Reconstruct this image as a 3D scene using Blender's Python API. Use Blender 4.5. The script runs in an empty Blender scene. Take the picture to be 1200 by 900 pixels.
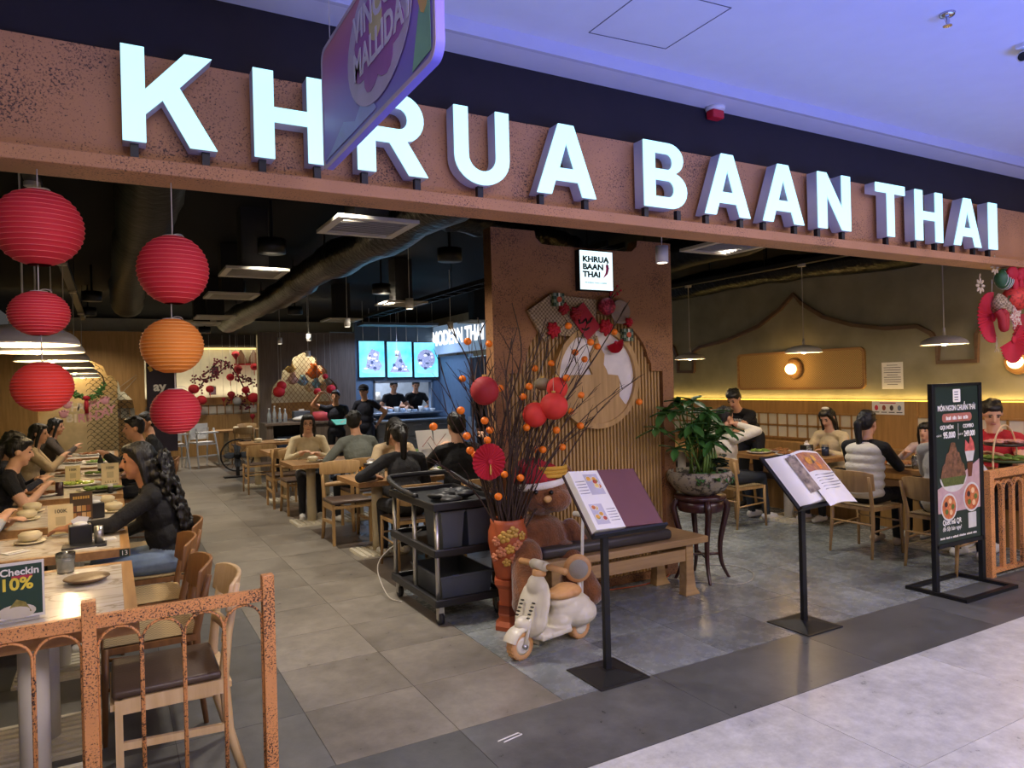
import bpy, math, random
from mathutils import Vector, Matrix, Euler
random.seed(11)
S = bpy.context.scene
COL = S.collection
PI = math.pi
R_ = math.radians

# ------------------------------------------------------------ camera (calibrated from the vanishing points)
FPX = 839.9
XC = Vector((0.87200, 0.02326, -0.48900)); YC = Vector((-0.48840, -0.01143, -0.87254))
XC.normalize(); YC = (YC - XC * YC.dot(XC)).normalized(); ZC = XC.cross(YC)
CAMH = 1.67
RW = Matrix((XC, YC, ZC))            # camera coordinates -> world
def ray(u, v): return RW @ Vector((u - 600, 450 - v, -FPX))
def gz(u, v, z=0.0):
    d = ray(u, v); return Vector((0, 0, CAMH)) + d * ((z - CAMH) / d.z)
def gy(u, v, y):
    d = ray(u, v); return Vector((0, 0, CAMH)) + d * (y / d.y)
def gx(u, v, x):
    d = ray(u, v); return Vector((0, 0, CAMH)) + d * (x / d.x)
cam = bpy.data.cameras.new('camera'); camo = bpy.data.objects.new('camera', cam); COL.objects.link(camo)
cam.sensor_fit = 'HORIZONTAL'; cam.sensor_width = 36; cam.lens = 36 * FPX / 1200; cam.clip_start = .05; cam.clip_end = 200
camo.matrix_world = Matrix.Translation((0, 0, CAMH)) @ RW.to_4x4()
S.camera = camo
S.view_settings.view_transform = 'Standard'; S.view_settings.look = 'None'
S.view_settings.gamma = 1; S.view_settings.use_curve_mapping = False
S.view_settings.exposure = 0.3

def lin(h):
    if isinstance(h, (tuple, list)): return tuple(h[:3]) + (1,)
    h = h.lstrip('#'); c = [int(h[i:i+2], 16) / 255 for i in (0, 2, 4)]
    return tuple(x / 12.92 if x <= .04045 else ((x + .055) / 1.055) ** 2.4 for x in c) + (1,)

w = bpy.data.worlds.new('world'); S.world = w; w.use_nodes = True
w.node_tree.nodes['Background'].inputs[0].default_value = (.75, .72, .7, 1)
w.node_tree.nodes['Background'].inputs[1].default_value = .06

def area(name, loc, size, power, col='#ffffff', rot=(0, 0, 0), sy=None, spread=180):
    l = bpy.data.lights.new(name, 'AREA'); l.energy = power; l.color = lin(col)[:3]; l.size = size
    if sy: l.shape = 'RECTANGLE'; l.size_y = sy
    l.spread = R_(spread)
    o = bpy.data.objects.new(name, l); COL.objects.link(o); o.location = loc; o.rotation_euler = rot; return o
def spot(name, loc, power, col, ang=90, blend=.6, tgt=None, r=.05):
    l = bpy.data.lights.new(name, 'SPOT'); l.energy = power; l.color = lin(col)[:3]; l.spot_size = R_(ang); l.spot_blend = blend
    l.shadow_soft_size = r
    o = bpy.data.objects.new(name, l); COL.objects.link(o); o.location = loc
    if tgt: o.rotation_euler = (Vector(tgt) - Vector(loc)).to_track_quat('-Z', 'Y').to_euler()
    return o
def point(name, loc, power, col, r=.04):
    l = bpy.data.lights.new(name, 'POINT'); l.energy = power; l.color = lin(col)[:3]; l.shadow_soft_size = r
    o = bpy.data.objects.new(name, l); COL.objects.link(o); o.location = loc; return o
# mall ceiling luminaires behind and above the viewer; blue lamp added low to tint the mall ceiling
area('mall_panel_light', (1.0, -0.9, 3.3), 3.2, 165, '#ffe9d0', sy=1.8)
area('mall_panel_light', (6.0, -0.4, 3.3), 3.2, 170, '#ffe9d0', sy=1.6)
area('added_blue_uplight', (3.4, -1.6, 0.4), 6.5, 190, '#1c62ff', rot=(R_(180 - 24), 0, 0), sy=1.0, spread=98)
# downlights added as base fill for the dining room (black ceiling)
DOWN = ((1.4, 4.8, 30), (1.4, 7.2, 24), (1.5, 10.2, 24), (3.2, 7.0, 20), (3.4, 9.8, 22), (2.9, 13.0, 26), (5.3, 5.0, 22), (5.2, 7.6, 16), (1.9, 17.6, 34), (-.2, 11.8, 18), (-.3, 14.0, 16))
for (x, y, p) in DOWN:
    area('added_downlight', (x, y, 2.98), .22, p * .88, '#fff2e2', spread=120)
area('kitchen_light', (5.2, 14.0, 2.9), 1.6, 42, '#b9cfff', sy=.5, spread=150)
area('kitchen_light', (5.3, 16.2, 2.7), 1.6, 60, '#dfe8ff', sy=.6)
area('kitchen_light', (7.3, 13.2, 2.6), 1.2, 40, '#cfe0ff', sy=1.2)

# ------------------------------------------------------------ materials
MATS = {}
def mat(name, col, rough=.6, metal=0, var=.12, vs=8, bump=0, bs=60, emit=0, ecol=None, alpha=1, spec=.5, sheen=0, trans=0, stretch=None, col2=None):
    """colour with soft noise variation (col2 = other end of the noise), optional bump"""
    if name in MATS: return MATS[name]
    m = bpy.data.materials.new(name); m.use_nodes = True; nt = m.node_tree; N = nt.nodes; L = nt.links
    b = N['Principled BSDF']; c = lin(col)
    b.inputs['Roughness'].default_value = rough; b.inputs['Metallic'].default_value = metal
    b.inputs['Specular IOR Level'].default_value = spec
    if sheen: b.inputs['Sheen Weight'].default_value = sheen
    if trans: b.inputs['Transmission Weight'].default_value = trans; b.inputs['IOR'].default_value = 1.45
    if alpha < 1: b.inputs['Alpha'].default_value = alpha
    if emit:
        b.inputs['Emission Color'].default_value = lin(ecol or col); b.inputs['Emission Strength'].default_value = emit
    b.inputs['Base Color'].default_value = c
    tc = N.new('ShaderNodeTexCoord'); mp = N.new('ShaderNodeMapping'); L.new(tc.outputs['Object'], mp.inputs[0])
    if stretch: mp.inputs['Scale'].default_value = stretch
    if var or col2:
        n = N.new('ShaderNodeTexNoise'); n.inputs['Scale'].default_value = vs; n.inputs['Detail'].default_value = 5
        L.new(mp.outputs[0], n.inputs['Vector'])
        r = N.new('ShaderNodeValToRGB'); L.new(n.outputs['Fac'], r.inputs[0])
        c2 = lin(col2) if col2 else tuple(min(1, x * (1 + var)) for x in c[:3]) + (1,)
        c1 = c if col2 else tuple(x * (1 - var) for x in c[:3]) + (1,)
        r.color_ramp.elements[0].position = .3; r.color_ramp.elements[1].position = .7
        r.color_ramp.elements[0].color = c1; r.color_ramp.elements[1].color = c2
        L.new(r.outputs[0], b.inputs['Base Color'])
    if bump:
        n2 = N.new('ShaderNodeTexNoise'); n2.inputs['Scale'].default_value = bs; n2.inputs['Detail'].default_value = 3
        L.new(mp.outputs[0], n2.inputs['Vector'])
        bp = N.new('ShaderNodeBump'); bp.inputs['Strength'].default_value = bump; bp.inputs['Distance'].default_value = .02
        L.new(n2.outputs['Fac'], bp.inputs['Height']); L.new(bp.outputs[0], b.inputs['Normal'])
    MATS[name] = m; return m
def nodes_of(m): return m.node_tree.nodes, m.node_tree.links, m.node_tree.nodes['Principled BSDF']
def wood(name, c1, c2, axis=2, rough=.45, sc=9):
    st = [sc, sc, sc]; st[axis] = sc * .08
    return mat(name, c1, rough, var=0, col2=c2, vs=3, stretch=st, bump=.06, bs=6)
def speckle(name, base, dark, scale=70, thr=.56, rough=.55, metal=.15):
    m = mat(name, base, rough, metal, var=.1, vs=3); N, L, b = nodes_of(m)
    tc = [n for n in N if n.type == 'TEX_COORD'][0]
    n = N.new('ShaderNodeTexNoise'); n.inputs['Scale'].default_value = scale; n.inputs['Detail'].default_value = 4; n.inputs['Roughness'].default_value = .7
    L.new(tc.outputs['Object'], n.inputs['Vector'])
    n3 = N.new('ShaderNodeTexNoise'); n3.inputs['Scale'].default_value = 3.5; L.new(tc.outputs['Object'], n3.inputs['Vector'])
    ad = N.new('ShaderNodeMath'); ad.operation = 'MULTIPLY_ADD'; ad.inputs[1].default_value = .35; L.new(n3.outputs['Fac'], ad.inputs[0]); L.new(n.outputs['Fac'], ad.inputs[2])
    r = N.new('ShaderNodeValToRGB'); r.color_ramp.elements[0].position = thr + .15; r.color_ramp.elements[1].position = thr + .24
    r.color_ramp.elements[0].color = (0, 0, 0, 1); r.color_ramp.elements[1].color = (1, 1, 1, 1)
    L.new(ad.outputs[0], r.inputs[0])
    mx = N.new('ShaderNodeMix'); mx.data_type = 'RGBA'; old = b.inputs['Base Color'].links[0].from_socket
    L.new(r.outputs[0], mx.inputs[0]); L.new(old, mx.inputs[6]); mx.inputs[7].default_value = lin(dark)
    L.new(mx.outputs[2], b.inputs['Base Color']); return m
def tilemat(name, c1, c2, rough=.35, varobj=.16):
    m = mat(name, c1, rough, var=0, col2=c2, vs=1.6, bump=.02, bs=90); N, L, b = nodes_of(m)
    tc = [n for n in N if n.type == 'TEX_COORD'][0]; mp = [n for n in N if n.type == 'MAPPING'][0]
    oi = N.new('ShaderNodeObjectInfo'); cx = N.new('ShaderNodeVectorMath'); cx.operation = 'SCALE'
    L.new(oi.outputs['Random'], cx.inputs['Scale']); cx.inputs[0].default_value = (37, 53, 11)
    L.new(cx.outputs[0], mp.inputs['Location'])
    n2 = N.new('ShaderNodeTexNoise'); n2.inputs['Scale'].default_value = 9; n2.inputs['Detail'].default_value = 8; n2.inputs['Roughness'].default_value = .75
    L.new(mp.outputs[0], n2.inputs['Vector'])
    mr = N.new('ShaderNodeMapRange'); mr.inputs[3].default_value = .74; mr.inputs[4].default_value = 1.26; L.new(n2.outputs['Fac'], mr.inputs[0])
    mr.inputs[1].default_value = .3; mr.inputs[2].default_value = .7
    mr2 = N.new('ShaderNodeMapRange'); mr2.inputs[3].default_value = 1 - varobj; mr2.inputs[4].default_value = 1 + varobj; L.new(oi.outputs['Random'], mr2.inputs[0])
    mu = N.new('ShaderNodeMath'); mu.operation = 'MULTIPLY'; L.new(mr.outputs[0], mu.inputs[0]); L.new(mr2.outputs[0], mu.inputs[1])
    vm = N.new('ShaderNodeVectorMath'); vm.operation = 'SCALE'; old = b.inputs['Base Color'].links[0].from_socket
    L.new(old, vm.inputs[0]); L.new(mu.outputs[0], vm.inputs['Scale']); L.new(vm.outputs[0], b.inputs['Base Color'])
    rr = N.new('ShaderNodeMapRange'); rr.inputs[3].default_value = rough - .1; rr.inputs[4].default_value = rough + .12; L.new(n2.outputs['Fac'], rr.inputs[0]); L.new(rr.outputs[0], b.inputs['Roughness'])
    return m
def weave(name, c1, c2, sc=90, rough=.7, diag=False):
    m = mat(name, c1, rough, var=0); N, L, b = nodes_of(m)
    mp = [n for n in N if n.type == 'MAPPING'][0]
    if diag: mp.inputs['Rotation'].default_value = (R_(45), R_(45), R_(45))
    ck = N.new('ShaderNodeTexChecker'); ck.inputs['Scale'].default_value = sc; L.new(mp.outputs[0], ck.inputs['Vector'])
    ck.inputs['Color1'].default_value = lin(c1); ck.inputs['Color2'].default_value = lin(c2)
    L.new(ck.outputs['Color'], b.inputs['Base Color'])
    bp = N.new('ShaderNodeBump'); bp.inputs['Strength'].default_value = .4; bp.inputs['Distance'].default_value = .004
    L.new(ck.outputs['Fac'], bp.inputs['Height']); L.new(bp.outputs[0], b.inputs['Normal']); return m
def marble(name):
    m = mat(name, '#d8d0c2', .18, var=0); N, L, b = nodes_of(m)
    mp = [n for n in N if n.type == 'MAPPING'][0]; mp.inputs['Rotation'].default_value = (0, 0, .6); mp.inputs['Scale'].default_value = (1.4, 4.5, 1)
    n = N.new('ShaderNodeTexNoise'); n.inputs['Scale'].default_value = 1.8; n.inputs['Detail'].default_value = 8; n.inputs['Distortion'].default_value = 1.2
    L.new(mp.outputs[0], n.inputs['Vector']); r = N.new('ShaderNodeValToRGB'); L.new(n.outputs['Fac'], r.inputs[0])
    e = r.color_ramp.elements; e[0].position = .4; e[0].color = lin('#d6cdbd'); e[1].position = .62; e[1].color = lin('#d9d2c6')
    k = e.new(.5); k.color = lin('#a99c88'); k2 = e.new(.47); k2.color = lin('#d0c6b5'); k3 = e.new(.53); k3.color = lin('#d4cbbb')
    L.new(r.outputs[0], b.inputs['Base Color']); return m

M_copper = speckle('copper_render', '#b98558', '#4a352b', 120, .585, .6)
M_copper2 = speckle('copper_panel', '#9e7049', '#4a3024', 110, .58, .65, .05)
M_fence = speckle('hammered_copper', '#d6955c', '#2e2326', 130, .55, .5, .1)
M_dark = mat('dark_soffit', '#1d171b', .8, var=.15)
M_black = mat('black_ceiling', '#06070a', .75, var=.2, spec=.15)
M_foil = mat('black_foil', '#090a0f', .3, .2, var=.4, vs=6, bump=.9, bs=14, spec=.35)
M_duct = mat('black_duct', '#090a0e', .5, .1, var=.3, bump=.5, bs=10, spec=.15)
M_mallceil = mat('mall_ceiling_paint', '#d2d3da', .6, var=.02)
M_mallstep = mat('mall_step_paint', '#c9c9d2', .25, var=.02)
M_oak = wood('light_oak', '#98764c', '#b5925f', 2)
M_oakx = wood('light_oak_x', '#8c6338', '#ab8250', 0)
M_oaky = wood('light_oak_y', '#8c6338', '#ab8250', 1)
M_pale = wood('pale_ash', '#c9a878', '#dcc094', 2)
M_slat = wood('slat_oak', '#a5834f', '#c6a068', 2)
M_brownwood = wood('brown_wood', '#6d4a2b', '#8a6038', 2)
M_greywood = wood('grey_wood', '#5b4f45', '#73665a', 2)
M_benchwood = wood('bench_wood', '#9a7a52', '#b99768', 0)
M_mahog = wood('dark_mahogany', '#2a1416', '#41211f', 2, .3)
M_wains = wood('wainscot_oak', '#9a7440', '#b48a52', 2)
M_cord = weave('paper_cord', '#a08a64', '#7c6a4a', 60)
M_rattan = weave('cane_webbing', '#c7a56a', '#8d6d3d', 75)
M_leather = mat('dark_leather', '#4a3a30', .38, var=.15, bump=.08, bs=120)
M_cushion = mat('charcoal_cushion', '#3c3734', .42, var=.12, bump=.05, bs=90)
M_marble = marble('beige_marble')
M_whitemetal = mat('white_powdercoat', '#d5d0c4', .45, var=.04)
M_creammetal = mat('cream_powdercoat', '#cbbd9c', .45, var=.05)
M_plaster = mat('olive_plaster', '#7f7b66', .75, var=0, col2='#96917a', vs=3, bump=.08, bs=12)
M_green = mat('sage_wall', '#8f9a72', .8, var=.06)
M_cream = mat('cream_wall', '#cfc7ae', .8, var=.06)
M_blackmetal = mat('black_metal', '#17181c', .45, .2, var=.1)
M_blackplastic = mat('black_plastic', '#1a1b1f', .42, var=.12)
M_greybin = mat('grey_bin_plastic', '#4d545f', .5, var=.06)
M_alu = mat('brushed_aluminium', '#b9b7b3', .3, .9, var=.05)
M_white = mat('white_paint', '#dedcd6', .5, var=.03)
M_paper = mat('white_paper', '#e6e4de', .6, var=.03)
M_ivory = mat('ivory_ceramic', '#cdbf9c', .3, var=.06)
M_plate = mat('white_ceramic', '#d9d5cb', .25, var=.03)
M_glass = mat('clear_glass', '#ffffff', .03, var=0, trans=1)
M_red = mat('red_lantern_paper', '#c4202c', .75, var=.1, vs=5, bump=.05)
M_redhot = mat('red_fabric', '#b3152c', .7, var=.15, bump=.1, bs=40)
M_orange = mat('orange_lantern_paper', '#e08427', .75, var=.1, vs=5)
M_fruit = mat('orange_fruit', '#f07a14', .45, var=.12, vs=20, bump=.05, bs=150)
M_branch = mat('dry_branch', '#3b2a22', .85, var=.3, vs=30)
M_terra = mat('terracotta', '#a5502c', .5, var=.12, vs=10)
M_gold = mat('relief_gold', '#c9a04e', .45, .3, var=.12)
M_rose = mat('relief_rose', '#c07a58', .55, var=.1)
M_plush = mat('brown_plush', '#74441f', .95, var=.3, vs=22, bump=.5, bs=70, sheen=.5)
M_tanplastic = wood('tan_wood_plastic', '#c9935e', '#dcae7c', 0, .4, 6)
M_scoot = mat('cream_plastic', '#d6d0bf', .35, var=.03)
M_greydisc = mat('grey_mesh_disc', '#a6a39b', .6, var=.1, bump=.3, bs=200)
M_leaf = mat('glossy_leaf', '#2f5a2a', .35, var=0, col2='#4e7d3a', vs=12)
M_leafdk = mat('dark_leaf', '#1d2f22', .4, var=.2)
M_string = mat('pale_string', '#b8b2a6', .7, var=.05)
M_print_w = mat('white_print', '#ece9e2', .6, var=.0)
M_print_k = mat('black_print', '#1a1a1c', .6, var=.0)
M_yellow = mat('yellow_fabric', '#d2a23a', .8, var=.15, bump=.4, bs=90)

# ------------------------------------------------------------ mesh builder
class MB:
    def __init__(s): s.v = []; s.f = []; s.mi = []
    def add(s, vs, fs, M=None, mi=0):
        o = len(s.v)
        s.v += [tuple(M @ Vector(p)) if M is not None else tuple(p) for p in vs]
        s.f += [tuple(i + o for i in f) for f in fs]; s.mi += [mi] * len(fs); return s
    def box(s, c, d, rot=None, M=None, mi=0):
        x, y, z = d[0] / 2, d[1] / 2, d[2] / 2
        vs = [Vector((a * x, b * y, e * z)) for a in (-1, 1) for b in (-1, 1) for e in (-1, 1)]
        if rot is not None: r = Euler(rot).to_matrix(); vs = [r @ p for p in vs]
        vs = [p + Vector(c) for p in vs]
        return s.add(vs, [(0, 1, 3, 2), (4, 6, 7, 5), (0, 4, 5, 1), (2, 3, 7, 6), (0, 2, 6, 4), (1, 5, 7, 3)], M, mi)
    def bb(s, x0, x1, y0, y1, z0, z1, mi=0): return s.box(((x0 + x1) / 2, (y0 + y1) / 2, (z0 + z1) / 2), (x1 - x0, y1 - y0, z1 - z0), mi=mi)
    def bar(s, p0, p1, wx, wy=None, M=None):
        p0, p1 = Vector(p0), Vector(p1); d = p1 - p0; wy = wy or wx
        q = d.to_track_quat('Z', 'Y').to_matrix().to_4x4()
        T = Matrix.Translation((p0 + p1) / 2) @ q
        return s.box((0, 0, 0), (wx, wy, d.length), M=(M @ T if M is not None else T))
    def cyl(s, p0, p1, r0, r1=None, n=14, M=None, cap=True):
        p0, p1 = Vector(p0), Vector(p1); r1 = r0 if r1 is None else r1
        q = (p1 - p0).to_track_quat('Z', 'Y').to_matrix()
        vs = []
        for (p, r) in ((p0, r0), (p1, r1)):
            for i in range(n): a = 2 * PI * i / n; vs.append(p + q @ Vector((r * math.cos(a), r * math.sin(a), 0)))
        fs = [(i, (i + 1) % n, n + (i + 1) % n, n + i) for i in range(n)]
        if cap: fs += [tuple(range(n - 1, -1, -1)), tuple(range(n, 2 * n))]
        return s.add(vs, fs, M)
    def tube(s, path, r, n=8, closed=False, M=None, flat=None):
        P = [Vector(p) for p in path]; k = len(P); vs = []; fs = []
        up = None
        for i, p in enumerate(P):
            if closed: t = P[(i + 1) % k] - P[i - 1]
            else: t = P[min(i + 1, k - 1)] - P[max(i - 1, 0)]
            t = t.normalized() if t.length > 1e-9 else Vector((0, 0, 1))
            if up is None:
                up = Vector((0, 0, 1)) if abs(t.z) < .9 else Vector((0, 1, 0))
            a = t.cross(up)
            if a.length < 1e-4: a = t.cross(Vector((1, 0, 0)))
            a.normalize(); b = a.cross(t).normalized(); up = b
            rr = r[i] if isinstance(r, (list, tuple)) else r
            for j in range(n):
                an = 2 * PI * (j + .5) / n
                vs.append(p + a * math.cos(an) * rr * (flat[0] if flat else 1) + b * math.sin(an) * rr * (flat[1] if flat else 1))
        m = k if closed else k - 1
        for i in range(m):
            for j in range(n):
                fs.append((i * n + j, i * n + (j + 1) % n, ((i + 1) % k) * n + (j + 1) % n, ((i + 1) % k) * n + j))
        if not closed: fs += [tuple(range(n - 1, -1, -1)), tuple((k - 1) * n + j for j in range(n))]
        return s.add(vs, fs, M)
    def lathe(s, prof, n=24, c=(0, 0, 0), M=None, a0=0, a1=2 * PI):
        vs = []; fs = []; full = abs(a1 - a0 - 2 * PI) < 1e-6; m = n if full else n + 1
        for (r, z) in prof:
            for i in range(m):
                a = a0 + (a1 - a0) * i / n; vs.append((c[0] + r * math.cos(a), c[1] + r * math.sin(a), c[2] + z))
        for k in range(len(prof) - 1):
            for i in range(n):
                j = (i + 1) % m; fs.append((k * m + i, k * m + j, (k + 1) * m + j, (k + 1) * m + i))
        return s.add(vs, fs, M)
    def ell(s, c, r, R=None, nu=14, nv=9, M=None):
        if isinstance(r, (int, float)): r = (r, r, r)
        vs = [Vector((0, 0, -r[2]))]
        for i in range(1, nv):
            t = PI * i / nv
            for j in range(nu):
                a = 2 * PI * j / nu; vs.append(Vector((r[0] * math.sin(t) * math.cos(a), r[1] * math.sin(t) * math.sin(a), -r[2] * math.cos(t))))
        vs.append(Vector((0, 0, r[2]))); fs = []
        for j in range(nu):
            fs.append((0, 1 + (j + 1) % nu, 1 + j))
            for i in range(nv - 2):
                a = 1 + i * nu; fs.append((a + j, a + (j + 1) % nu, a + nu + (j + 1) % nu, a + nu + j))
            a = 1 + (nv - 2) * nu; fs.append((a + j, a + (j + 1) % nu, len(vs) - 1))
        if R is not None: vs = [R @ p for p in vs]
        vs = [p + Vector(c) for p in vs]; return s.add(vs, fs, M)
    def cap(s, p0, p1, r0, r1=None, n=10):
        r1 = r0 if r1 is None else r1
        s.cyl(p0, p1, r0, r1, n); s.ell(p0, r0, nu=n, nv=6); s.ell(p1, r1, nu=n, nv=6); return s
    def prism(s, poly, z0, z1, M=None):
        n = len(poly); vs = [(x, y, z0) for x, y in poly] + [(x, y, z1) for x, y in poly]
        fs = [tuple(range(n - 1, -1, -1)), tuple(range(n, 2 * n))] + [(i, (i + 1) % n, n + (i + 1) % n, n + i) for i in range(n)]
        return s.add(vs, fs, M)
    def mesh(s, name):
        me = bpy.data.meshes.new(name); me.from_pydata(s.v, [], s.f); me.update(); return me

def pmat(o):     # matrix of an Empty or mesh set by location + z rotation, through its parents
    m = Matrix.Translation(o.location) @ o.rotation_euler.to_matrix().to_4x4()
    return pmat(o.parent) @ m if o.parent else m
def link(name, me, m, parent=None, smooth=False, bevel=0, seg=2):
    o = bpy.data.objects.new(name, me); COL.objects.link(o)
    if m is not None and not me.materials:
        for x in (m if isinstance(m, (list, tuple)) else [m]): me.materials.append(x)
    if parent is not None: o.parent = parent
    if smooth: me.polygons.foreach_set('use_smooth', [True] * len(me.polygons))
    if bevel:
        b = o.modifiers.new('bevel', 'BEVEL'); b.width = bevel; b.segments = seg; b.limit_method = 'ANGLE'; b.angle_limit = R_(40)
    return o
def B(name, mb, m, parent=None, smooth=False, bevel=0, world=False, seg=2):
    if world and parent is not None:
        I = pmat(parent).inverted(); mb.v = [tuple(I @ Vector(p)) for p in mb.v]
    me = mb.mesh(name)
    o = link(name, me, m, parent, smooth, bevel, seg)
    if len(set(mb.mi)) > 1: me.polygons.foreach_set('material_index', mb.mi)
    return o
def tag(o, label, cat, group=None):
    o['label'] = label; o['category'] = cat
    if group: o['group'] = group
    return o
def struct(o): o['kind'] = 'structure'; return o
def thing(name, label, cat, loc=(0, 0, 0), rz=0, group=None):
    o = bpy.data.objects.new(name, None); COL.objects.link(o); o.empty_display_size = .1
    o.location = loc; o.rotation_euler = (0, 0, rz); return tag(o, label, cat, group)
KIDS = {}
def copy_tree(o, parent=None):
    c = o.copy(); COL.objects.link(c); c.parent = parent
    for ch in o.children: copy_tree(ch, c)
    return c
def dup(o, loc, rz=0, label=None, group=None):
    c = copy_tree(o); c.location = loc; c.rotation_euler = (0, 0, rz)
    if label: c['label'] = label
    if group: c['group'] = group
    return c
def curve_mesh(splines, ext, name='outline', bevel=0):
    cu = bpy.data.curves.new(name, 'CURVE'); cu.dimensions = '2D'; cu.fill_mode = 'BOTH'; cu.extrude = ext; cu.bevel_depth = bevel
    for pts in splines:
        sp = cu.splines.new('POLY'); sp.points.add(len(pts) - 1); sp.use_cyclic_u = True
        for p, q in zip(sp.points, pts): p.co = (q[0], q[1], 0, 1)
    o = bpy.data.objects.new(name, cu); me = bpy.data.meshes.new_from_object(o)
    bpy.data.objects.remove(o); bpy.data.curves.remove(cu); me.name = name; return me
def basis(origin, xa, ya):
    xa = Vector(xa).normalized(); ya = Vector(ya); za = xa.cross(ya).normalized(); ya = za.cross(xa)
    m = Matrix((xa, ya, za)).transposed().to_4x4(); return Matrix.Translation(origin) @ m
def outline(name, splines, ext, M, m, parent=None, world=False, bevel=0):
    me = curve_mesh(splines, ext, name)
    if world and parent is not None: M = pmat(parent).inverted() @ M
    me.transform(M); return link(name, me, m, parent, False, bevel)
def txt(s, size, M, m, parent, name='lettering', align='CENTER', ext=.0006, bold=0, sx=1, world=False):
    cu = bpy.data.curves.new(name, 'FONT'); cu.body = s; cu.size = size; cu.align_x = align; cu.align_y = 'CENTER'; cu.extrude = ext; cu.offset = bold
    cu.resolution_u = 3
    o = bpy.data.objects.new(name, cu); me = bpy.data.meshes.new_from_object(o); bpy.data.objects.remove(o); bpy.data.curves.remove(cu)
    me.transform(Matrix.Diagonal((sx, 1, 1, 1)))
    if world and parent is not None: M = pmat(parent).inverted() @ M
    me.transform(M); me.name = name; return link(name, me, m, parent)
def remesh(mb, vox, smooth=3, name='body'):
    me = mb.mesh(name); o = bpy.data.objects.new(name, me); COL.objects.link(o)
    r = o.modifiers.new('r', 'REMESH'); r.mode = 'VOXEL'; r.voxel_size = vox
    if smooth: k = o.modifiers.new('s', 'SMOOTH'); k.iterations = smooth; k.factor = .5
    dg = bpy.context.evaluated_depsgraph_get(); dg.update()
    out = bpy.data.meshes.new_from_object(o.evaluated_get(dg)); bpy.data.objects.remove(o); bpy.data.meshes.remove(me)
    out.name = name; out.materials.clear(); return out
def arc(cx, cy, r, a0, a1, n=12, ry=None):
    ry = ry or r
    return [(cx + r * math.cos(R_(a0 + (a1 - a0) * i / n)), cy + ry * math.sin(R_(a0 + (a1 - a0) * i / n))) for i in range(n + 1)]
def spl(pts, n=6):      # catmull-rom through points
    P = [Vector(p) for p in pts]; out = []
    for i in range(len(P) - 1):
        a, b, c, d = P[max(i - 1, 0)], P[i], P[i + 1], P[min(i + 2, len(P) - 1)]
        for k in range(n):
            t = k / n; out.append(.5 * ((2 * b) + (c - a) * t + (2 * a - 5 * b + 4 * c - d) * t * t + (3 * b - 3 * c + d - a) * t ** 3))
    out.append(P[-1]); return out
# ============================================================ SETTING
# ---- floor: grout slab + single tiles
M_grout = mat('grout', '#4a4845', .9, var=.1)
T_dark = tilemat('dark_grey_tile', '#50504e', '#666664', .34)
T_grey = tilemat('grey_tile', '#63686a', '#939a9a', .26, .08)
T_beige = tilemat('beige_tile', '#6f6a61', '#8a847a', .3, .06)
T_brown = tilemat('brown_tile', '#453c35', '#574d44', .3, .06)
T_strip = tilemat('charcoal_strip_tile', '#494b4a', '#606261', .3, .05)
T_mall = tilemat('mall_tile', '#adaeab', '#c1c2be', .3, .03)
floor = struct(B('floor', MB().bb(-4, 11, -3, 21, -.2, -.003), M_grout))
TS = .6
TM = {}
def tile(x0, y0, sx, sy, m):
    k = (round(sx, 3), round(sy, 3), m.name)
    if k not in TM: TM[k] = MB().bb(0, sx - .003, 0, sy - .003, -.02, 0).mesh('tile'); TM[k].materials.append(m)
    o = bpy.data.objects.new('tile', TM[k]); COL.objects.link(o); o.parent = floor; o.location = (x0, y0, 0)
Y0 = 3.165; X0 = .835
for j in range(0, 15):
    y = Y0 + j * TS
    for i in range(-5, 13):
        x = X0 + i * TS
        if x < -1.7 or x > 7.9 or (y > 8 and x > 4.3): continue
        if i in (0, 1): m = T_beige
        elif i < 0: m = T_dark
        elif y < 5.5 or x > 4.3: m = T_grey
        elif i == 2: m = T_brown if j % 3 else T_beige
        else: m = T_dark
        tile(x, y, TS, TS, m)
far = MB()
for j in range(15, 29):
    for i in range(-5, 13):
        far.bb(X0 + i * TS, X0 + i * TS + .597, Y0 + j * TS, Y0 + j * TS + .597, -.02, 0, mi=(0 if i in (0, 1) else (2 if i == 2 and j % 3 else 1)))
o = B('far_tiles', far, [T_beige, T_dark, T_brown], floor); o['kind'] = 'stuff'
for i in range(-2, 7): tile(X0 + .6 + (i - 1) * 1.2, Y0 - .6, 1.2, .6, T_strip)
for j in range(6):
    for i in range(-1, 8): tile(.54 + i * 1.2, 2.562 - (j + 1) * .74, 1.2, .74, T_mall)
# interior ceiling, mall ceiling
ceil = struct(B('ceiling', MB().bb(-2, 9, 3.16, 21, 3.5, 3.6), M_black))
mc = struct(B('ceiling_mall', MB().bb(-4, 11, -3.2, 2.96, 3.34, 3.42), M_mallceil))
B('step_face', MB().bb(-4, 11, 2.94, 2.965, 3.272, 3.34), M_mallstep, mc)
B('soffit', MB().bb(-4, 11, 2.965, 3.2, 3.272, 3.4), M_mallceil, mc)
ag = MB()
pa = [gz(u, v, 3.34) for u, v in ((690, 38), (780, 57), (857, 9))]
q = pa[0] + (pa[2] - pa[1]); pa = pa + [q]
for a, b_ in zip(pa, pa[1:] + pa[:1]): ag.bar(a, b_, .004, .004)
B('access_panel_joint', ag, mat('joint_shadow', '#55565f', .8), mc)
struct(B('wall_mall', MB().bb(-4, 11, -3.3, -3.2, 0, 3.4), mat('mall_wall', '#b9b4ab', .8)))
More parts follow.
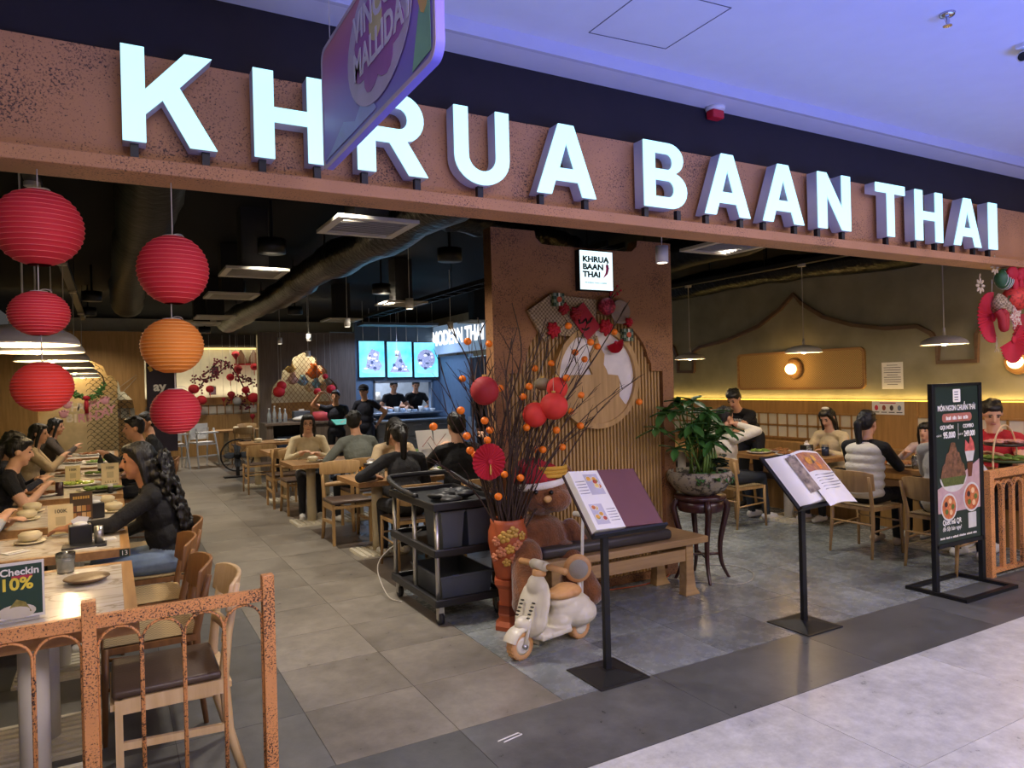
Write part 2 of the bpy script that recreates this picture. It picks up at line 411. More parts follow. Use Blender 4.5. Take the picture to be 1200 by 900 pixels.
# fascia with ledge
wf = struct(B('wall_front', MB().bb(-4, 10.5, 3.09, 3.16, 2.5, 2.97), M_copper))
B('ledge', MB().bb(-4, 10.5, 2.975, 3.165, 2.485, 2.54), M_copper, wf, bevel=.004)
B('bulkhead', MB().bb(-4, 10.5, 3.14, 3.22, 2.9, 3.28), M_dark, wf)
B('side_pier', MB().bb(8.05, 10.5, 3.1, 3.2, 0, 2.5), M_copper2, wf)
# walls
struct(B('wall_left', MB().bb(-1.85, -1.75, 3.16, 15.2, 0, 3.5), M_green))
wr = struct(B('wall_right', MB().bb(8.0, 8.12, 3.16, 20, 0, 3.5), M_plaster))
wb = struct(B('wall_back', MB().bb(-2, 8.1, 20.0, 20.1, 0, 3.5), M_cream))

# ---- right wall: wainscot, lattice of white squares, lit ledge, ogee trim
WX = 8.0
B('wainscot', MB().bb(WX - .05, WX, 3.2, 9.6, .0, 1.0), M_wains, wr)
B('wainscot_board', MB().bb(WX - .055, WX, 3.2, 9.6, 1.18, 1.345), M_wains, wr, bevel=.004)
B('plain_panel', MB().bb(WX - .075, WX - .05, 4.82, 5.48, .6, 1.345), M_wains, wr, bevel=.004)
sq = mat('white_square', '#d8d2c0', .7, var=.05)
tm = MB().bb(-.012, 0, -.068, .068, -.07, .07).mesh('square'); tm.materials.append(sq)
rails = MB()
for z in (.84, 1.005, 1.17): rails.bb(WX - .07, WX - .05, 3.2, 9.6, z - .012, z + .012)
y = 3.25
while y < 9.6:
    rails.bb(WX - .07, WX - .05, y - .01, y + .01, .84, 1.17)
    if not (4.7 < y < 5.4):
        for z in (.92, 1.088):
            o = bpy.data.objects.new('square', tm); COL.objects.link(o); o.parent = wr; o.location = (WX - .048, y + .08, z)
    y += .16
B('lattice', rails, M_wains, wr)
B('light_ledge', MB().bb(WX - .06, WX - .012, 3.2, 9.6, 1.345, 1.352), mat('led_strip', '#ffd86a', .5, var=0, emit=3.0, ecol='#ffcf50'), wr)
area('wall_wash_light', (WX - .035, 6.4, 1.36), 6.3, 8, '#ffd680', rot=(0, R_(180 - 25), R_(0)), sy=.02).rotation_euler = Euler((R_(180), 0, R_(90)))
for pts in (((145, 370), (145, 305), (165, 291), (250, 270), (350, 225), (420, 170), (463, 122), (490, 152), (560, 195), (650, 220), (760, 232), (860, 225), (905, 248), (925, 285), (925, 340), (1050, 335), (1050, 250), (1075, 215), (1110, 190)),
            ((20, 230), (47, 257), (80, 292), (95, 330), (95, 370), (145, 370))):
    P = [gx(760 + u * .3667, 300 + v * .3667, WX - .02) for u, v in pts]
    B('ogee_trim', MB().tube(P, .036, 4, flat=(1, .9)), wood('ogee_wood', '#55402f', '#6d5440', 1), wr)
# notices on the right wall
def notice(name, label, u0, v0, u1, v1, m):
    a = gx(u0, v1, WX - .004); b_ = gx(u1, v0, WX - .004)
    t = thing(name, label, 'notice', (WX - .003, a.y, a.z))
    W_ = abs(a.y - b_.y); H_ = b_.z - a.z
    B('sheet', MB().bb(-.004, 0, -W_, 0, 0, H_), m, t)
    return t, W_, H_
t, W_, H_ = notice('paper_notice', 'printed white sheet of text on olive plaster wall', 1034, 424, 1058, 456, M_paper)
for k in range(9):
    ww = W_ * (.8 if k % 4 else .5)
    B('text_line', MB().bb(-.0055, -.004, -W_ / 2 - ww / 2, -W_ / 2 + ww / 2, H_ * (.9 - k * .09) - .006, H_ * (.9 - k * .09)), M_print_k, t)
t, W_, H_ = notice('pictogram_notice', 'white strip notice with four small pictograms on the wood panel', 1027, 470, 1064, 485, M_paper)
t.location.x = WX - .078
for k, c in enumerate(('#c8324a', '#8a4a3a', '#4a4038', '#6a7a90')):
    yy = -W_ * (.14 + .24 * k)
    B('pictogram', MB().ell((-.005, yy, H_ * .5), (.002, W_ * .06, H_ * .2)), mat('picto' + c, c), t)
    B('caption', MB().bb(-.006, -.004, yy - W_ * .09, yy + W_ * .09, H_ * .14, H_ * .2), M_print_k, t)
B('heading', MB().bb(-.006, -.004, -W_ * .75, -W_ * .25, H_ * .82, H_ * .9), mat('print_red', '#b23a48'), t)

# ---- rear partitions (Y = 15)
WY = 15.0
def arch_poly(c, w, z0, zs, zt, lobes=True):
    """multifoil (stepped) arch outline, bottom z0, springing zs, top zt"""
    L = [(c - w, z0), (c - w, zs)]
    L += [(c - w * .95, zs + (zt - zs) * .2), (c - w * .78, zs + (zt - zs) * .36), (c - w * .7, zs + (zt - zs) * .36), (c - w * .66, zs + (zt - zs) * .55), (c - w * .5, zs + (zt - zs) * .68), (c - w * .42, zs + (zt - zs) * .68), (c - w * .34, zs + (zt - zs) * .86), (c - w * .15, zs + (zt - zs) * .94), (c, zt)]
    return L + [(2 * c - x, z) for x, z in reversed(L[:-1])]
def wallcut(name, x0, x1, z0, z1, holes, y, th, m):
    me = curve_mesh([[(x0, z0), (x1, z0), (x1, z1), (x0, z1)]] + holes, th / 2, name)
    me.transform(basis((0, y, 0), (1, 0, 0), (0, 0, 1))); return struct(link(name, me, m))
hL = arch_poly(-.36, .75, .35, 1.35, 2.3)
wl = wallcut('wall_partition', -1.75, .56, 0, 2.8, [hL], WY, .14, M_oakx if False else M_wains)
hM = arch_poly(3.5, .68, 1.06, 1.55, 2.42)
wm = wallcut('wall_middle', 2.6, 4.56, 0, 2.82, [hM], WY, .14, M_greywood)
# lattices in both arches: fish-scale rows on the left one, diamonds on the middle one
def inside(p, poly):
    x, z = p; r = False
    for i in range(len(poly)):
        (x1, z1), (x2, z2) = poly[i], poly[i - 1]
        if (z1 > z) != (z2 > z) and x < (x2 - x1) * (z - z1) / (z2 - z1) + x1: r = not r
    return r
la = MB(); rr = .055; z = .4; row = 0
while z < 2.35:
    x = -1.15 + (rr if row % 2 else 0)
    while x < .45:
        P = [(x + rr * math.cos(a), z + rr * math.sin(a)) for a in [PI * k / 5 for k in range(6)]]
        if x > -.36 and all(inside(p, hL) for p in P): la.tube([(p[0], WY, p[1]) for p in P], .006, 4)
        x += 2 * rr
    z += rr * .95; row += 1
B('scale_lattice', la, M_blackmetal, wl)['kind'] = 'stuff'
la = MB()
for sgn in (1, -1):
    for k in range(-40, 41):
        seg = None; prev = None
        for i in range(90):
            x = 2.75 + i * .0175; z = 1.7 + sgn * (x - 3.5) * 1.25 + k * .115
            ins = inside((x, z), hM)
            if ins and prev is None: prev = (x, z)
            if ins: seg = (x, z)
            if prev and (not ins or i == 89):
                if seg != prev: la.bar((prev[0], WY, prev[1]), (seg[0], WY, seg[1]), .007)
                prev = None
B('diamond_lattice', la, M_brownwood, wm)['kind'] = 'stuff'
# lit room behind the left arch, and the niche behind the middle arch
struct(B('wall_alcove', MB().bb(-1.75, .12, 15.55, 15.6, 0, 2.8), mat('alcove_wall', '#c9bd98', .8)))
point('alcove_lamp', (-.7, 15.3, 2.35), 30, '#ffdca0', .08)
niche = struct(B('wall_niche', MB().bb(2.66, 4.5, 15.5, 15.55, 0, 2.8), M_cream))
B('niche_band', MB().bb(2.66, 4.5, 15.46, 15.5, .9, 1.38), M_wains, niche)
point('niche_lamp', (3.2, 15.3, 2.5), 12, '#fff0cc', .08); point('niche_lamp', (4.0, 15.3, 2.4), 9, '#fff0cc', .08)
B('base_shelf', MB().bb(2.66, 4.5, 15.08, 15.46, .98, 1.02), M_wains, niche)
# kitchen wall with pass-through
M_kblue = mat('kitchen_blue_wall', '#5b7186', .7, var=.08)
hK = [(4.98, 1.12), (6.28, 1.12), (6.28, 1.74), (4.98, 1.74)]
wk = wallcut('wall_kitchen', 4.56, 6.5, 0, 3.05, [hK], WY, .14, M_kblue)
B('pass_frame', MB().bb(4.94, 6.32, 14.9, 14.94, 1.74, 1.79).bb(4.94, 4.98, 14.9, 14.94, 1.1, 1.79).bb(6.28, 6.32, 14.9, 14.94, 1.1, 1.79), mat('steel_frame', '#9aa3ab', .3, .8), wk)
B('pass_shelf', MB().bb(4.8, 6.4, 14.5, 15.3, 1.06, 1.1), mat('steel_frame', '#9aa3ab', .3, .8), wk, bevel=.005)
struct(B('wall_kitchen_back', MB().bb(4.6, 7.9, 17.0, 17.1, 0, 3), mat('kitchen_white', '#aab4bd', .5, var=.1)))
# side kitchen front (X = 6.5) with lit header sign
ws = struct(B('wall_kitchen_side', MB().bb(6.5, 6.6, 13.4, 15, 0, 2.3).bb(6.5, 6.6, 10.4, 11.4, 0, 2.3), M_kblue))
B('counter_front', MB().bb(6.45, 6.5, 11.4, 13.4, 0, 1.0), mat('grey_panelling', '#7d858a', .6), ws)
# back wall details
B('dado_board', MB().bb(-1.9, 8, 19.95, 20, 0, 1.05), M_wains, wb)
B('dado_rail', MB().bb(-1.9, 8, 19.94, 20, 1.3, 1.5), M_wains, wb)
bl = MB(); x = -1.8
sm2 = MB().bb(-.085, .085, -.01, 0, -.09, .09).mesh('square'); sm2.materials.append(sq)
while x < 5:
    bl.bb(x - .012, x + .012, 19.94, 19.97, 1.05, 1.3)
    if x > .9:
        o = bpy.data.objects.new('square', sm2); COL.objects.link(o); o.parent = wb; o.location = (x + .1, 19.97, 1.175)
    x += .2
B('dado_lattice', bl, M_wains, wb)
B('light_cove', MB().bb(-1.9, 8, 19.9, 19.95, 2.74, 2.77), mat('led_strip2', '#ffe07a', .5, var=0, emit=1.2, ecol='#ffe08a'), wb)
B('cove_header', MB().bb(-1.9, 8, 19.6, 20, 2.79, 3.1), mat('brown_header', '#4a4238', .8), wb)
area('back_wall_wash', (2.3, 19.75, 1.55), 4, 12, '#fff0d2', rot=(R_(180 - 20), 0, 0), sy=.1)
area('back_wall_wash', (2.3, 19.4, 2.75), 4, 10, '#fff0d2', rot=(R_(25), 0, 0), sy=.1)

# ============================================================ SIGN LETTERS on the ledge
M_face = mat('lit_acrylic_face', '#b9e8ea', .4, var=0, emit=.85, ecol='#bdf6fa')
M_side = mat('letter_side', '#c9ccd6', .5, var=.03)
def L_(ch):
    sw = .22
    if ch == 'I': return [[(0, 0), (1, 0), (1, 1), (0, 1)]]
    if ch == 'T': return [[(.5 - sw * .55, 0), (.5 + sw * .55, 0), (.5 + sw * .55, 1 - sw * .8), (1, 1 - sw * .8), (1, 1), (0, 1), (0, 1 - sw * .8), (.5 - sw * .55, 1 - sw * .8)]]
    if ch == 'H': return [[(0, 0), (.27, 0), (.27, .42), (.73, .42), (.73, 0), (1, 0), (1, 1), (.73, 1), (.73, .59), (.27, .59), (.27, 1), (0, 1)]]
    if ch == 'N': return [[(0, 0), (.27, 0), (.27, .6), (.73, 0), (1, 0), (1, 1), (.73, 1), (.73, .4), (.27, 1), (0, 1)]]
    if ch == 'K': return [[(0, 0), (.24, 0), (.24, .3), (.42, .47), (.7, 0), (1, 0), (.6, .63), (.96, 1), (.66, 1), (.24, .56), (.24, 1), (0, 1)]]
    if ch == 'A': return [[(0, 0), (.24, 0), (.31, .2), (.69, .2), (.76, 0), (1, 0), (.63, 1), (.37, 1)], [(.38, .38), (.5, .74), (.62, .38)]]
    if ch == 'U': return [[(0, 1), (0, .36)] + arc(.5, .36, .5, 180, 360, 16, .36)[1:-1] + [(1, .36), (1, 1), (.75, 1), (.75, .38)] + arc(.5, .38, .25, 0, -180, 12, .2)[1:-1] + [(.25, .38), (.25, 1)]]
    if ch == 'R': return [[(0, 0), (.25, 0), (.25, .38), (.45, .38), (.72, 0), (1, 0), (.7, .42)] + arc(.62, .7, .33, -75, 90, 12, .3)[1:] + [(0, 1)], [(.25, .56), (.25, .82), (.58, .82)] + arc(.58, .69, .13, 90, -90, 8)[1:-1] + [(.58, .56)]]
    if ch == 'B': return [[(0, 0), (.6, 0)] + arc(.62, .28, .38, -80, 75, 10, .28) + arc(.58, .76, .34, -60, 88, 10, .24) + [(0, 1)], [(.26, .17), (.26, .42), (.56, .42)] + arc(.56, .295, .13, 85, -85, 8, .125) , [(.26, .59), (.26, .83), (.54, .83)] + arc(.54, .71, .12, 85, -85, 8, .12)]
YF = 2.985; YBK = 3.065; ZB = 2.6; ZT = 2.955
LET = [('K', 142, 253, 'first letter of the sign'), ('H', 297, 382, 'between K and R'), ('R', 418, 500, 'partly behind the hanging mall board'), ('U', 532, 596, 'between R and A'),
       ('A', 628, 697, 'beside the letter U'), ('B', 754, 804, 'first letter of the second word'), ('A', 825, 878, 'right after the letter B'), ('A', 893, 941, 'right before the letter N'),
       ('N', 958, 996, 'last letter of the second word'), ('T', 1026, 1060, 'first letter of the third word'), ('H', 1072, 1104, 'between T and A'), ('A', 1117, 1149, 'between H and I'), ('I', 1158, 1168, 'last letter of the sign')]
for ch, u0, u1, wh in LET:
    vm = 110 + (u0 - 190) * .158
    xa = gy(u0, vm, YF).x; xb = gy(u1, vm, YF).x
    t = thing('sign_letter', 'glowing white raised letter %s on copper fascia, %s' % (ch, wh), 'letter', (xa, YBK, 2.54), 0, 'raised letters of the shop sign')
    W_, H_ = xb - xa, ZT - ZB
    Pp = [[(x * W_, z * H_) for x, z in s_] for s_ in L_(ch)]
    d = (YBK - YF) / 2
    outline('letter_body', Pp, d - .003, basis((0, -d, ZB - 2.54), (1, 0, 0), (0, 0, 1)), M_side, t)
    outline('lit_face', Pp, .003, basis((0, -2 * d - .002, ZB - 2.54), (1, 0, 0), (0, 0, 1)), M_face, t)
    px = {'T': (.5,), 'I': (.5,), 'U': (.5,)}.get(ch, (.12, .88))
    for f_ in px:
        B('post', MB().bb(f_ * W_ - .014, f_ * W_ + .014, -d - .014, -d + .014, 0, .063), M_blackmetal, t)

# hanging mall board (plane X = .75)
BX = .75
t = thing('hanging_board', 'pastel promotional board hanging on strings in front of the fascia', 'sign', (BX, 2.22, 2.5))
def rrect(x0, x1, z0, z1, r):
    return arc(x1 - r, z1 - r, r, 0, 90, 5) + arc(x0 + r, z1 - r, r, 90, 180, 5) + arc(x0 + r, z0 + r, r, 180, 270, 5) + arc(x1 - r, z0 + r, r, 270, 360, 5)
MBd = basis((0, 0, 0), (0, -1, 0), (0, 0, 1))   # board x runs towards the viewer
board = [rrect(-.53, .56, 0, .46, .045)]
m = mat('board_print', '#9a8ad8', .45, var=0); N, L, b = nodes_of(m)
tc = N.new('ShaderNodeTexCoord'); sx = N.new('ShaderNodeSeparateXYZ'); L.new(tc.outputs['Object'], sx.inputs[0])
r1 = N.new('ShaderNodeValToRGB'); mr = N.new('ShaderNodeMapRange'); mr.inputs[1].default_value = -.1; mr.inputs[2].default_value = .5
L.new(sx.outputs[2], mr.inputs[0]); L.new(mr.outputs[0], r1.inputs[0])
e = r1.color_ramp.elements; e[0].color = lin('#7f86e0'); e[1].color = lin('#d98a86'); k = e.new(.45); k.color = lin('#9a7fdc'); k = e.new(.7); k.color = lin('#c27fc0')
L.new(r1.outputs[0], b.inputs['Base Color'])
outline('panel', board, .012, MBd, m, t)
MBf = basis((-.0135, 0, 0), (0, -1, 0), (0, 0, 1)); 
def fl(name, sp, mm, off): outline(name, sp, .0006, basis((-.013 - off, 0, 0), (0, -1, 0), (0, 0, 1)), mm, t)
# the photographed face is seen from the -X side: x axis -Y reads left to right for that viewer
fl('border', [rrect(-.53, .56, 0, .46, .045), rrect(-.515, .545, .015, .445, .04)], mat('board_edge', '#c9b6c6', .5), .0004)
fl('panel_disc', [arc(.12, .25, .3, 0, 352, 30, .2)], mat('board_pale', '#cfc3dc', .5), .003)
pt = []
for k in range(8): pt += [(.13 + math.cos(a) * (.19 + .05 * math.sin(j * PI / 5)), .24 + math.sin(a) * (.12 + .035 * math.sin(j * PI / 5))) for j in range(5) for a in [2 * PI * (k + j / 5) / 8]]
fl('flower', [pt], mat('board_flower', '#b06cb8', .5), .0045)
fl('flower_heart', [arc(.12, .29, .06, 0, 340, 12)], mat('board_yellow', '#d8cf90', .5), .006)
fl('green_patch', [[(.4, .02), (.53, .03), (.53, .3), (.47, .2)]], mat('board_green', '#86c09a', .5), .0015)
fl('coin', [arc(.49, .27, .045, 0, 345, 14, .13)], mat('board_coin', '#e0b865', .5), .003)
fl('wave', [[(-.5, .03), (.1, .03), (.0, .12), (-.12, .06), (-.25, .1), (-.4, .05)]], mat('board_wave', '#a5b4ee', .5), .0016)
M_lt = mat('board_lettering', '#e6e2ee', .5)
txt('VINCOM', .125, basis((-.0205, -.14, .335), (0, -1, 0), (0, 0, 1)), M_lt, t, bold=.003, sx=.95)
txt('MALLIDAY', .125, basis((-.0205, -.16, .215), (0, -1, 0), (0, 0, 1)), M_lt, t, bold=.003, sx=.9)
for yy in (-.5, .45): B('string', MB().cyl((0, yy, .45), (0, yy, .845), .0015, n=5), M_string, t)

# mall ceiling devices
c = gz(838, 126, 3.272)
t = thing('fire_alarm', 'small red fire alarm unit under the mall soffit', 'alarm', (c.x, 3.1, 3.272))
B('base_plate', MB().lathe([(0, 0), (.06, 0), (.055, -.02), (0, -.02)], 18), M_white, t, True)
B('alarm_body', MB().box((.0, 0, -.045), (.09, .06, .05)), mat('alarm_red', '#c01c28', .4), t, bevel=.008)
c = gz(1110, 16, 3.34)
t = thing('sprinkler', 'chrome fire sprinkler head on the mall ceiling', 'sprinkler', (c.x, c.y, 3.34))
ch = mat('chrome', '#c8c8cc', .15, 1, var=0)
B('escutcheon', MB().lathe([(0, 0), (.035, 0), (.03, -.012), (.012, -.014), (0, -.014)], 18), ch, t, True)
B('frame', MB().cyl((0, 0, -.014), (0, 0, -.05), .008).tube([(-.012, 0, -.014), (-.016, 0, -.035), (0, 0, -.055)], .003).tube([(.012, 0, -.014), (.016, 0, -.035), (0, 0, -.055)], .003), ch, t)
B('deflector', MB().lathe([(0, -.055), (.02, -.055), (.02, -.058), (0, -.058)], 14), ch, t)
c = gz(1197, 52, 3.34)
t = thing('ceiling_spotlight', 'white track spotlight at the mall ceiling edge', 'spotlight', (c.x + .03, c.y, 3.34))
B('rail', MB().bb(-.05, .3, -.02, .02, -.02, 0), M_white, t); B('lamp_head', MB().cyl((-.02, 0, -.06), (.1, 0, -.035), .028, n=14), M_white, t, True); B('lens', MB().cyl((-.024, 0, -.061), (-.02, 0, -.06), .022), M_print_k, t)
# ============================================================ ENTRANCE SCREEN (copper panel with slatted arch)
PY = 4.75; PTH = .12
es = thing('entrance_screen', 'copper brown entrance screen with slatted arch and round white emblem', 'partition', (3.35, PY, 0))
def sx_(x): return x - 3.35
outer = [(2.48, 0), (4.22, 0), (4.22, 2.83), (3.86, 2.83), (3.85, 2.78), (3.8, 2.735), (3.72, 2.73), (3.0, 2.73), (2.92, 2.735), (2.87, 2.78), (2.86, 2.83), (2.48, 2.83)]
hole = [(2.6, .06), (4.1, .06), (4.1, 1.74), (3.98, 1.74), (3.98, 1.8)] + [(3.35 + .6 * math.cos(R_(a)), 1.8 + .42 * math.sin(R_(a))) for a in range(8, 180, 8)] + [(2.72, 1.8), (2.72, 1.74), (2.6, 1.74)]
outline('panel', [[(sx_(x), z) for x, z in outer], [(sx_(x), z) for x, z in hole]], PTH / 2, basis((0, 0, 0), (1, 0, 0), (0, 0, 1)), M_copper2, es)
sl = {}
n = 44
for i in range(n):
    x = 2.62 + i * (4.08 - 2.62) / (n - 1)
    dx = abs(x - 3.35)
    top = 1.74 if dx > .63 else 1.8 + .42 * math.sqrt(max(0, 1 - (dx / .6) ** 2)) if dx < .6 else 1.8
    k = round(top, 2)
    if k not in sl: sl[k] = MB().bb(-.0085, .0085, -.018, .018, .06, top + .005).mesh('slat'); sl[k].materials.append(M_slat)
    o = bpy.data.objects.new('slat', sl[k]); COL.objects.link(o); o.parent = es; o.location = (sx_(x), -.01, 0)
for z in (.32, 1.0): B('cross_rail', MB().bb(-.75, .75, .01, .03, z - .02, z + .02), M_slat, es)
def facing(y): return basis((0, y, 0), (1, 0, 0), (0, 0, 1))
CX, CZ, CR = sx_(3.41), 1.70, .385
outline('round_frame', [arc(CX, CZ, CR + .03, 0, 354, 60), arc(CX, CZ, CR - .012, 0, 354, 60)], .03, facing(-.06), M_slat, es)
outline('white_disc', [arc(CX, CZ, CR, 0, 354, 60)], .008, facing(-.05), mat('emblem_white', '#e3ddd8', .6), es)
sil = [(-.36, -.14), (-.3, .02), (-.05, .02), (-.085, .09), (-.06, .1), (-.07, .18), (-.055, .2), (-.03, .25), (0, .33), (.03, .25), (.055, .2), (.07, .18), (.06, .1), (.085, .06), (.1, .02), (.2, .01), (.22, -.04), (.21, -.16), (.26, -.22), (.34, -.26)]
sil += [(CR * math.cos(R_(a)), CR * math.sin(R_(a))) for a in range(-38, -160, -8)]
outline('temple_silhouette', [[(CX + x, CZ + z) for x, z in sil]], .012, facing(-.068), M_slat, es)
# light box
t = thing('light_box', 'small square illuminated shop sign with lettering and chilli on the copper screen', 'sign', (3.39, PY - PTH / 2, 2.385))
B('case', MB().bb(-.165, .165, -.06, 0, 0, .32), M_blackmetal, t, bevel=.004)
B('lit_panel', MB().bb(-.158, .158, -.064, -.06, .007, .313), mat('light_panel', '#e8fcff', .4, var=0, emit=1.1, ecol='#dcfaff'), t)
for s_, z in (('KHRUA', .245), ('BAAN', .185), ('THAI', .125)):
    txt(s_, .062, basis((-.135, -.066, z), (1, 0, 0), (0, 0, 1)), M_print_k, t, align='LEFT', bold=.0028, sx=1.22)
txt('MODERN THAI CUISINE', .02, basis((-.01, -.066, .06), (1, 0, 0), (0, 0, 1)), mat('print_grey', '#5a5f66'), t)
B('chilli', MB().tube([(.10, -.066, .21), (.105, -.066, .18), (.095, -.066, .14), (.065, -.066, .105)], [.012, .014, .011, .002], 6), mat('chilli_pink', '#d42a6a', .5), t, True)
B('chilli_stem', MB().tube([(.10, -.066, .21), (.108, -.066, .232), (.098, -.066, .245)], .004, 5), M_print_k, t)

# ============================================================ BENCH
t = thing('bench', 'long wooden bench with dark cushion standing against the slatted screen', 'bench', (3.2, 4.36, 0))
B('seat_board', MB().bb(-.68, .81, -.25, .25, .40, .45), M_benchwood, t, bevel=.006)
for x in (-.56, .66):
    for y in (-.17, .17):
        pr = [(x - .055, 0), (x + .095, 0), (x + .05, .06), (x + .03, .2), (x + .03, .40), (x - .04, .40), (x - .045, .12)]
        B('leg', MB().prism([(a, b) for a, b in pr], -.04, .04, basis((0, y, 0), (1, 0, 0), (0, 0, 1))), M_benchwood, t, bevel=.004)
B('apron', MB().bb(-.58, .68, -.2, -.17, .27, .36), M_benchwood, t); B('apron', MB().bb(-.58, .68, .17, .2, .27, .36), M_benchwood, t)
for x in (-.56, .66): B('cross_rail', MB().bb(x - .025, x + .025, -.2, .2, .28, .36), M_benchwood, t)
B('cushion', MB().bb(-.66, .5, -.2, .245, .452, .53), M_cushion, t, True, bevel=.03, seg=4)

# ============================================================ TABLES
M_base = mat('ribbed_base_cream', '#c9c2ae', .5, var=.05)
def make_table(name, label, group, L, W, top, edge, col, cols=1, z=.76):
    """long axis Y"""
    t = thing(name, label, 'table', (0, 0, 0), 0, group)
    B('tabletop', MB().bb(-W / 2 + .05, W / 2 - .05, -L / 2 + .05, L / 2 - .05, z - .03, z), top, t)
    B('edge_band', MB().bb(-W / 2, -W / 2 + .05, -L / 2, L / 2, z - .045, z + .001).bb(W / 2 - .05, W / 2, -L / 2, L / 2, z - .045, z + .001).bb(-W / 2 + .05, W / 2 - .05, -L / 2, -L / 2 + .05, z - .045, z + .001).bb(-W / 2 + .05, W / 2 - .05, L / 2 - .05, L / 2, z - .045, z + .001), edge, t)
    ys = (0,) if cols == 1 else (-L / 2 + .3, L / 2 - .3)
    for y in ys:
        B('column', MB().cyl((0, y, .03), (0, y, z - .045), .055, n=20), col, t, True)
        b = MB().bb(-.23, .23, y - .23, y + .23, 0, .018)
        for k in range(8): b.bb(-.22, .22, y - .215 + k * .0586, y - .215 + k * .0586 + .032, .018, .03)
        B('ribbed_base', b, M_base, t)
    return t
tA = make_table('dining_table', 'marble topped table with oak edge right behind the copper railing', 'tables of the left row', 1.2, .76, M_marble, M_oaky, M_whitemetal, 2)
tA.location = (-.30, 3.82, 0)
for y, L, lb in ((5.17, .78, 'short marble topped table carrying the number 13 tag'), (6.45, 1.15, 'marble topped table under the arm of the woman in black'), (7.98, 1.22, 'marble topped table crowded with green food platters'),
                 (9.42, 1.2, 'marble topped table before the man in the black jacket'), (10.9, 1.2, 'marble topped table near the arched partition'), (12.4, 1.2, 'farthest marble topped table below the birthday banner')):
    if abs(L - 1.2) < .06: o = dup(tA, (-.30, y, 0), 0, lb)
    else:
        o = make_table('dining_table', lb, 'tables of the left row', L, .76, M_marble, M_oaky, M_whitemetal, 1 if L < 1 else 2); o.location = (-.30, y, 0)
    if L < 1:
        B('number_tag', MB().bb(.325, .375, -L / 2 - .006, -L / 2, .715, .757), mat('tag_green', '#1f3328', .5), o)
        txt('13', .038, basis((.35, -L / 2 - .007, .736), (1, 0, 0), (0, 0, 1)), M_print_w, o)
M_wtop = wood('brown_tabletop', '#80603c', '#9c784c', 0)
tM = make_table('dining_table', 'wood edged table with orange juice where the two women sit', 'tables in the middle of the room', 1.2, .74, M_wtop, M_oakx, M_creammetal, 2)
tM.location = (2.62, 6.98, 0); tM.rotation_euler = (0, 0, PI / 2)
for (x, y, lb) in ((3.86, 6.98, 'wood edged table half hidden behind the fruit branches'), (2.45, 9.0, 'wood edged table between the woman in glasses and the man in grey'), (3.7, 9.0, 'wood edged table with green salad platter'), (2.55, 11.0, 'empty laid table beyond the woman in glasses'), (2.5, 13.0, 'laid table beside the service counter'), (2.6, 17.6, 'laid table before the cherry blossom wall')):
    dup(tM, (x, y, 0), PI / 2, lb)
tR = make_table('dining_table', 'brown wooden table where the waiter in black serves', 'tables along the plastered wall', 1.2, .75, M_wtop, M_oaky, M_whitemetal, 1)
tR.location = (6.86, 5.72, 0)
dup(tR, (6.86, 3.95, 0), 0, 'brown wooden table of the child and the boy in red')
dup(tR, (6.86, 7.5, 0), 0, 'empty brown wooden table behind the potted plant')
# banquette along the right wall
t = thing('banquette', 'long oak banquette seat below the white square lattice', 'bench', (7.575, 6.4, 0))
B('plinth', MB().bb(-.24, .34, -3.1, 3.1, 0, .36), M_wains, t); B('seat_pad', MB().bb(-.28, .24, -3.1, 3.1, .362, .45), M_leather, t, bevel=.02); B('back_rest', MB().bb(.24, .345, -3.1, 3.1, .45, .8), M_wains, t, bevel=.01)
t = thing('banquette', 'padded bench along the sage green wall', 'bench', (-1.42, 8.6, 0))
B('plinth', MB().bb(-.3, .2, -5, 5, 0, .36), M_wains, t); B('seat_pad', MB().bb(-.3, .24, -5, 5, .362, .45), M_leather, t, bevel=.02); B('back_rest', MB().bb(-.32, -.22, -5, 5, .45, .85), M_leather, t, bevel=.02)

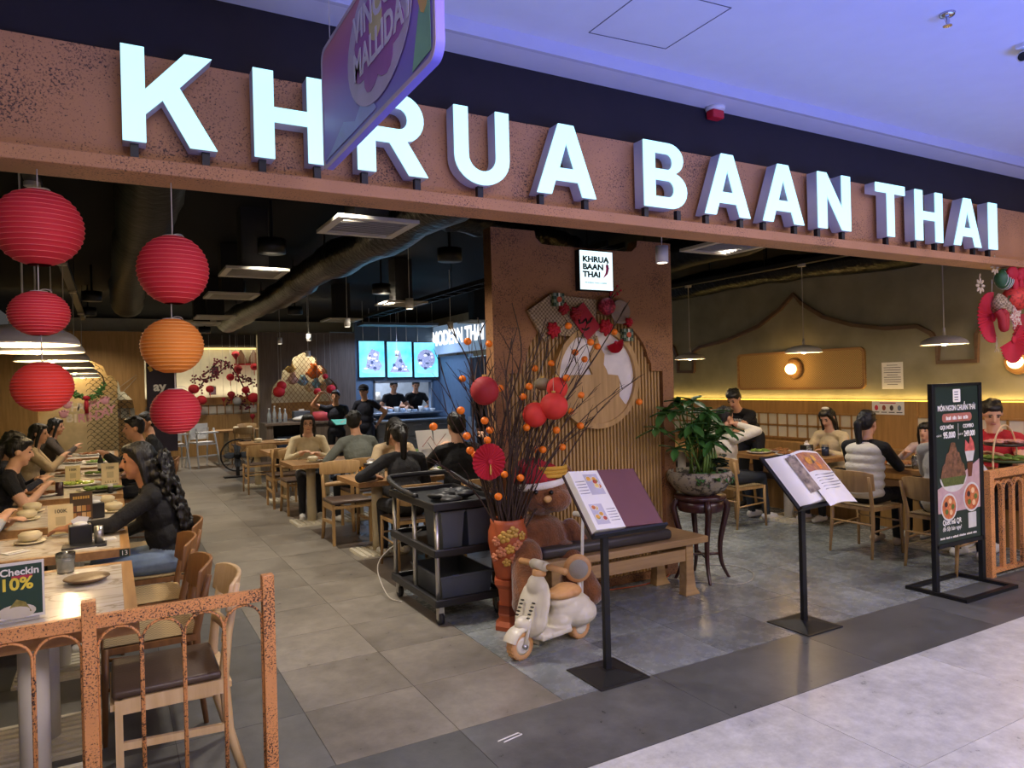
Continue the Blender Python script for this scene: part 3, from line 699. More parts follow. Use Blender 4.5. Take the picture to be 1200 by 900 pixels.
# ============================================================ CHAIRS (local +Y = facing)
def curved_plate(w, h, th, z, y, sag, lean, n=10):
    mb = MB(); vs = []; fs = []
    for i in range(n + 1):
        a = -1 + 2 * i / n; x = a * w / 2; yy = y + sag * a * a
        hh = h / 2 * (1 - .25 * a ** 4)
        for (dz, dy) in ((-hh, 0), (hh, 0), (hh, -th), (-hh, -th)): vs.append((x, yy + dy - lean * (dz), z + dz))
    for i in range(n):
        for k in range(4): fs.append((i * 4 + k, i * 4 + (k + 1) % 4, (i + 1) * 4 + (k + 1) % 4, (i + 1) * 4 + k))
    fs += [(3, 2, 1, 0), (n * 4, n * 4 + 1, n * 4 + 2, n * 4 + 3)]
    return mb.add(vs, fs)
def chair_cord(name, label, group, wood_, seatm, backm=None):
    t = thing(name, label, 'chair', (0, 0, 0), 0, group)
    for s in (-1, 1):
        B('leg', MB().cyl((s * .225, .21, 0), (s * .215, .2, .455), .012, .018, 10), wood_, t, True)
        B('leg', MB().tube([(s * .215, -.235, 0), (s * .21, -.2, .3), (s * .205, -.2, .46), (s * .215, -.235, .62), (s * .22, -.265, .74)], [.012, .018, .019, .017, .013], 10), wood_, t, True)
        B('seat_rail', MB().bar((s * .215, -.2, .44), (s * .215, .2, .44), .022, .03), wood_, t)
        B('stretcher', MB().cyl((s * .217, -.21, .24), (s * .217, .2, .26), .009), wood_, t, True)
    B('seat_rail', MB().bar((-.21, .2, .44), (.21, .2, .44), .022, .03), wood_, t); B('seat_rail', MB().bar((-.21, -.2, .44), (.21, -.2, .44), .022, .03), wood_, t)
    B('stretcher', MB().cyl((-.21, .2, .3), (.21, .2, .3), .009), wood_, t, True); B('stretcher', MB().cyl((-.21, -.21, .3), (.21, -.21, .3), .009), wood_, t, True)
    vs = []; fs = []; k = 8
    for i in range(k + 1):
        for j in range(k + 1):
            a = -1 + 2 * i / k; b_ = -1 + 2 * j / k; vs.append((a * .215, b_ * .205, .462 - .012 * (1 - a * a) * (1 - b_ * b_)))
    for i in range(k):
        for j in range(k): a = i * (k + 1) + j; fs.append((a, a + k + 1, a + k + 2, a + 1))
    m = MB().add(vs, fs); m.bb(-.2, .2, -.19, .19, .425, .44); B('seat', m, seatm, t)
    B('backrest', curved_plate(.47, .2, .018, .69, -.275, .075, .14), backm or wood_, t, True, bevel=.005)
    return t
def chair_pad(name, label, group, wood_, seatm):
    t = thing(name, label, 'chair', (0, 0, 0), 0, group)
    for s in (-1, 1):
        B('leg', MB().tube([(s * .2, .2, 0), (s * .2, .2, .43)], .02, 4), wood_, t)
        B('leg', MB().tube([(s * .2, -.27, 0), (s * .195, -.215, .2), (s * .19, -.2, .44), (s * .195, -.22, .62), (s * .2, -.26, .83)], [.018, .021, .022, .02, .016], 6), wood_, t, True)
        B('seat_rail', MB().bar((s * .2, -.2, .40), (s * .2, .2, .40), .026, .06), wood_, t)
        B('stretcher', MB().bar((s * .2, -.215, .22), (s * .2, .2, .24), .02, .03), wood_, t)
    B('seat_rail', MB().bar((-.2, .2, .40), (.2, .2, .40), .06, .026), wood_, t); B('seat_rail', MB().bar((-.2, -.2, .40), (.2, -.2, .40), .06, .026), wood_, t)
    B('seat', MB().bb(-.215, .215, -.19, .225, .432, .468), seatm, t, True, bevel=.015, seg=3)
    B('backrest', curved_plate(.46, .15, .02, .775, -.275, .06, .16), wood_, t, True, bevel=.006)
    B('back_slat', curved_plate(.36, .05, .014, .6, -.225, .03, .1), wood_, t, True)
    return t
H = {'L': PI / 2, 'R': -PI / 2, 'B': 0, 'F': PI}     # facing -X, +X, +Y, -Y
cP = chair_pad('dining_chair', 'pale ash chair with dark leather seat right behind the railing', 'chairs of the left row', M_pale, M_leather)
cP.location = (.2, 3.52, 0); cP.rotation_euler = (0, 0, H['L'])
cO = chair_pad('dining_chair', 'oak chair with leather seat at the orange juice table, facing the entrance', 'chairs in the middle of the room', M_oak, M_leather)
cO.location = (2.22, 7.72, 0); cO.rotation_euler = (0, 0, H['F'])
cC = chair_cord('dining_chair', 'brown chair with woven cord seat beside the pale ash chair', 'chairs of the left row', M_brownwood, M_cord)
cC.location = (.15, 4.14, 0); cC.rotation_euler = (0, 0, H['L'])
cG = chair_cord('dining_chair', 'oak chair with cord seat under the person in the white sweater', 'chairs along the plastered wall', M_oak, M_cord)
cG.location = (6.17, 5.86, 0); cG.rotation_euler = (0, 0, H['R'])
for (x, y, lb) in ((.14, 4.84, 'empty brown chair with woven seat beside the number 13 tag'), (.24, 5.45, 'brown chair under the woman with long curly hair'), (.15, 6.35, 'brown woven chair just beyond the woman with curly hair'), (.16, 7.75, 'empty brown woven chair at the food platter table'), (.16, 8.5, 'brown woven chair in front of the man in the black jacket'), (.3, 9.45, 'brown chair under the man in the black jacket'), (.5, 10.75, 'brown chair under the young man beside the dark banner')):
    dup(cC, (x, y, 0), H['L'], lb)
for (x, y, h, lb) in ((6.17, 4.27, 'R', 'oak chair with cord seat under the woman in the quilted vest'), (6.2, 3.55, 'R', 'oak chair with cord seat behind the menu poster stand')):
    dup(cG, (x, y, 0), H[h], lb)
cB = chair_cord('dining_chair', 'oak chair with curved back under the woman with a ponytail', 'chairs in the middle of the room', M_oak, M_leather)
cB.location = (2.42, 6.3, 0)
for (x, y, h, lb, k) in ((3.05, 6.25, 'B', 'oak chair under the man in black holding a menu', cB), (2.9, 7.75, 'F', 'oak chair under the woman in beige at the juice table', cO), (2.62, 8.4, 'B', 'oak chair under the man in the grey green shirt', cO), (2.2, 9.85, 'F', 'oak chair under the woman in glasses', cO),
                         (2.15, 10.58, 'B', 'empty oak chair with leather seat at the laid table, curved back towards the entrance', cO), (2.75, 12.2, 'B', 'oak chair with leather seat at the table beside the counter', cO), (2.1, 12.25, 'B', 'oak chair with curved back at the counter table', cB), (3.6, 6.2, 'B', 'oak chair with curved back next to the fruit branches', cB),
                         (2.55, 16.9, 'B', 'oak chair at the table before the blossom wall', cO), (2.9, 18.3, 'F', 'oak chair on the far side of the blossom wall table', cO)):
    dup(k, (x, y, 0), H[h], lb)

# ============================================================ RAILINGS
FY = 3.13
def railing_left():
    t = thing('copper_railing', 'hammered copper railing with thin arched bars in front of marble table', 'railing', (-.09, FY, 0))
    for x in (0, .645, -.66): B('post', MB().bb(x - .024, x + .024, -.024, .024, 0, .895), M_fence, t, bevel=.003)
    for x0, x1 in ((-.636, -.024), (.024, .621)):
        B('top_rail', MB().bb(x0, x1, -.014, .014, .79, .838), M_fence, t)
        n = 4; wd = (x1 - x0) / n
        for k in range(n):
            P = [(x0 + wd * k + .003, 0, 0)] + [(x0 + wd * (k + .5) - (wd / 2 - .003) * math.cos(a), 0, .71 + .072 * math.sin(a)) for a in [PI * j / 12 for j in range(13)]] + [(x0 + wd * (k + 1) - .003, 0, 0)]
            B('arched_bar', MB().tube(P, .0055, 6), M_fence, t, True)
railing_left()
t = thing('copper_railing', 'hammered copper railing with thick arched slats beside the menu poster', 'railing', (6.17, FY + .05, 0))
B('post', MB().bb(-.03, .03, -.03, .03, 0, .86), M_fence, t, bevel=.003); B('post', MB().bb(1.5, 1.56, -.03, .03, 0, .86), M_fence, t, bevel=.003)
B('top_rail', MB().bb(.03, 1.5, -.03, .03, .8, .86), M_fence, t); B('bottom_rail', MB().bb(.03, 1.5, -.02, .02, .03, .06), M_fence, t)
for k in range(9):
    x = .03 + .16 * (k + .5)
    P = [(x - .07, 0, .05)] + [(x - .07 * math.cos(a), 0, .68 + .085 * math.sin(a)) for a in [PI * j / 12 for j in range(13)]] + [(x + .07, 0, .05)]
    B('arched_slat', MB().tube(P, .016, 4, flat=(1, 1.3)), M_fence, t)

# ============================================================ PAPER LANTERNS
def lantern(label, u, v0, v1, du, m, Yp=3.08, rib=15, glow=False, shape=1.0):
    c = gy(u, (v0 + v1) / 2, Yp); zt = gy(u, v0, Yp).z; zb = gy(u, v1, Yp).z; r = du; h = (zt - zb) / 2
    t = thing('paper_lantern', label, 'lantern', (c.x, Yp, zb), 0, 'paper lanterns under the fascia')
    pr = []; K = rib * 4
    for i in range(K + 1):
        a = -1 + 2 * i / K; a *= .965
        rr = math.sqrt(max(0, 1 - abs(a) ** (2 * shape))) * r
        rr *= 1 - .02 * math.sin(PI * ((i % 4) / 4)) if True else 1
        pr.append((max(rr, .02), h + a * h))
    B('paper_shade', MB().lathe(pr, 28), m, t, True)
    w_ = MB()
    for i in range(4, K - 3, 4): w_.tube([(pr[i][0] * 1.003 * math.cos(a), pr[i][0] * 1.003 * math.sin(a), pr[i][1]) for a in [2 * PI * k / 28 for k in range(28)]], .0013, 4, closed=True)
    B('wire_ribs', w_, mat('rib_' + m.name, '#e0605c' if m is not M_orange else '#f0b060', .6), t)
    B('opening_ring', MB().tube([(pr[-1][0] * math.cos(a), pr[-1][0] * math.sin(a), pr[-1][1]) for a in [2 * PI * k / 20 for k in range(20)]], .0025, 5, closed=True), M_string, t)
    B('hook', MB().tube([(.02 * math.cos(a) + .02, 0, 2 * h + .012 * math.sin(a) - .005) for a in [PI * k / 8 for k in range(9)]], .0014, 5), M_string, t)
    return t, c, zt, zb
cols = (((45, 222, 312, .145, M_red, 1.0, 'large red paper lantern, topmost of the string with three reds'), (46, 341, 394, .098, M_red, 1.0, 'small oval red lantern, middle one of the string with three reds'), (50, 424, 483, .1, mat('red_lantern_lit', '#e2351f', .75, var=.1), 1.0, 'bright orange red lantern with dark ribs, lowest of its string')),
        ((203, 276, 357, .13, M_red, 1.0, 'large red paper lantern hanging above the orange one'), (202, 373, 438, .115, M_orange, 1.0, 'orange paper lantern between two red ones'), (206, 455, 509, .092, M_red, 1.0, 'small red lantern below the orange one')))
for grp in cols:
    top = 2.487
    for (u, v0, v1, du, m, sh, lb) in grp:
        t, c, zt, zb = lantern(lb, u, v0, v1, du, m, shape=sh)
        B('string', MB().cyl((0, 0, (zt - zb) - .01), (0, 0, top - zb), .0022, n=5), M_string, t)
        if 'dark ribs' in lb:
            pass
        top = zb + .004

# ============================================================ PENDANT LAMPS
M_shade = mat('lamp_shade_taupe', '#aaa296', .4, var=.05); M_shadein = mat('lamp_shade_inner', '#e8e2d4', .5, var=0)
M_bulb = mat('bulb_glow', '#fff1cc', .5, var=0, emit=14, ecol='#ffe2a6')
def pendant(label, x, y, z, r, top, group, power):
    t = thing('pendant_lamp', label, 'lamp', (x, y, z), 0, group)
    h = r * .42
    pr = [(r, 0)] + [(r * math.cos(a), h * math.sin(a)) for a in [PI / 2 * k / 8 for k in range(1, 8)]] + [(.02, h)]
    B('shade', MB().lathe(pr, 32), M_shade, t, True); B('inner_shade', MB().lathe([(a - .004, b - .004 if b else 0) for a, b in pr], 32), M_shadein, t, True)
    B('rim', MB().tube([(r * math.cos(a), r * math.sin(a), 0) for a in [2 * PI * k / 32 for k in range(32)]], .004, 5, closed=True), M_shadein, t)
    B('bulb', MB().ell((0, 0, .02), .035), M_bulb, t, True)
    B('neck', MB().cyl((0, 0, h), (0, 0, h + .07), .016, .012), M_shade, t, True); B('rod', MB().cyl((0, 0, h + .07), (0, 0, top - z), .005, n=6), M_shade, t); B('ceiling_cup', MB().cyl((0, 0, top - z - .025), (0, 0, top - z), .045, n=14), M_shade, t)
    l = point('pendant_light', (x, y, z - .03), power, '#ffdca8', .04); return t
for y, lb in ((4.4, 'taupe pendant lamp over the marble table by the railing'), (5.15, 'taupe pendant lamp over the number 13 table'), (6.5, 'taupe pendant lamp over the second long table of the row'), (8.2, 'taupe pendant lamp over the food platters'), (10.4, 'taupe pendant lamp over the jacket man table'), (13.2, 'farthest taupe pendant lamp before the arched partition')):
    pendant(lb, -.38, y, 1.93, .25, 2.95, 'pendant lamps over the left row', 10)
t = thing('lighting_track', 'black ceiling track carrying the left pendant lamps', 'track', (-.38, 9, 2.95)); B('rail', MB().bb(-.04, .04, -5.2, 5.4, 0, .05), M_blackmetal, t)
for yy in (-4, -1, 2, 5): B('hanger', MB().cyl((0, yy, .05), (0, yy, .55), .006, n=6), M_blackmetal, t)
for y, lb in ((3.9, 'taupe dome pendant lamp over the table of the boy in red'), (5.47, 'taupe dome pendant lamp before the cane wall panel'), (7.3, 'taupe dome pendant lamp beyond the copper screen')):
    pendant(lb, 6.87, y, 1.93, .2, 2.93, 'pendant lamps along the plastered wall', 7)
t = thing('lighting_track', 'black ceiling track carrying the right pendant lamps', 'track', (6.87, 6, 2.93)); B('rail', MB().bb(-.04, .04, -2.6, 3, 0, .05), M_blackmetal, t)
for yy in (-2, 0, 2): B('hanger', MB().cyl((0, yy, .05), (0, yy, .57), .006, n=6), M_blackmetal, t)
# wall sconces: cane panel + round lamp
a = gx(865, 457, 7.97); b_ = gx(1013, 405, 7.97)
t = thing('cane_panel', 'long rounded cane webbing panel mounted on the plastered wall', 'wall panel', (7.985, (a.y + b_.y) / 2, a.z))
W_ = abs(a.y - b_.y); H_ = 2.0 - a.z
outline('cane', [rrect(-W_ / 2, W_ / 2, 0, H_, .07)], .01, basis((0, 0, 0), (0, -1, 0), (0, 0, 1)), M_rattan, t)
outline('frame', [rrect(-W_ / 2, W_ / 2, 0, H_, .07), rrect(-W_ / 2 + .03, W_ / 2 - .03, .03, H_ - .03, .05)], .016, basis((-.012, 0, 0), (0, -1, 0), (0, 0, 1)), M_oaky, t)
def sconce(label, u, v):
    c = gx(u, v, 7.93); t = thing('wall_lamp', label, 'lamp', (7.96, c.y, c.z), 0, 'round wall lamps')
    Mx = Matrix.Rotation(-PI / 2, 4, 'Y')
    B('back_disc', MB().lathe([(0, 0), (.13, 0), (.135, .01), (.12, .03), (0, .03)], 28, M=Mx), M_oaky, t, True)
    B('globe', MB().ell((-.07, 0, -.005), .072), mat('globe_glow', '#fff0c8', .4, var=0, emit=6, ecol='#ffd98a'), t, True)
    point('wall_lamp_light', (7.76, c.y, c.z), 3.2, '#ffc774', .07)
sconce('round glowing wall lamp on the cane panel', 929, 432); sconce('round glowing wall lamp under the fan decoration', 1192, 423)

# ============================================================ AIR VENTS, CYLINDER LIGHTS, DUCTS
M_vent = mat('vent_grey', '#bdb8aa', .6, var=.06); M_ventin = mat('vent_black', '#17171b', .8)
vt = thing('air_vent', 'large square ceiling air vent nearest the fascia', 'vent', (0, 0, 0), 0, 'ceiling air vents')
B('vent_frame', MB().bb(-.3, .3, -.3, -.24, 0, .025).bb(-.3, .3, .24, .3, 0, .025).bb(-.3, -.24, -.24, .24, 0, .025).bb(.24, .3, -.24, .24, 0, .025), M_vent, vt)
for k in range(9): B('louvre', MB().box((0, -.205 + k * .051, .014), (.48, .03, .004), rot=(R_(35), 0, 0)), M_vent, vt)
B('vent_box', MB().bb(-.13, .13, -.13, .13, .03, .65), M_ventin, vt)  # duct neck up to the ceiling, plain black
VZ = 2.85
for i, (u, v, lb) in enumerate(((430, 268, None), (297, 321, 'square ceiling air vent above the corridor, second from the fascia'), (271, 348, 'square ceiling air vent, third from the fascia'), (252, 373, 'small looking square ceiling air vent before the blossom wall'), (236, 380, 'farthest square ceiling air vent before the blossom wall'), (470, 357, 'square ceiling air vent over the middle tables'), (400, 376, 'square ceiling air vent near the grey partition'), (560, 378, 'square ceiling air vent beside the copper screen'), (852, 291, 'square ceiling air vent near the right pendant lamps'))):
    c = gz(u, v, VZ)
    if i == 0: vt.location = (c.x, c.y, VZ)
    else: dup(vt, (c.x, c.y, VZ), 0, lb)
cy = thing('cylinder_light', 'white cylinder ceiling light right of the illuminated sign', 'lamp', (0, 0, 0), 0, 'hanging cylinder lights')
B('can', MB().cyl((0, 0, 0), (0, 0, .12), .045, n=20), M_white, cy, True); B('lens', MB().cyl((0, 0, -.002), (0, 0, .002), .036, n=16), mat('lens_glow', '#fff2d8', .4, var=0, emit=2.5), cy); B('rod', MB().cyl((0, 0, .12), (0, 0, 1.22), .004, n=6), M_white, cy)
for i, (u, v, lb) in enumerate(((776, 304, None), (480, 362, 'hanging cylinder light over the orange juice table'), (407, 383, 'hanging cylinder light over the man in grey'), (328, 403, 'hanging cylinder light before the grey partition edge'), (362, 399, 'hanging cylinder light above the lattice arch'), (528, 386, 'hanging cylinder light before the kitchen header sign'), (357, 416, 'lowest hanging cylinder light at the lattice arch'), (464, 404, 'hanging cylinder light before the lit menu boards'))):
    c = gz(u, v, 2.55 if i != 6 else 2.35)
    if i == 0: c = gy(776, 308, 3.95); cy.location = (c.x, 3.95, c.z)
    else: dup(cy, (c.x, min(c.y, 14.5), c.z if c.y < 14.5 else 2.3), 0, lb)
DL = ('copper railing corridor', 'second corridor stretch', 'third corridor stretch', 'orange juice table', 'salad platter table', 'service counter', 'open menu sheets', 'empty brown table', 'blossom wall corridor', 'farther marble table', 'birthday banner')
for (x, y, p_), wh in zip(DOWN, DL):  # cans added to house the dining room fill lamps
    t = thing('added_downlight', 'black can added over a fill lamp under the black ceiling above the ' + wh, 'downlight', (x, y, 2.985), 0, 'added fill lamp cans')
    B('can', MB().cyl((0, 0, .004), (0, 0, .14), .13, n=20), M_blackmetal, t, True); B('stem', MB().cyl((0, 0, .14), (0, 0, .515), .015, n=8), M_blackmetal, t)
for (x, y, z, sx2, sy2), wh in zip(((5.2, 14.0, 2.9, .8, .25), (5.3, 16.2, 2.7, .8, .3), (7.3, 13.2, 2.6, .6, .6)), ('before the lit menu boards', 'inside the kitchen behind the pass', 'behind the side kitchen curtain')):  # battens added as housings over the bare kitchen lamps
    t = thing('added_batten', 'added grey batten housing ' + wh, 'lamp', (x, y, z + .005), 0, 'added kitchen battens'); B('housing', MB().bb(-sx2, sx2, -sy2, sy2, 0, .05), M_greybin, t); B('hanger', MB().cyl((0, 0, .05), (0, 0, 3.5 - z), .01, n=6), M_alu, t)
def duct(label, pts, r, m=M_foil, sq_=1):
    t = thing('air_duct', label, 'duct', pts[0], 0, 'black ceiling ducts')
    P = spl(pts, 7); rs = [r * (1 + .12 * random.uniform(-1, 1)) for _ in P]
    B('wrap', MB().tube(P, rs, 14, flat=(1.15, sq_)), m, t, True, world=True)
    k = max(2, len(P) // 6)
    for i in range(1, len(P) - 1, k): B('strap', MB().bar(P[i] + Vector((0, 0, r * .3)), (P[i].x, P[i].y, 3.5), .02, .004), M_blackmetal, t, world=True)
duct('wrinkled black foil duct running above the lanterns', [(-1.4, 4.4, 3.2), (-.6, 4.8, 3.22), (-.3, 4.9, 3.2), (.0, 5.0, 3.22)], .13)
duct('black duct running into the room above the corridor', [(.3, 3.3, 3.2), (.3, 6.2, 3.2), (.3, 8, 3.18), (.25, 11, 3.2), (.3, 14.5, 3.2)], .2, M_duct)
duct('thick wrinkled duct over the middle tables', [(2.35, 4.2, 3.15), (2.3, 6.5, 3.1), (2.25, 8.8, 3.12), (2.3, 11, 3.1), (2.25, 14, 3.12), (2.25, 16.5, 3.12)], .19)
duct('black foil duct crossing above the copper screen', [(2.75, 6.3, 3.3), (3.5, 6.5, 3.28), (4.2, 6.8, 3.3), (4.9, 7.2, 3.3)], .13)
duct('long black foil duct along the plastered wall top', [(7.72, 3.3, 3.1), (7.75, 5, 3.02), (7.7, 7, 3.08), (7.7, 9.4, 3.02)], .17)
duct('black duct over the right hand pendant lamps', [(5.4, 3.6, 3.15), (5.7, 6, 3.1), (6, 9, 3.15)], .2, M_duct)
t = thing('cable_tray', 'grey ladder cable tray under the black ceiling', 'cable tray', (4.5, 9.8, 3.02))
B('side_rail', MB().bb(-.12, -.1, -4, 4, 0, .06), M_duct, t); B('side_rail', MB().bb(.1, .12, -4, 4, 0, .06), M_duct, t)
for k in range(20): B('rung', MB().bb(-.1, .1, -3.9 + k * .4, -3.87 + k * .4, 0, .02), M_duct, t)
for yy in (-3.5, 0, 3.5): B('hanger', MB().cyl((0, yy, .02), (0, yy, .49), .006, n=6), M_duct, t)
for (x0, y0, x1, y1, lb) in ((.75, 3.9, 1.45, 4.3, 'dark rectangular air handling box behind the lanterns'),):
    t = thing('air_unit', lb, 'air unit', (x0, y0, 3.0)); B('casing', MB().bb(0, x1 - x0, 0, y1 - y0, 0, .3), M_duct, t, bevel=.01); B('grille', MB().bb(.05, x1 - x0 - .05, -.01, 0, .06, .2), M_vent, t)
    for xx in (.05, x1 - x0 - .05): B('hanger', MB().cyl((xx, .1, .3), (xx, .1, .5), .006, n=6), M_duct, t)
# ============================================================ SERVICE CART
t = thing('service_cart', 'black three tier bussing cart with grey bins and silver posts', 'cart', (2.2, 5.02, 0))
cx, cy_ = .25, .42
for x in (-1, 1):
    for y in (-1, 0, 1):
        if y == 0 and x == 1: continue
        B('post', MB().cyl((x * cx, y * cy_, .13), (x * cx, y * cy_, .82), .017, n=14), M_alu, t, True)
def tray(z, h, rim=.03):
    m = MB().bb(-cx - .03, cx + .03, -cy_ - .03, cy_ + .03, z - h, z - h + .02)
    for s in (-1, 1): m.bb(s * (cx + .015) - .018, s * (cx + .015) + .018, -cy_ - .03, cy_ + .03, z - h, z); m.bb(-cx - .03, cx + .03, s * (cy_ + .015) - .018, s * (cy_ + .015) + .018, z - h, z)
    return m
B('bottom_shelf', tray(.185, .055), M_blackplastic, t, bevel=.008); B('middle_shelf', tray(.53, .055), M_blackplastic, t, bevel=.008); B('top_shelf', tray(.85, .055), M_blackplastic, t, bevel=.008)
hd = [(-cx - .02, -.1, .86), (-cx - .03, .2, .88), (-cx - .02, cy_ + .06, .93), (-cx + .08, cy_ + .1, .94), (cx - .08, cy_ + .1, .94), (cx + .02, cy_ + .06, .93), (cx + .03, .2, .88), (cx + .02, -.1, .86)]
B('handle', MB().tube(spl(hd, 4), .02, 8), M_blackplastic, t, True)
for x in (-1, 1):
    for y in (-1, 1):
        c = B('caster', MB().bb(x * .23 - .018, x * .23 + .018, y * .4 - .03, y * .4 + .03, .085, .135).bb(x * .23 - .022, x * .23 - .018, y * .4 - .02, y * .4 + .02, .035, .1).bb(x * .23 + .018, x * .23 + .022, y * .4 - .02, y * .4 + .02, .035, .1), M_alu, t)
        B('wheel', MB().cyl((x * .23 - .016, y * .4, .042), (x * .23 + .016, y * .4, .042), .042, n=18), mat('rubber', '#1b1c20', .6), c, True)
        B('wheel_hub', MB().cyl((x * .23 - .019, y * .4, .042), (x * .23 + .019, y * .4, .042), .02, n=12), M_greybin, c)
def tub(name, label, x0, x1, y0, y1, z0, z1, tp=.02):
    tt = thing(name, label, 'bin', ((x0 + x1) / 2, (y0 + y1) / 2, z0), 0, 'grey plastic bins on the cart')
    a, b_ = (x1 - x0) / 2, (y1 - y0) / 2; h = z1 - z0; th = .006
    vs = [];
    for (zz, k) in ((0, -tp), (h, 0), (h, -th), (.008, -tp - th)):
        for (sx, sy) in ((-1, -1), (1, -1), (1, 1), (-1, 1)): vs.append((sx * (a + k), sy * (b_ + k), zz))
    fs = [(3, 2, 1, 0)] + [(r * 4 + i, r * 4 + (i + 1) % 4, r * 4 + 4 + (i + 1) % 4, r * 4 + 4 + i) for r in range(3) for i in range(4)] + [(12, 13, 14, 15)]
    B('tub', MB().add(vs, fs), M_greybin, tt)
    B('rim', MB().bb(-a - .008, a + .008, -b_ - .008, -b_ + .004, h - .016, h).bb(-a - .008, a + .008, b_ - .004, b_ + .008, h - .016, h).bb(-a - .008, -a + .004, -b_, b_, h - .016, h).bb(a - .004, a + .008, -b_, b_, h - .016, h), M_greybin, tt, bevel=.003)
tub('bus_bin', 'tall grey bin on the cart middle shelf, at the corner post', 2.0, 2.18, 4.63, 4.95, .497, .78)
tub('bus_bin', 'tall grey bin on the cart middle shelf, beside the terracotta vase', 2.2, 2.4, 4.63, 4.95, .497, .78)
tub('bus_bin', 'shallow grey tub on the cart bottom shelf', 1.99, 2.4, 4.64, 5.2, .152, .32)
t = thing('cloth_bundle', 'crumpled dark cloth lying on the black cart top', 'cloth', (2.22, 4.85, .817))
mm = MB()
for k in range(14): mm.ell((random.uniform(-.14, .14), random.uniform(-.15, .15), random.uniform(.03, .05)), (random.uniform(.05, .09), random.uniform(.05, .09), random.uniform(.02, .03)))
link('folds', remesh(mm, .012, 2), M_blackplastic, t, True)

# ============================================================ TERRACOTTA VASE + BRANCHES
VX, VY = 2.345, 4.30
t = thing('plinth', 'orange terracotta plinth under the flower vase', 'plinth', (VX, VY, 0))
B('shaft', MB().lathe([(0, 0), (.11, 0), (.11, .03), (.085, .06), (.075, .2), (.085, .28), (.11, .31), (.11, .345), (0, .345)], 6), M_terra, t, bevel=.004)
B('carved_band', MB().lathe([(.088, .1), (.082, .11), (.082, .16), (.088, .17)], 6), mat('terra_dark', '#7a3418', .6), t)
t = thing('vase', 'terracotta vase with gold and rose flower relief on plinth', 'vase', (VX, VY, .345))
pr = [(0, 0), (.085, 0), (.09, .02), (.11, .12), (.135, .25), (.132, .32), (.115, .37), (.118, .4), (.105, .402), (.1, .38), (.11, .32), (.1, .2), (.08, .03), (0, .03)]
B('body', MB().lathe(pr, 36), M_terra, t, True)
for (a, z, kx, m_) in ((-100, .3, 1, M_gold), (-75, .33, 1, M_gold), (-60, .24, .9, M_rose), (-110, .2, .9, M_rose), (-85, .22, .8, M_gold), (-125, .27, .8, M_rose), (-70, .15, .8, M_rose), (-95, .13, .7, M_gold), (-45, .3, .8, M_gold), (-135, .16, .7, M_rose)):
    r = .11 + .025 * math.sin(min(1, z / .27) * PI / 2); ca = R_(a - 28)
    mm = MB(); Rm = Matrix.Rotation(ca, 3, 'Z')
    for k in range(5):
        an = 2 * PI * k / 5 + a; mm.ell(Vector((r * math.cos(ca), r * math.sin(ca), z)) + Rm @ Vector((0, .026 * math.cos(an) * kx, .026 * math.sin(an) * kx)), (.008, .02 * kx, .017 * kx), Rm, 8, 6)
    mm.ell((r * 1.05 * math.cos(ca), r * 1.05 * math.sin(ca), z), (.008, .012, .012), Rm, 8, 6)
    B('flower_relief', mm, m_, t, True)
fb = thing('fruit_branches', 'bare twigs hung with small orange fruit standing in the vase', 'branches', (VX, VY, .40))
FR = [(548, 400), (573, 403), (541, 444), (540, 481), (586, 455), (568, 493), (574, 504), (571, 516), (508, 500), (551, 528), (557, 533), (547, 511), (623, 432), (620, 453), (613, 465), (617, 501), (629, 527), (636, 527), (602, 554), (591, 556), (610, 560), (615, 566), (584, 582), (592, 585), (685, 421), (674, 413), (700, 406), (692, 401), (720, 389), (666, 382), (669, 482), (680, 499), (659, 524), (749, 471), (652, 504), (642, 426), (681, 463), (664, 443)]
tips = []
def stem(end, bend, r0=.006):
    a = Vector((VX + random.uniform(-.06, .06), VY + random.uniform(-.06, .06), .55)); e = Vector(end)
    m1 = a.lerp(e, .35) + Vector((random.uniform(-.05, .03), random.uniform(-.05, .05), .14 * bend)); m2 = a.lerp(e, .7) + Vector((random.uniform(-.07, .07), random.uniform(-.05, .05), .1 * bend))
    P = spl([a, m1, m2, e], 5); n = len(P)
    mb = MB().tube(P, [r0 * (1 - .75 * i / (n - 1)) for i in range(n)], 5)
    for k in range(4):
        i = random.randint(5, n - 3); q = P[i]; dd = (P[i + 1] - P[i]).normalized()
        sd = Vector((random.uniform(-1, 1), random.uniform(-.7, .7), random.uniform(.1, 1))).normalized()
        q2 = q + (dd * .6 + sd * .7) * random.uniform(.08, .2); mb.tube([q, (q + q2) / 2 + Vector((0, 0, .01)), q2], [r0 * .5, r0 * .4, r0 * .15], 4)
    B('branch', mb, M_branch, fb, world=True); return P
fm = MB().ell((0, 0, 0), (.026, .026, .025), nu=12, nv=8).mesh('fruit'); fm.materials.append(M_fruit); fm.polygons.foreach_set('use_smooth', [True] * len(fm.polygons))
for i, (u, v) in enumerate(FR):
    yy = VY + random.uniform(-.25, .3)
    p = gy(u, v, yy)
    if p.y > PY - .2: p.y = PY - .2
    o = bpy.data.objects.new('fruit', fm); COL.objects.link(o); o.parent = fb; o.location = p - Vector((VX, VY, .40))
    if i % 5 != 3: stem(p + Vector((0, 0, .02)), 1)
for (u, v) in [(random.uniform(515, 640), random.uniform(380, 520)) for _ in range(12)] + [(738, 352), (690, 375), (640, 372), (600, 355), (560, 372), (523, 378), (515, 420), (505, 455), (640, 402), (655, 395), (600, 400), (745, 445), (715, 470), (700, 455), (500, 540), (530, 560), (625, 480), (570, 560), (755, 438), (660, 440), (610, 430), (585, 420)]:
    stem(gy(u, v, VY + random.uniform(-.15, .2)), 1.2, .011 if v < 400 else .007)
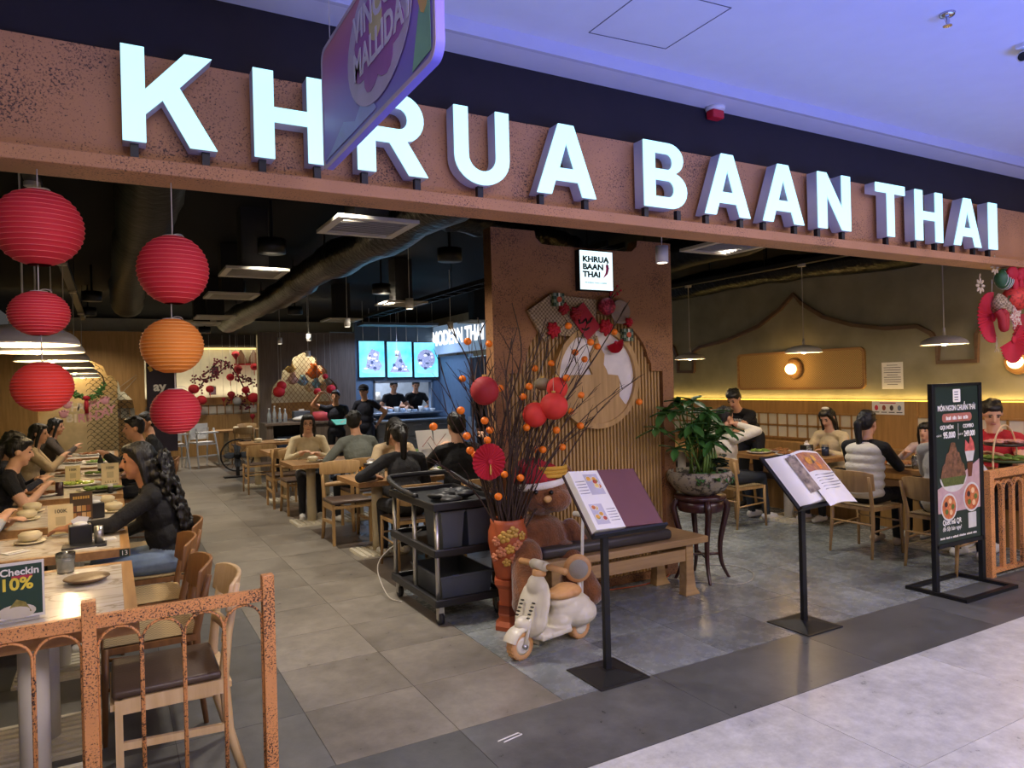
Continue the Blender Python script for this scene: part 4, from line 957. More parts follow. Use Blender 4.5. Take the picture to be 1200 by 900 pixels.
# things hung in the branches
def ball(label, u, v, du, y, m, ribbed=True, sq_=1):
    c = gy(u, v, y); r = (gy(u + du, v, y) - c).length
    t = thing('paper_lantern', label, 'lantern', c, 0, 'small paper lanterns in the branches')
    pr = [(max(.012, r * math.cos(a) * (1 - .025 * (i % 2))), r * sq_ * math.sin(a)) for i, a in enumerate([-1.45 + 2.9 * k / 28 for k in range(29)])]
    B('paper_shade', MB().lathe(pr, 24), m, t, True); B('cap', MB().cyl((0, 0, r * sq_ * .98), (0, 0, r * sq_ + .012), .014), M_gold, t)
    B('string', MB().cyl((0, 0, r * sq_), (0, 0, r * sq_ + .12), .0015, n=5), M_string, t)
M_dkred = mat('dark_red_paper', '#9c1c26', .7, var=.12)
ball('dark red round paper lantern hanging in the fruit branches', 568, 458, 15, 4.15, M_dkred)
ball('small red paper heart lantern, upper of the three in the branches', 653, 455, 10.5, 4.2, mat('coral_paper', '#d2342c', .7), True, 1.05)
ball('red paper heart lantern, right lower of the three in the branches', 649, 476, 14, 4.12, MATS['coral_paper'], True, .95)
ball('red paper heart lantern, left lower of the three in the branches', 627, 486, 12.5, 4.2, MATS['coral_paper'], True, 1)
ball('small olive paper ball above the red heart lanterns', 636, 450, 9, 4.3, mat('olive_paper', '#8a7d62', .7), True, .7)
def fan(label, c, r, m, Mx=None, a0=0, a1=360, center=M_gold, tassel=True, parent=None):
    t = thing('paper_fan', label, 'fan', c, 0, 'red pleated paper fans') if parent is None else parent
    n = 48; vs = [(0, -.006, 0)]; 
    for k in range(n + 1):
        a = R_(a0 + (a1 - a0) * k / n); vs.append((r * math.cos(a), -.012 if k % 2 else .004, r * math.sin(a)))
    fs = [(0, k + 1, k + 2) for k in range(n)]
    vs2 = [(x, y + .003, z) for x, y, z in vs]
    fs += [tuple(i + len(vs) for i in reversed(f)) for f in fs[:]]
    B('pleats' if parent is None else 'fan_pleats', MB().add(vs + vs2, fs, Mx), m, t)
    B('rosette' if parent is None else 'fan_rosette', MB().ell((0, -.014, 0), (r * .17, .012, r * .17), M=Mx), M_redhot, t, True)
    if tassel and parent is None:
        B('tassel', MB().tube([(0, -.018, -r * .1), (0, -.02, -r * .5), (0, -.02, -r * .7)], [.003, .008, .005], 6), M_gold, t)
    return t
fan('red pleated paper fan in front of the fruit branches', gy(573, 541, 4.0), .115, M_redhot)

# ============================================================ PLUSH BEAR
bx = 2.68
t = thing('teddy_bear', 'big brown plush bear with festive hat sitting on the bench', 'toy', (bx, 4.4, .52))
mm = MB()
def W3(u, v, y): return gy(u, v, y)
head = W3(636, 577, 4.35)
mm.ell(head, (.205, .17, .155)); mm.ell(head + Vector((.03, -.13, -.04)), (.115, .09, .085))
belly = W3(632, 632, 4.38)
mm.ell(belly + Vector((0, .02, -.01)), (.235, .17, .19)); mm.ell(belly + Vector((0, .04, .08)), (.21, .14, .1))
for (a, b_, r0, r1) in (((617, 650, 4.2), (618, 700, 4.04), .11, .1), ((662, 652, 4.25), (684, 688, 4.1), .115, .11), ((612, 650, 4.25), (625, 640, 4.4), .1, .11), ((662, 655, 4.28), (645, 645, 4.4), .095, .11)):
    mm.cap(W3(*a), W3(*b_), r0, r1, 14)
mm.ell(W3(618, 708, 4.04), (.1, .12, .09)); mm.ell(W3(688, 693, 4.1), (.1, .13, .1))
mm.cap(W3(668, 618, 4.34), W3(684, 645, 4.3), .07, .075); mm.cap(W3(600, 618, 4.36), W3(598, 650, 4.3), .075, .08)
for s, u in ((-1, 610), (1, 662)): mm.ell(W3(u, 553, 4.42), (.06, .035, .06))
me = remesh(mm, .012, 4); me.transform(pmat(t).inverted())
link('body', me, M_plush, t, True)
for u, v in ((628, 577), (646, 577)): B('eye', MB().ell(W3(u, v, 4.165), .016), mat('black_bead', '#0d0d10', .15), t, True, world=True)
B('nose', MB().ell(W3(642, 585, 4.13), (.03, .018, .025)), mat('tan_nose', '#c79a62', .5), t, True, world=True)
B('mouth_seam', MB().tube([W3(630, 590, 4.165), W3(640, 596, 4.15), W3(651, 594, 4.165)], .004, 5), mat('seam_brown', '#3d2212', .8), t, world=True)
hat = thing('festive_hat', 'red festive hat with white rim and gold band on the plush bear', 'hat', W3(630, 585, 4.35))
hz = W3(632, 570, 4.36)
mm = MB(); mm.ell(hz + Vector((.0, .02, .06)), (.19, .165, .12)); mm.ell(hz + Vector((-.05, .02, .13)), (.13, .12, .08)); me = remesh(mm, .012, 3); me.transform(pmat(hat).inverted()); link('crown', me, speckle('red_brocade', '#a81c2a', '#4a1a20', 40, .55, .8, 0), hat, True)
rim = [hz + Vector((.205 * math.cos(a), .02 + .18 * math.sin(a), .03 + .02 * math.cos(a * 1))) for a in [2 * PI * k / 28 for k in range(28)]]
B('white_rim', MB().tube(rim, .022, 8, closed=True, flat=(.6, 1.2)), mat('white_felt', '#e4ddd6', .9, bump=.3, bs=100), hat, True, world=True)
for k in range(3):
    P = [hz + Vector((.06 + .19 * math.cos(a) * .75, .02 + .17 * math.sin(a), .085 + k * .026)) for a in [R_(x) for x in range(-150, -20, 13)]]
    B('gold_braid', MB().tube(P, .015, 7), M_yellow, hat, True, world=True)

# ============================================================ TOY SCOOTER (local +X = forward)
t = thing('toy_scooter', 'cream ride-on toy scooter with tan seat, grips and wheels', 'scooter', (2.37, 3.83, 0), R_(180 + 12))
mm = MB()
Ry = lambda d: Matrix.Rotation(R_(d), 3, 'Y')
mm.ell((.13, 0, .29), (.045, .135, .19), Ry(-20)); mm.ell((.1, 0, .42), (.05, .07, .07), Ry(-20)); mm.ell((.15, 0, .22), (.05, .14, .11), Ry(-25))
mm.box((.02, 0, .115), (.26, .2, .035)); mm.ell((.1, 0, .125), (.08, .12, .04))
mm.ell((-.2, 0, .2), (.17, .1, .11)); mm.ell((-.25, 0, .17), (.15, .12, .09)); mm.ell((-.09, 0, .16), (.08, .09, .06)); mm.ell((-.15, 0, .27), (.13, .075, .05))
link('body', remesh(mm, .008, 4), M_scoot, t, True)
fm_ = MB(); pr = [(.102, -.055), (.112, -.04), (.115, 0), (.112, .04), (.102, .055)]
fm_.lathe(pr, 14, M=Matrix.Translation((.24, 0, .085)) @ Matrix.Rotation(PI / 2, 4, 'X'), a0=R_(20), a1=R_(190))
fm_.lathe([(r - .008, z) for r, z in pr], 14, M=Matrix.Translation((.24, 0, .085)) @ Matrix.Rotation(PI / 2, 4, 'X'), a0=R_(20), a1=R_(190))
fm_.ell((.215, 0, .2), (.06, .055, .05)); B('front_fender', fm_, M_scoot, t, True)
def wheel(x, r):
    w_ = B('wheel', MB().lathe([(r * .6, -.03), (r * .93, -.034), (r, -.022), (r, .022), (r * .93, .034), (r * .6, .03)], 28, M=Matrix.Translation((x, 0, r)) @ Matrix.Rotation(PI / 2, 4, 'X')), M_tanplastic, t, True)
    B('wheel_hub', MB().lathe([(0, -.036), (r * .45, -.036), (r * .64, -.03), (r * .64, .03), (r * .45, .036), (0, .036)], 24, M=Matrix.Translation((x, 0, r)) @ Matrix.Rotation(PI / 2, 4, 'X')), M_scoot, w_, True)
    tr = MB()
    for k in range(20): a = 2 * PI * k / 20; tr.box((x + r * math.cos(a), 0, r + r * math.sin(a)), (.006, .05, .012), rot=(0, -a, 0))
    B('tread', tr, M_tanplastic, w_)
wheel(.25, .085); wheel(-.26, .08)
B('fork', MB().cyl((.25, -.045, .085), (.19, -.04, .24), .012).cyl((.25, .045, .085), (.19, .04, .24), .012), M_scoot, t, True)
B('neck_ring', MB().lathe([(0, 0), (.042, 0), (.046, .012), (.042, .035), (.03, .04), (0, .04)], 20, c=(.075, 0, .47)), M_tanplastic, t, True)
B('handlebar_clamp', MB().cap((.07, -.05, .535), (.07, .05, .535), .032, n=14), M_scoot, t, True)
for s in (-1, 1): B('grip', MB().tube([(.07, s * .07, .535), (.06, s * .12, .532), (.045, s * .2, .522), (.043, s * .21, .521)], [.019, .02, .021, .012], 12), M_tanplastic, t, True)
link('seat', remesh(MB().ell((-.13, 0, .325), (.13, .09, .04)).ell((-.17, 0, .33), (.09, .1, .045)), .008, 3), M_tanplastic, t, True)
B('backrest_ring', MB().lathe([(0, -.02), (.06, -.022), (.085, -.02), (.093, 0), (.085, .022), (.06, .03), (0, .02)], 30, M=Matrix.Translation((-.27, .0, .45)) @ Matrix.Rotation(R_(-35), 4, 'Z') @ Matrix.Rotation(-PI / 2, 4, 'X')), M_tanplastic, t, True)
B('backrest_disc', MB().lathe([(0, .034), (.062, .033), (.064, .028), (0, .028)], 28, M=Matrix.Translation((-.27, .0, .45)) @ Matrix.Rotation(R_(-35), 4, 'Z') @ Matrix.Rotation(-PI / 2, 4, 'X')), M_greydisc, t, True)
B('push_pole', MB().cyl((-.3, 0, .22), (-.33, 0, .78), .01).cyl((-.3, 0, .22), (-.27, 0, .4), .012), M_white, t, True)
B('push_handle', MB().cap((-.33, -.07, .79), (-.33, .1, .79), .018), M_white, t, True)
for s in (-1, 1):
    B('vent_slots', (lambda m_: [m_.box((.175 + .012 * k - .035 * 0, s * .05, .33 - .02 * k), (.012, .02, .006)) for k in range(5)] and m_)(MB()), M_print_k, t)
B('kickstand_bolt', MB().cyl((.25, -.06, .085), (.25, .06, .085), .014), M_alu, t, True)

# ============================================================ MENU STANDS
def stand(label, x, y):
    t = thing('menu_stand', label, 'stand', (x, y, 0), 0, 'black floor stands with open menus')
    B('base_plate', MB().prism([(-.17, -.17), (.17, -.17), (.17, .17), (-.17, .17)], 0, .008), M_blackmetal, t, bevel=.003)
    vs = [(-.15, -.15, .008), (.15, -.15, .008), (.15, .15, .008), (-.15, .15, .008), (-.04, -.04, .035), (.04, -.04, .035), (.04, .04, .035), (-.04, .04, .035)]
    B('base_boss', MB().add(vs, [(0, 1, 5, 4), (1, 2, 6, 5), (2, 3, 7, 6), (3, 0, 4, 7), (4, 5, 6, 7)]), M_blackmetal, t)
    B('pole', MB().bb(-.02, .02, -.015, .015, .03, .98), M_blackmetal, t, bevel=.003)
    return t
def tilt(x, y, z, rz=0, ang=48): return Matrix.Translation((x, y, z)) @ Matrix.Rotation(rz, 4, 'Z') @ Matrix.Rotation(R_(ang), 4, 'X')
M_maroon = mat('maroon_page', '#6d4448', .55, var=.05); M_photo = mat('food_photo', '#c99c56', .5, var=0, col2='#8c4a3a', vs=40)
def sheets(n, seed, names='page'):
    pass
s1 = stand('black menu stand with maroon menu book beside the toy scooter', 2.43, 3.31)
T1 = tilt(.045, -.02, .985)
B('tray', MB().bb(-.24, .27, -.2, .2, -.012, 0).bb(-.24, .27, -.215, -.2, -.012, .03), M_blackmetal, s1, ).data.transform(T1)
mb_ = thing('menu_book', 'open menu book with white photo page and plain maroon page', 'book', (2.43, 3.31, 0))
def place(o, T): o.data.transform(T); return o
place(B('cover', MB().bb(-.245, .265, -.195, .2, .001, .006), mat('cover_brown', '#3a2526', .5), mb_), T1)
place(B('page_block', MB().add([(-.235, -.19, .006), (.0, -.19, .006), (.0, .195, .006), (-.235, .195, .006), (-.225, -.19, .045), (-.02, -.19, .03), (-.02, .195, .03), (-.225, .195, .045)], [(3, 2, 1, 0), (4, 5, 6, 7), (0, 1, 5, 4), (1, 2, 6, 5), (2, 3, 7, 6), (3, 0, 4, 7)]), M_paper, mb_), T1)
place(B('maroon_page', MB().add([(-.02, -.19, .032), (.255, -.19, .012), (.255, .195, .012), (-.02, .195, .032), (-.02, -.19, .006), (.255, -.19, .006), (.255, .195, .006), (-.02, .195, .006)], [(0, 1, 2, 3), (7, 6, 5, 4), (0, 4, 5, 1), (1, 5, 6, 2), (2, 6, 7, 3), (3, 7, 4, 0)]), M_maroon, mb_), T1)
def dishes(par, T, x0, x1, y0, y1, n, zf, bg='#b9b6c0'):
    place(B('photo', MB().add([(x0, y0, zf(x0)), (x1, y0, zf(x1)), (x1, y1, zf(x1)), (x0, y1, zf(x0))], [(0, 1, 2, 3)]), mat('photo_bg' + bg, bg, .5), par), T)
    cols_ = ('#d6a03c', '#c8743c', '#7d8a4a', '#e0c070', '#a84a32')
    for k in range(n):
        r = min(x1 - x0, y1 - y0) * .19; cx_ = random.uniform(x0 + r, x1 - r); cyy = random.uniform(y0 + r, y1 - r)
        place(B('dish', MB().lathe([(0, .0012), (r, .0012)], 12, c=(cx_, cyy, zf(cx_))), mat('dish_rim', '#d9d2c4', .5), par), T)
        cc = cols_[k % 5]; place(B('food', MB().lathe([(0, .002), (r * .75, .002)], 10, c=(cx_, cyy, zf(cx_))), mat('food' + cc, cc, .5, var=.4, vs=60), par), T)
zf = lambda x: .0455 - (x + .225) * (.015 / .205)
dishes(mb_, T1, -.14, -.04, .03, .17, 6, zf); dishes(mb_, T1, -.2, -.11, -.16, -.03, 6, zf)
for k in range(5): place(B('text_line', MB().bb(-.215, -.15, .12 - k * .02, .123 - k * .02, .042, .0455), mat('print_pale', '#9a9aa0'), mb_), T1)
for k in range(5): place(B('text_line', MB().bb(-.095, -.035, -.07 - k * .018, -.067 - k * .018, .032, .0365), mat('print_pale', '#9a9aa0'), mb_), T1)
s2 = stand('black menu stand with loose white menu sheets near the poster stand', 4.02, 3.25)
T2 = tilt(0, -.02, .97, R_(6))
place(B('tray', MB().bb(-.26, .27, -.19, .22, -.012, 0).bb(-.26, .27, -.205, -.19, -.012, .03), M_blackmetal, s2), T2)
ms = thing('menu_sheets', 'thick open pile of curled white menu sheets with food photos', 'menu', (4.02, 3.25, 0))
for k in range(9):
    lift = .004 + k * .006; sh = -.23 + k * .014 + (.05 if k > 6 else 0)
    x0 = sh; x1 = .24 - .006 * k if k < 8 else .29
    n = 8; vs = []
    for i in range(n + 1):
        f_ = i / n; x = x0 + (x1 - x0) * f_; z = lift + .05 * math.sin(min(1, f_ * 3.0) * PI / 2) * (k / 9) * (1 - f_) ** .6 + (.03 if k == 8 else 0) * (1 - f_)
        vs += [(x, -.19 - (.008 * k if k == 8 else 0), z), (x, .2 - .004 * k, z)]
    fs = [(2 * i, 2 * i + 2, 2 * i + 3, 2 * i + 1) for i in range(n)]
    vs2 = [(x, y, z - .0012) for x, y, z in vs]; fs += [tuple(j + len(vs) for j in reversed(f_)) for f_ in fs[:]]
    place(B('sheet', MB().add(vs + vs2, fs), M_paper, ms), T2)
    if k == 8: topz = lambda x, x0=x0, x1=x1, lift=lift: lift + (.05 * math.sin(min(1, ((x - x0) / (x1 - x0)) * 3.0) * PI / 2) * (8 / 9) * (1 - (x - x0) / (x1 - x0)) ** .6) + .03 * (1 - (x - x0) / (x1 - x0)) + .0008
vs = []
for i in range(9): x = -.04 + .29 * i / 8; vs += [(x, .0, topz(x) + .0006), (x, .15, topz(x) + .0006)]
place(B('food_photo', MB().add(vs, [(2 * i, 2 * i + 2, 2 * i + 3, 2 * i + 1) for i in range(8)]), mat('bun_photo', '#c98b52', .5, var=0, col2='#8a5250', vs=30), ms), T2)
vs = []
for i in range(5): x = -.115 + .065 * i / 4; vs += [(x, -.13, topz(x) + .0006), (x, .15, topz(x) + .0006)]
place(B('side_photo', MB().add(vs, [(2 * i, 2 * i + 2, 2 * i + 3, 2 * i + 1) for i in range(4)]), mat('table_photo', '#4a4038', .5, var=0, col2='#b9a890', vs=25), ms), T2)
for (x, y, r, c_) in ((.02, .08, .03, '#d69a3c'), (.1, .1, .026, '#e0b04a'), (.17, .09, .035, '#b0705c'), (.1, .04, .03, '#e08a3a'), (.06, .07, .016, '#5a4a3c')):
    place(B('dish', MB().lathe([(0, 0), (r, 0)], 12, c=(x, y, topz(x) + .0016)), mat('food' + c_, c_, .5, var=.3, vs=60), ms), T2)
for k in range(6): place(B('text_line', MB().bb(-.02, .2 - .03 * (k % 3), -.035 - k * .022, -.033 - k * .022, topz(.1) + .001, topz(.05) + .002), mat('print_pale', '#9a9aa0'), ms), T2)

# ============================================================ POSTER STAND
t = thing('poster_stand', 'tall black framed menu poster stand with green food poster', 'sign', (5.68, 3.15, 0))
PW = .315
for s in (-1, 1): B('upright', MB().bb(s * PW - .022, s * PW + .022, -.018, .018, .02, 1.58), M_blackmetal, t, bevel=.002)
B('top_bar', MB().bb(-PW, PW, -.018, .018, 1.56, 1.58), M_blackmetal, t); B('bottom_bar', MB().bb(-PW, PW, -.018, .018, .34, .37), M_blackmetal, t)
for (x0, x1, y0, y1) in ((-.35, .35, -.24, -.2), (-.35, .35, .18, .22), (-.35, -.31, -.2, .18), (.31, .35, -.2, .18)): B('base_bar', MB().bb(x0, x1, y0, y1, 0, .025), M_blackmetal, t)
po = B('poster', MB().bb(-PW + .022, PW - .022, -.008, .008, .37, 1.56), mat('poster_green', '#22312a', .4, var=.1), t)
F = lambda x, z, d=0: basis((x, -.0092 - d, z), (1, 0, 0), (0, 0, 1))
def strokes(x0, x1, z, h, words):
    n = sum(words) + len(words) - 1; st = (x1 - x0) / n; mm = MB(); k = 0
    for wd in words:
        for j in range(wd): mm.bb(x0 + k * st, x0 + (k + .68) * st, -.0112, -.0104, z - h / 2, z + h / 2 * (.6 + .4 * ((k * 7) % 3 == 0))); k += 1
        k += 1
    B('small_print', mm, M_print_w, po)
def shp(name, pts, m_, d=0): outline(name, [pts], .0004, F(0, 0, d), m_, po)
shp('logo_tag', rrect(-.05, .05, 1.435, 1.535, .01), M_print_w)
for k in range(4): B('logo_line', MB().bb(-.03, .02, -.0102, -.0098, 1.45 + k * .02, 1.457 + k * .02), mat('print_grey', '#5a5f66'), po)
txt('MÓN NGON CHUẨN THÁI', .058, F(0, 1.39), M_print_w, po, bold=.0012, sx=.72)
shp('pill', rrect(-.2, .2, 1.285, 1.35, .03), mat('pill_rose', '#a8695a', .5)); strokes(-.15, .15, 1.316, .028, (4, 3, 3, 4))
txt('GỌI MÓN', .04, F(-.14, 1.245), M_print_w, po, bold=.001); txt('COMBO', .04, F(.15, 1.245), M_print_w, po, bold=.001)
txt('CHỈ TỪ', .018, F(-.245, 1.185), M_print_w, po); txt('95.000', .065, F(-.11, 1.185), M_print_w, po, bold=.002, sx=.9); txt('CHỈ TỪ', .018, F(.045, 1.185), M_print_w, po); txt('249.000', .06, F(.165, 1.185), M_print_w, po, bold=.002, sx=.78)
B('divider', MB().bb(.008, .011, -.0102, -.0094, 1.15, 1.27), M_print_w, po)
shp('table_cloth', [(-PW + .023, .6), (PW - .023, .6), (PW - .023, .98), (.1, .9), (-PW + .023, .78)], mat('poster_cloth', '#b89a9c', .5, var=.1, vs=20))
shp('big_bowl', [(-.25, .86)] + arc(-.07, .87, .18, 180, 360, 14, .12) , mat('bowl_print', '#c9c7c2', .5), .001)
mt = []
for k in range(13): f_ = k / 12; mt.append((-.24 + .34 * f_, .86 + (.27 * (1 - abs(f_ - .5) * 2) ** .8 + (.03 if k % 2 else 0))))
shp('meat_tower', mt, mat('meat_print', '#8d6248', .5, var=0, col2='#4f3a26', vs=40), .002)
shp('greens', [(-.24, .865), (.1, .865), (.06, .8), (-.2, .8)], mat('greens_print', '#56602e', .5, var=.3, vs=60), .003)
for (x, z, r) in ((-.14, .64, .105), (.17, .69, .115)):
    shp('bowl', arc(x, z, r, 0, 350, 24), MATS['bowl_print'], .002); shp('noodles', arc(x, z, r * .86, 0, 350, 24), mat('noodle_print', '#d08a50', .5, var=0, col2='#a8472e', vs=30), .003)
    for k in range(5): a = k * 1.3; shp('topping', arc(x + r * .45 * math.cos(a), z + r * .45 * math.sin(a), r * .2, 0, 330, 8), mat('topping%d' % (k % 3), ('#5a6a2c', '#e0b88c', '#3a2a2a')[k % 3], .5), .004)
shp('cup', [(.12, .97), (.2, .97), (.23, 1.06), (.09, 1.06)], MATS['bowl_print'], .001); shp('skewers', [(.09, 1.05), (.23, 1.05), (.21, 1.12), (.17, 1.17), (.15, 1.1), (.1, 1.14)], mat('skewer_print', '#c8605a', .5, var=.3, vs=40), .002)
shp('sauce', [(.13, .85), (.18, .85), (.2, .96), (.12, .96)], mat('sauce_print', '#6a3c22', .5), .001)
txt('Quét mã QR', .055, F(-.1, .525), M_print_w, po, bold=.001, sx=.85); txt('để đặt bàn ngay!', .045, F(-.1, .475), M_print_w, po, sx=.8); strokes(-.26, .23, .41, .016, (5, 4, 1, 6, 7, 6, 4))
shp('code_square', rrect(.12, .23, .45, .57, .004), mat('code_blank', '#c8c8c4', .5))

# ============================================================ POTTED PLANT ON CARVED STAND
SXp, SYp = 4.28, 4.47
t = thing('plant_stand', 'dark carved mahogany plant stand with curved legs beside bench', 'stand', (SXp, SYp, 0))
B('top', MB().lathe([(0, .66), (.2, .66), (.215, .68), (.21, .70), (0, .70)], 28), M_mahog, t, True)
B('carved_apron', MB().lathe([(.18, .57), (.192, .6), (.19, .66), (.17, .66), (.17, .57)], 28), M_mahog, t, True)
for k in range(4):
    a = PI / 4 + k * PI / 2 + .3; ca, sa = math.cos(a), math.sin(a)
    P = [(ca * r, sa * r, z) for r, z in ((.19, .66), (.225, .6), (.2, .48), (.16, .3), (.165, .14), (.215, .02), (.235, .0))]
    B('leg', MB().tube(spl(P, 4), [.026] * 5 + [.028 - .001 * i for i in range(20)], 8), M_mahog, t, True)
    B('stretcher', MB().cyl((0, 0, .2), (ca * .165, sa * .165, .2), .011), M_mahog, t, True)
t = thing('potted_plant', 'leafy green plant in wide speckled stone bowl on carved stand', 'plant', (SXp, SYp, .70))
B('pot', MB().lathe([(0, 0), (.12, 0), (.2, .04), (.265, .12), (.275, .17), (.255, .2), (.235, .2), (.24, .15), (.2, .12), (0, .12)], 30), speckle('stone_pot', '#8f8672', '#3b352c', 22, .5, .6, 0), t, True)
B('soil', MB().lathe([(0, .17), (.23, .165)], 20), mat('soil', '#2a2018', .95, bump=.5), t)
def leafmesh(L, W):
    n = 5; vs = []
    for i in range(n + 1):
        f_ = i / n; w_ = W * math.sin(PI * min(.98, f_ * .94 + .06)) ** .8; z = -.14 * L * f_ * f_
        vs += [(-w_, L * f_, z + .012), (0, L * f_, z), (w_, L * f_, z + .012)]
    fs = []
    for i in range(n):
        for k in (0, 1): fs.append((3 * i + k, 3 * i + k + 1, 3 * i + k + 4, 3 * i + k + 3))
    me = MB().add(vs, fs).mesh('leaf'); me.polygons.foreach_set('use_smooth', [True] * len(me.polygons)); return me
lm = [leafmesh(.19, .038), leafmesh(.15, .034), leafmesh(.12, .03)]
for m_ in lm: m_.materials.append(M_leaf)
lmd = leafmesh(.1, .035); lmd.materials.append(M_leafdk)
stems = MB()
for k in range(27):
    a = random.uniform(0, 2 * PI); r = random.uniform(.1, .4); h = random.uniform(.3, .66) - r * .25
    e = Vector((r * math.cos(a) - .13, max(-.4, min(.0, r * math.sin(a) * .6 - .08)), .17 + h)); s_ = Vector((random.uniform(-.08, .08), random.uniform(-.08, .08), .16))
    P = spl([s_, s_.lerp(e, .5) + Vector((0, 0, .07)), e], 4); stems.tube(P, .005, 5)
    for j in range(6):
        o = bpy.data.objects.new('leaf', random.choice(lm)); COL.objects.link(o); o.parent = t
        o.location = e; o.rotation_euler = (R_(random.uniform(-38, 22)), 0, 2 * PI * j / 6 + random.uniform(-.3, .3))
for k in range(26):
    a = random.uniform(0, 2 * PI); o = bpy.data.objects.new('leaf', lmd); COL.objects.link(o); o.parent = t
    o.location = (.1 + .09 * math.cos(a), -.06 + .08 * math.sin(a), random.uniform(.2, .3)); o.rotation_euler = (R_(random.uniform(-30, 30)), 0, a)
for k in range(12):
    a = random.uniform(-2.4, -.6); o = bpy.data.objects.new('leaf', lm[2]); COL.objects.link(o); o.parent = t
    o.location = (.2 * math.cos(a), .2 * math.sin(a), .2); o.rotation_euler = (R_(random.uniform(-60, -20)), 0, a - PI / 2)
for k in range(5): x = -.06 + .03 * k; stems.tube([(x, -.1, .16), (x + .01, -.12, .32), (x, -.11, .42)], [.014, .013, .003], 4)
B('stems', stems, mat('stem_green', '#5c7a34', .5), t, True)
t = thing('power_cable', 'orange cable lying on the floor under the bench', 'cable', (3.6, 4.6, 0))
B('cord', MB().tube(spl([(2.9, 4.58, .006), (3.3, 4.62, .006), (3.7, 4.57, .006), (4.0, 4.62, .006), (4.13, 4.7, .006)], 5), .005, 6), mat('orange_cable', '#b5532c', .5), t, True, world=True)
t = thing('power_cable', 'thin white cable curling on the floor beside the plant stand', 'cable', (4.5, 4.6, 0))
B('cord', MB().tube(spl([(4.0, 4.66, .006), (4.35, 4.16, .006), (4.7, 4.3, .006), (4.75, 4.6, .006), (4.45, 4.85, .006)], 6), .004, 6), M_string, t, True, world=True)
t = thing('power_cable', 'white cable hanging from the cart to the floor', 'cable', (1.9, 5.3, 0))
B('cord', MB().tube(spl([(2.14, 5.36, .52), (1.93, 5.55, .35), (1.85, 5.6, .2), (1.86, 5.4, .03), (1.92, 5.25, .006)], 6), .005, 6), M_string, t, True, world=True)
c = gz(600, 866)
t = thing('wire_clip', 'small bent white wire lying on the charcoal floor strip', 'wire', (c.x, c.y, 0))
B('wire', MB().tube([(-.07, .01, .003), (.05, .03, .003), (.06, .01, .003), (-.05, -.012, .003)], .003, 5), M_white, t)

# ============================================================ DECORATIONS ON THE SCREEN AND AT THE RIGHT FASCIA
SY = PY - PTH / 2
def deco(name, label, cat, u, v): c = gy(u, v, SY - .01); return thing(name, label, cat, (c.x, SY, c.z), 0, 'festive decorations above the arch'), c
M_wick = weave('pale_wicker', '#b7a283', '#7d6a50', 60)
def tilted(deg): return Matrix.Rotation(R_(deg), 4, 'Y')
t, c = deco('wicker_tray', 'square pale wicker tray tilted above the arch, holding a red rosette', 'tray', 641, 372)
B('weave', MB().box((0, -.02, 0), (.26, .02, .26), M=tilted(-32)), M_wick, t); B('rim', MB().box((0, -.03, .13), (.27, .03, .015), M=tilted(-32)).box((0, -.03, -.13), (.27, .03, .015), M=tilted(-32)).box((.13, -.03, 0), (.015, .03, .27), M=tilted(-32)).box((-.13, -.03, 0), (.015, .03, .27), M=tilted(-32)), M_wick, t)
t, c = deco('wicker_tray', 'square pale wicker tray behind the red greeting paper', 'tray', 677, 372)
B('weave', MB().box((0, -.012, 0), (.34, .012, .3), M=tilted(4)), M_wick, t); B('rim', MB().box((0, -.015, .15), (.35, .02, .012), M=tilted(4)).box((0, -.015, -.15), (.35, .02, .012), M=tilted(4)), M_wick, t)
t, c = deco('greeting_paper', 'red diamond greeting paper with black brush writing', 'paper', 683, 377)
B('paper', MB().box((0, -.045, 0), (.17, .006, .25), M=tilted(-40)), mat('crimson_paper', '#a5142c', .6), t)
B('brush_writing', MB().tube([(-.07, -.055, .05), (-.06, -.055, -.02), (-.03, -.055, -.01), (0, -.055, .02), (.01, -.055, -.02), (.04, -.055, 0), (.06, -.055, .03)], .008, 5).tube([(-.04, -.055, -.06), (.0, -.055, -.07), (.03, -.055, -.05)], .007, 5), M_print_k, t)
def pompom(label, u, v, r, m_, sy=.05):
    t, c = deco('rosette', label, 'rosette', u, v); mm = MB()
    for k in range(16):
        a = 2.4 * k; rr = r * .65 * math.sqrt(k / 16); mm.ell((rr * math.cos(a), -sy - .02 * (1 - k / 16), rr * math.sin(a)), (r * .33, .02, r * .2), Matrix.Rotation(-a, 3, 'Y'), 8, 6)
    B('petals', mm, m_, t, True); B('backing', MB().cyl((0, -sy + .005, 0), (0, 0, 0), r * .5), m_, t)
pompom('red pleated rosette on the tilted wicker tray', 645, 387, .075, M_redhot); pompom('dark red paper rosette beside the greeting paper', 671, 368, .065, M_dkred, .06)
pompom('red rosette pinned right of the greeting paper', 706, 384, .08, M_redhot, .06); pompom('crimson rosette at the plaid box', 733, 378, .045, M_redhot); pompom('red bud cluster above the tilted tray', 657, 362, .06, M_dkred)
t, c = deco('pleated_ball', 'pink red brocade paper ball above the arch', 'ornament', 706, 360)
B('ball', MB().ell((0, -.07, 0), (.075, .065, .07)), speckle('pink_brocade', '#c03a52', '#7a1a2a', 50, .5), t, True); B('hanger', MB().cyl((0, -.06, 0), (0, 0, 0), .02), M_dkred, t)
t, c = deco('wicker_dish', 'round taupe wicker dish at the top right of the arch', 'dish', 724, 366)
B('dish', MB().lathe([(0, 0), (.08, .005), (.1, .025), (.095, .03), (.07, .012), (0, .008)], 24, M=Matrix.Translation((0, -.02, 0)) @ Matrix.Rotation(PI / 2, 4, 'X')), mat('taupe_wicker', '#8e7c6c', .8, bump=.3, bs=80), t, True)
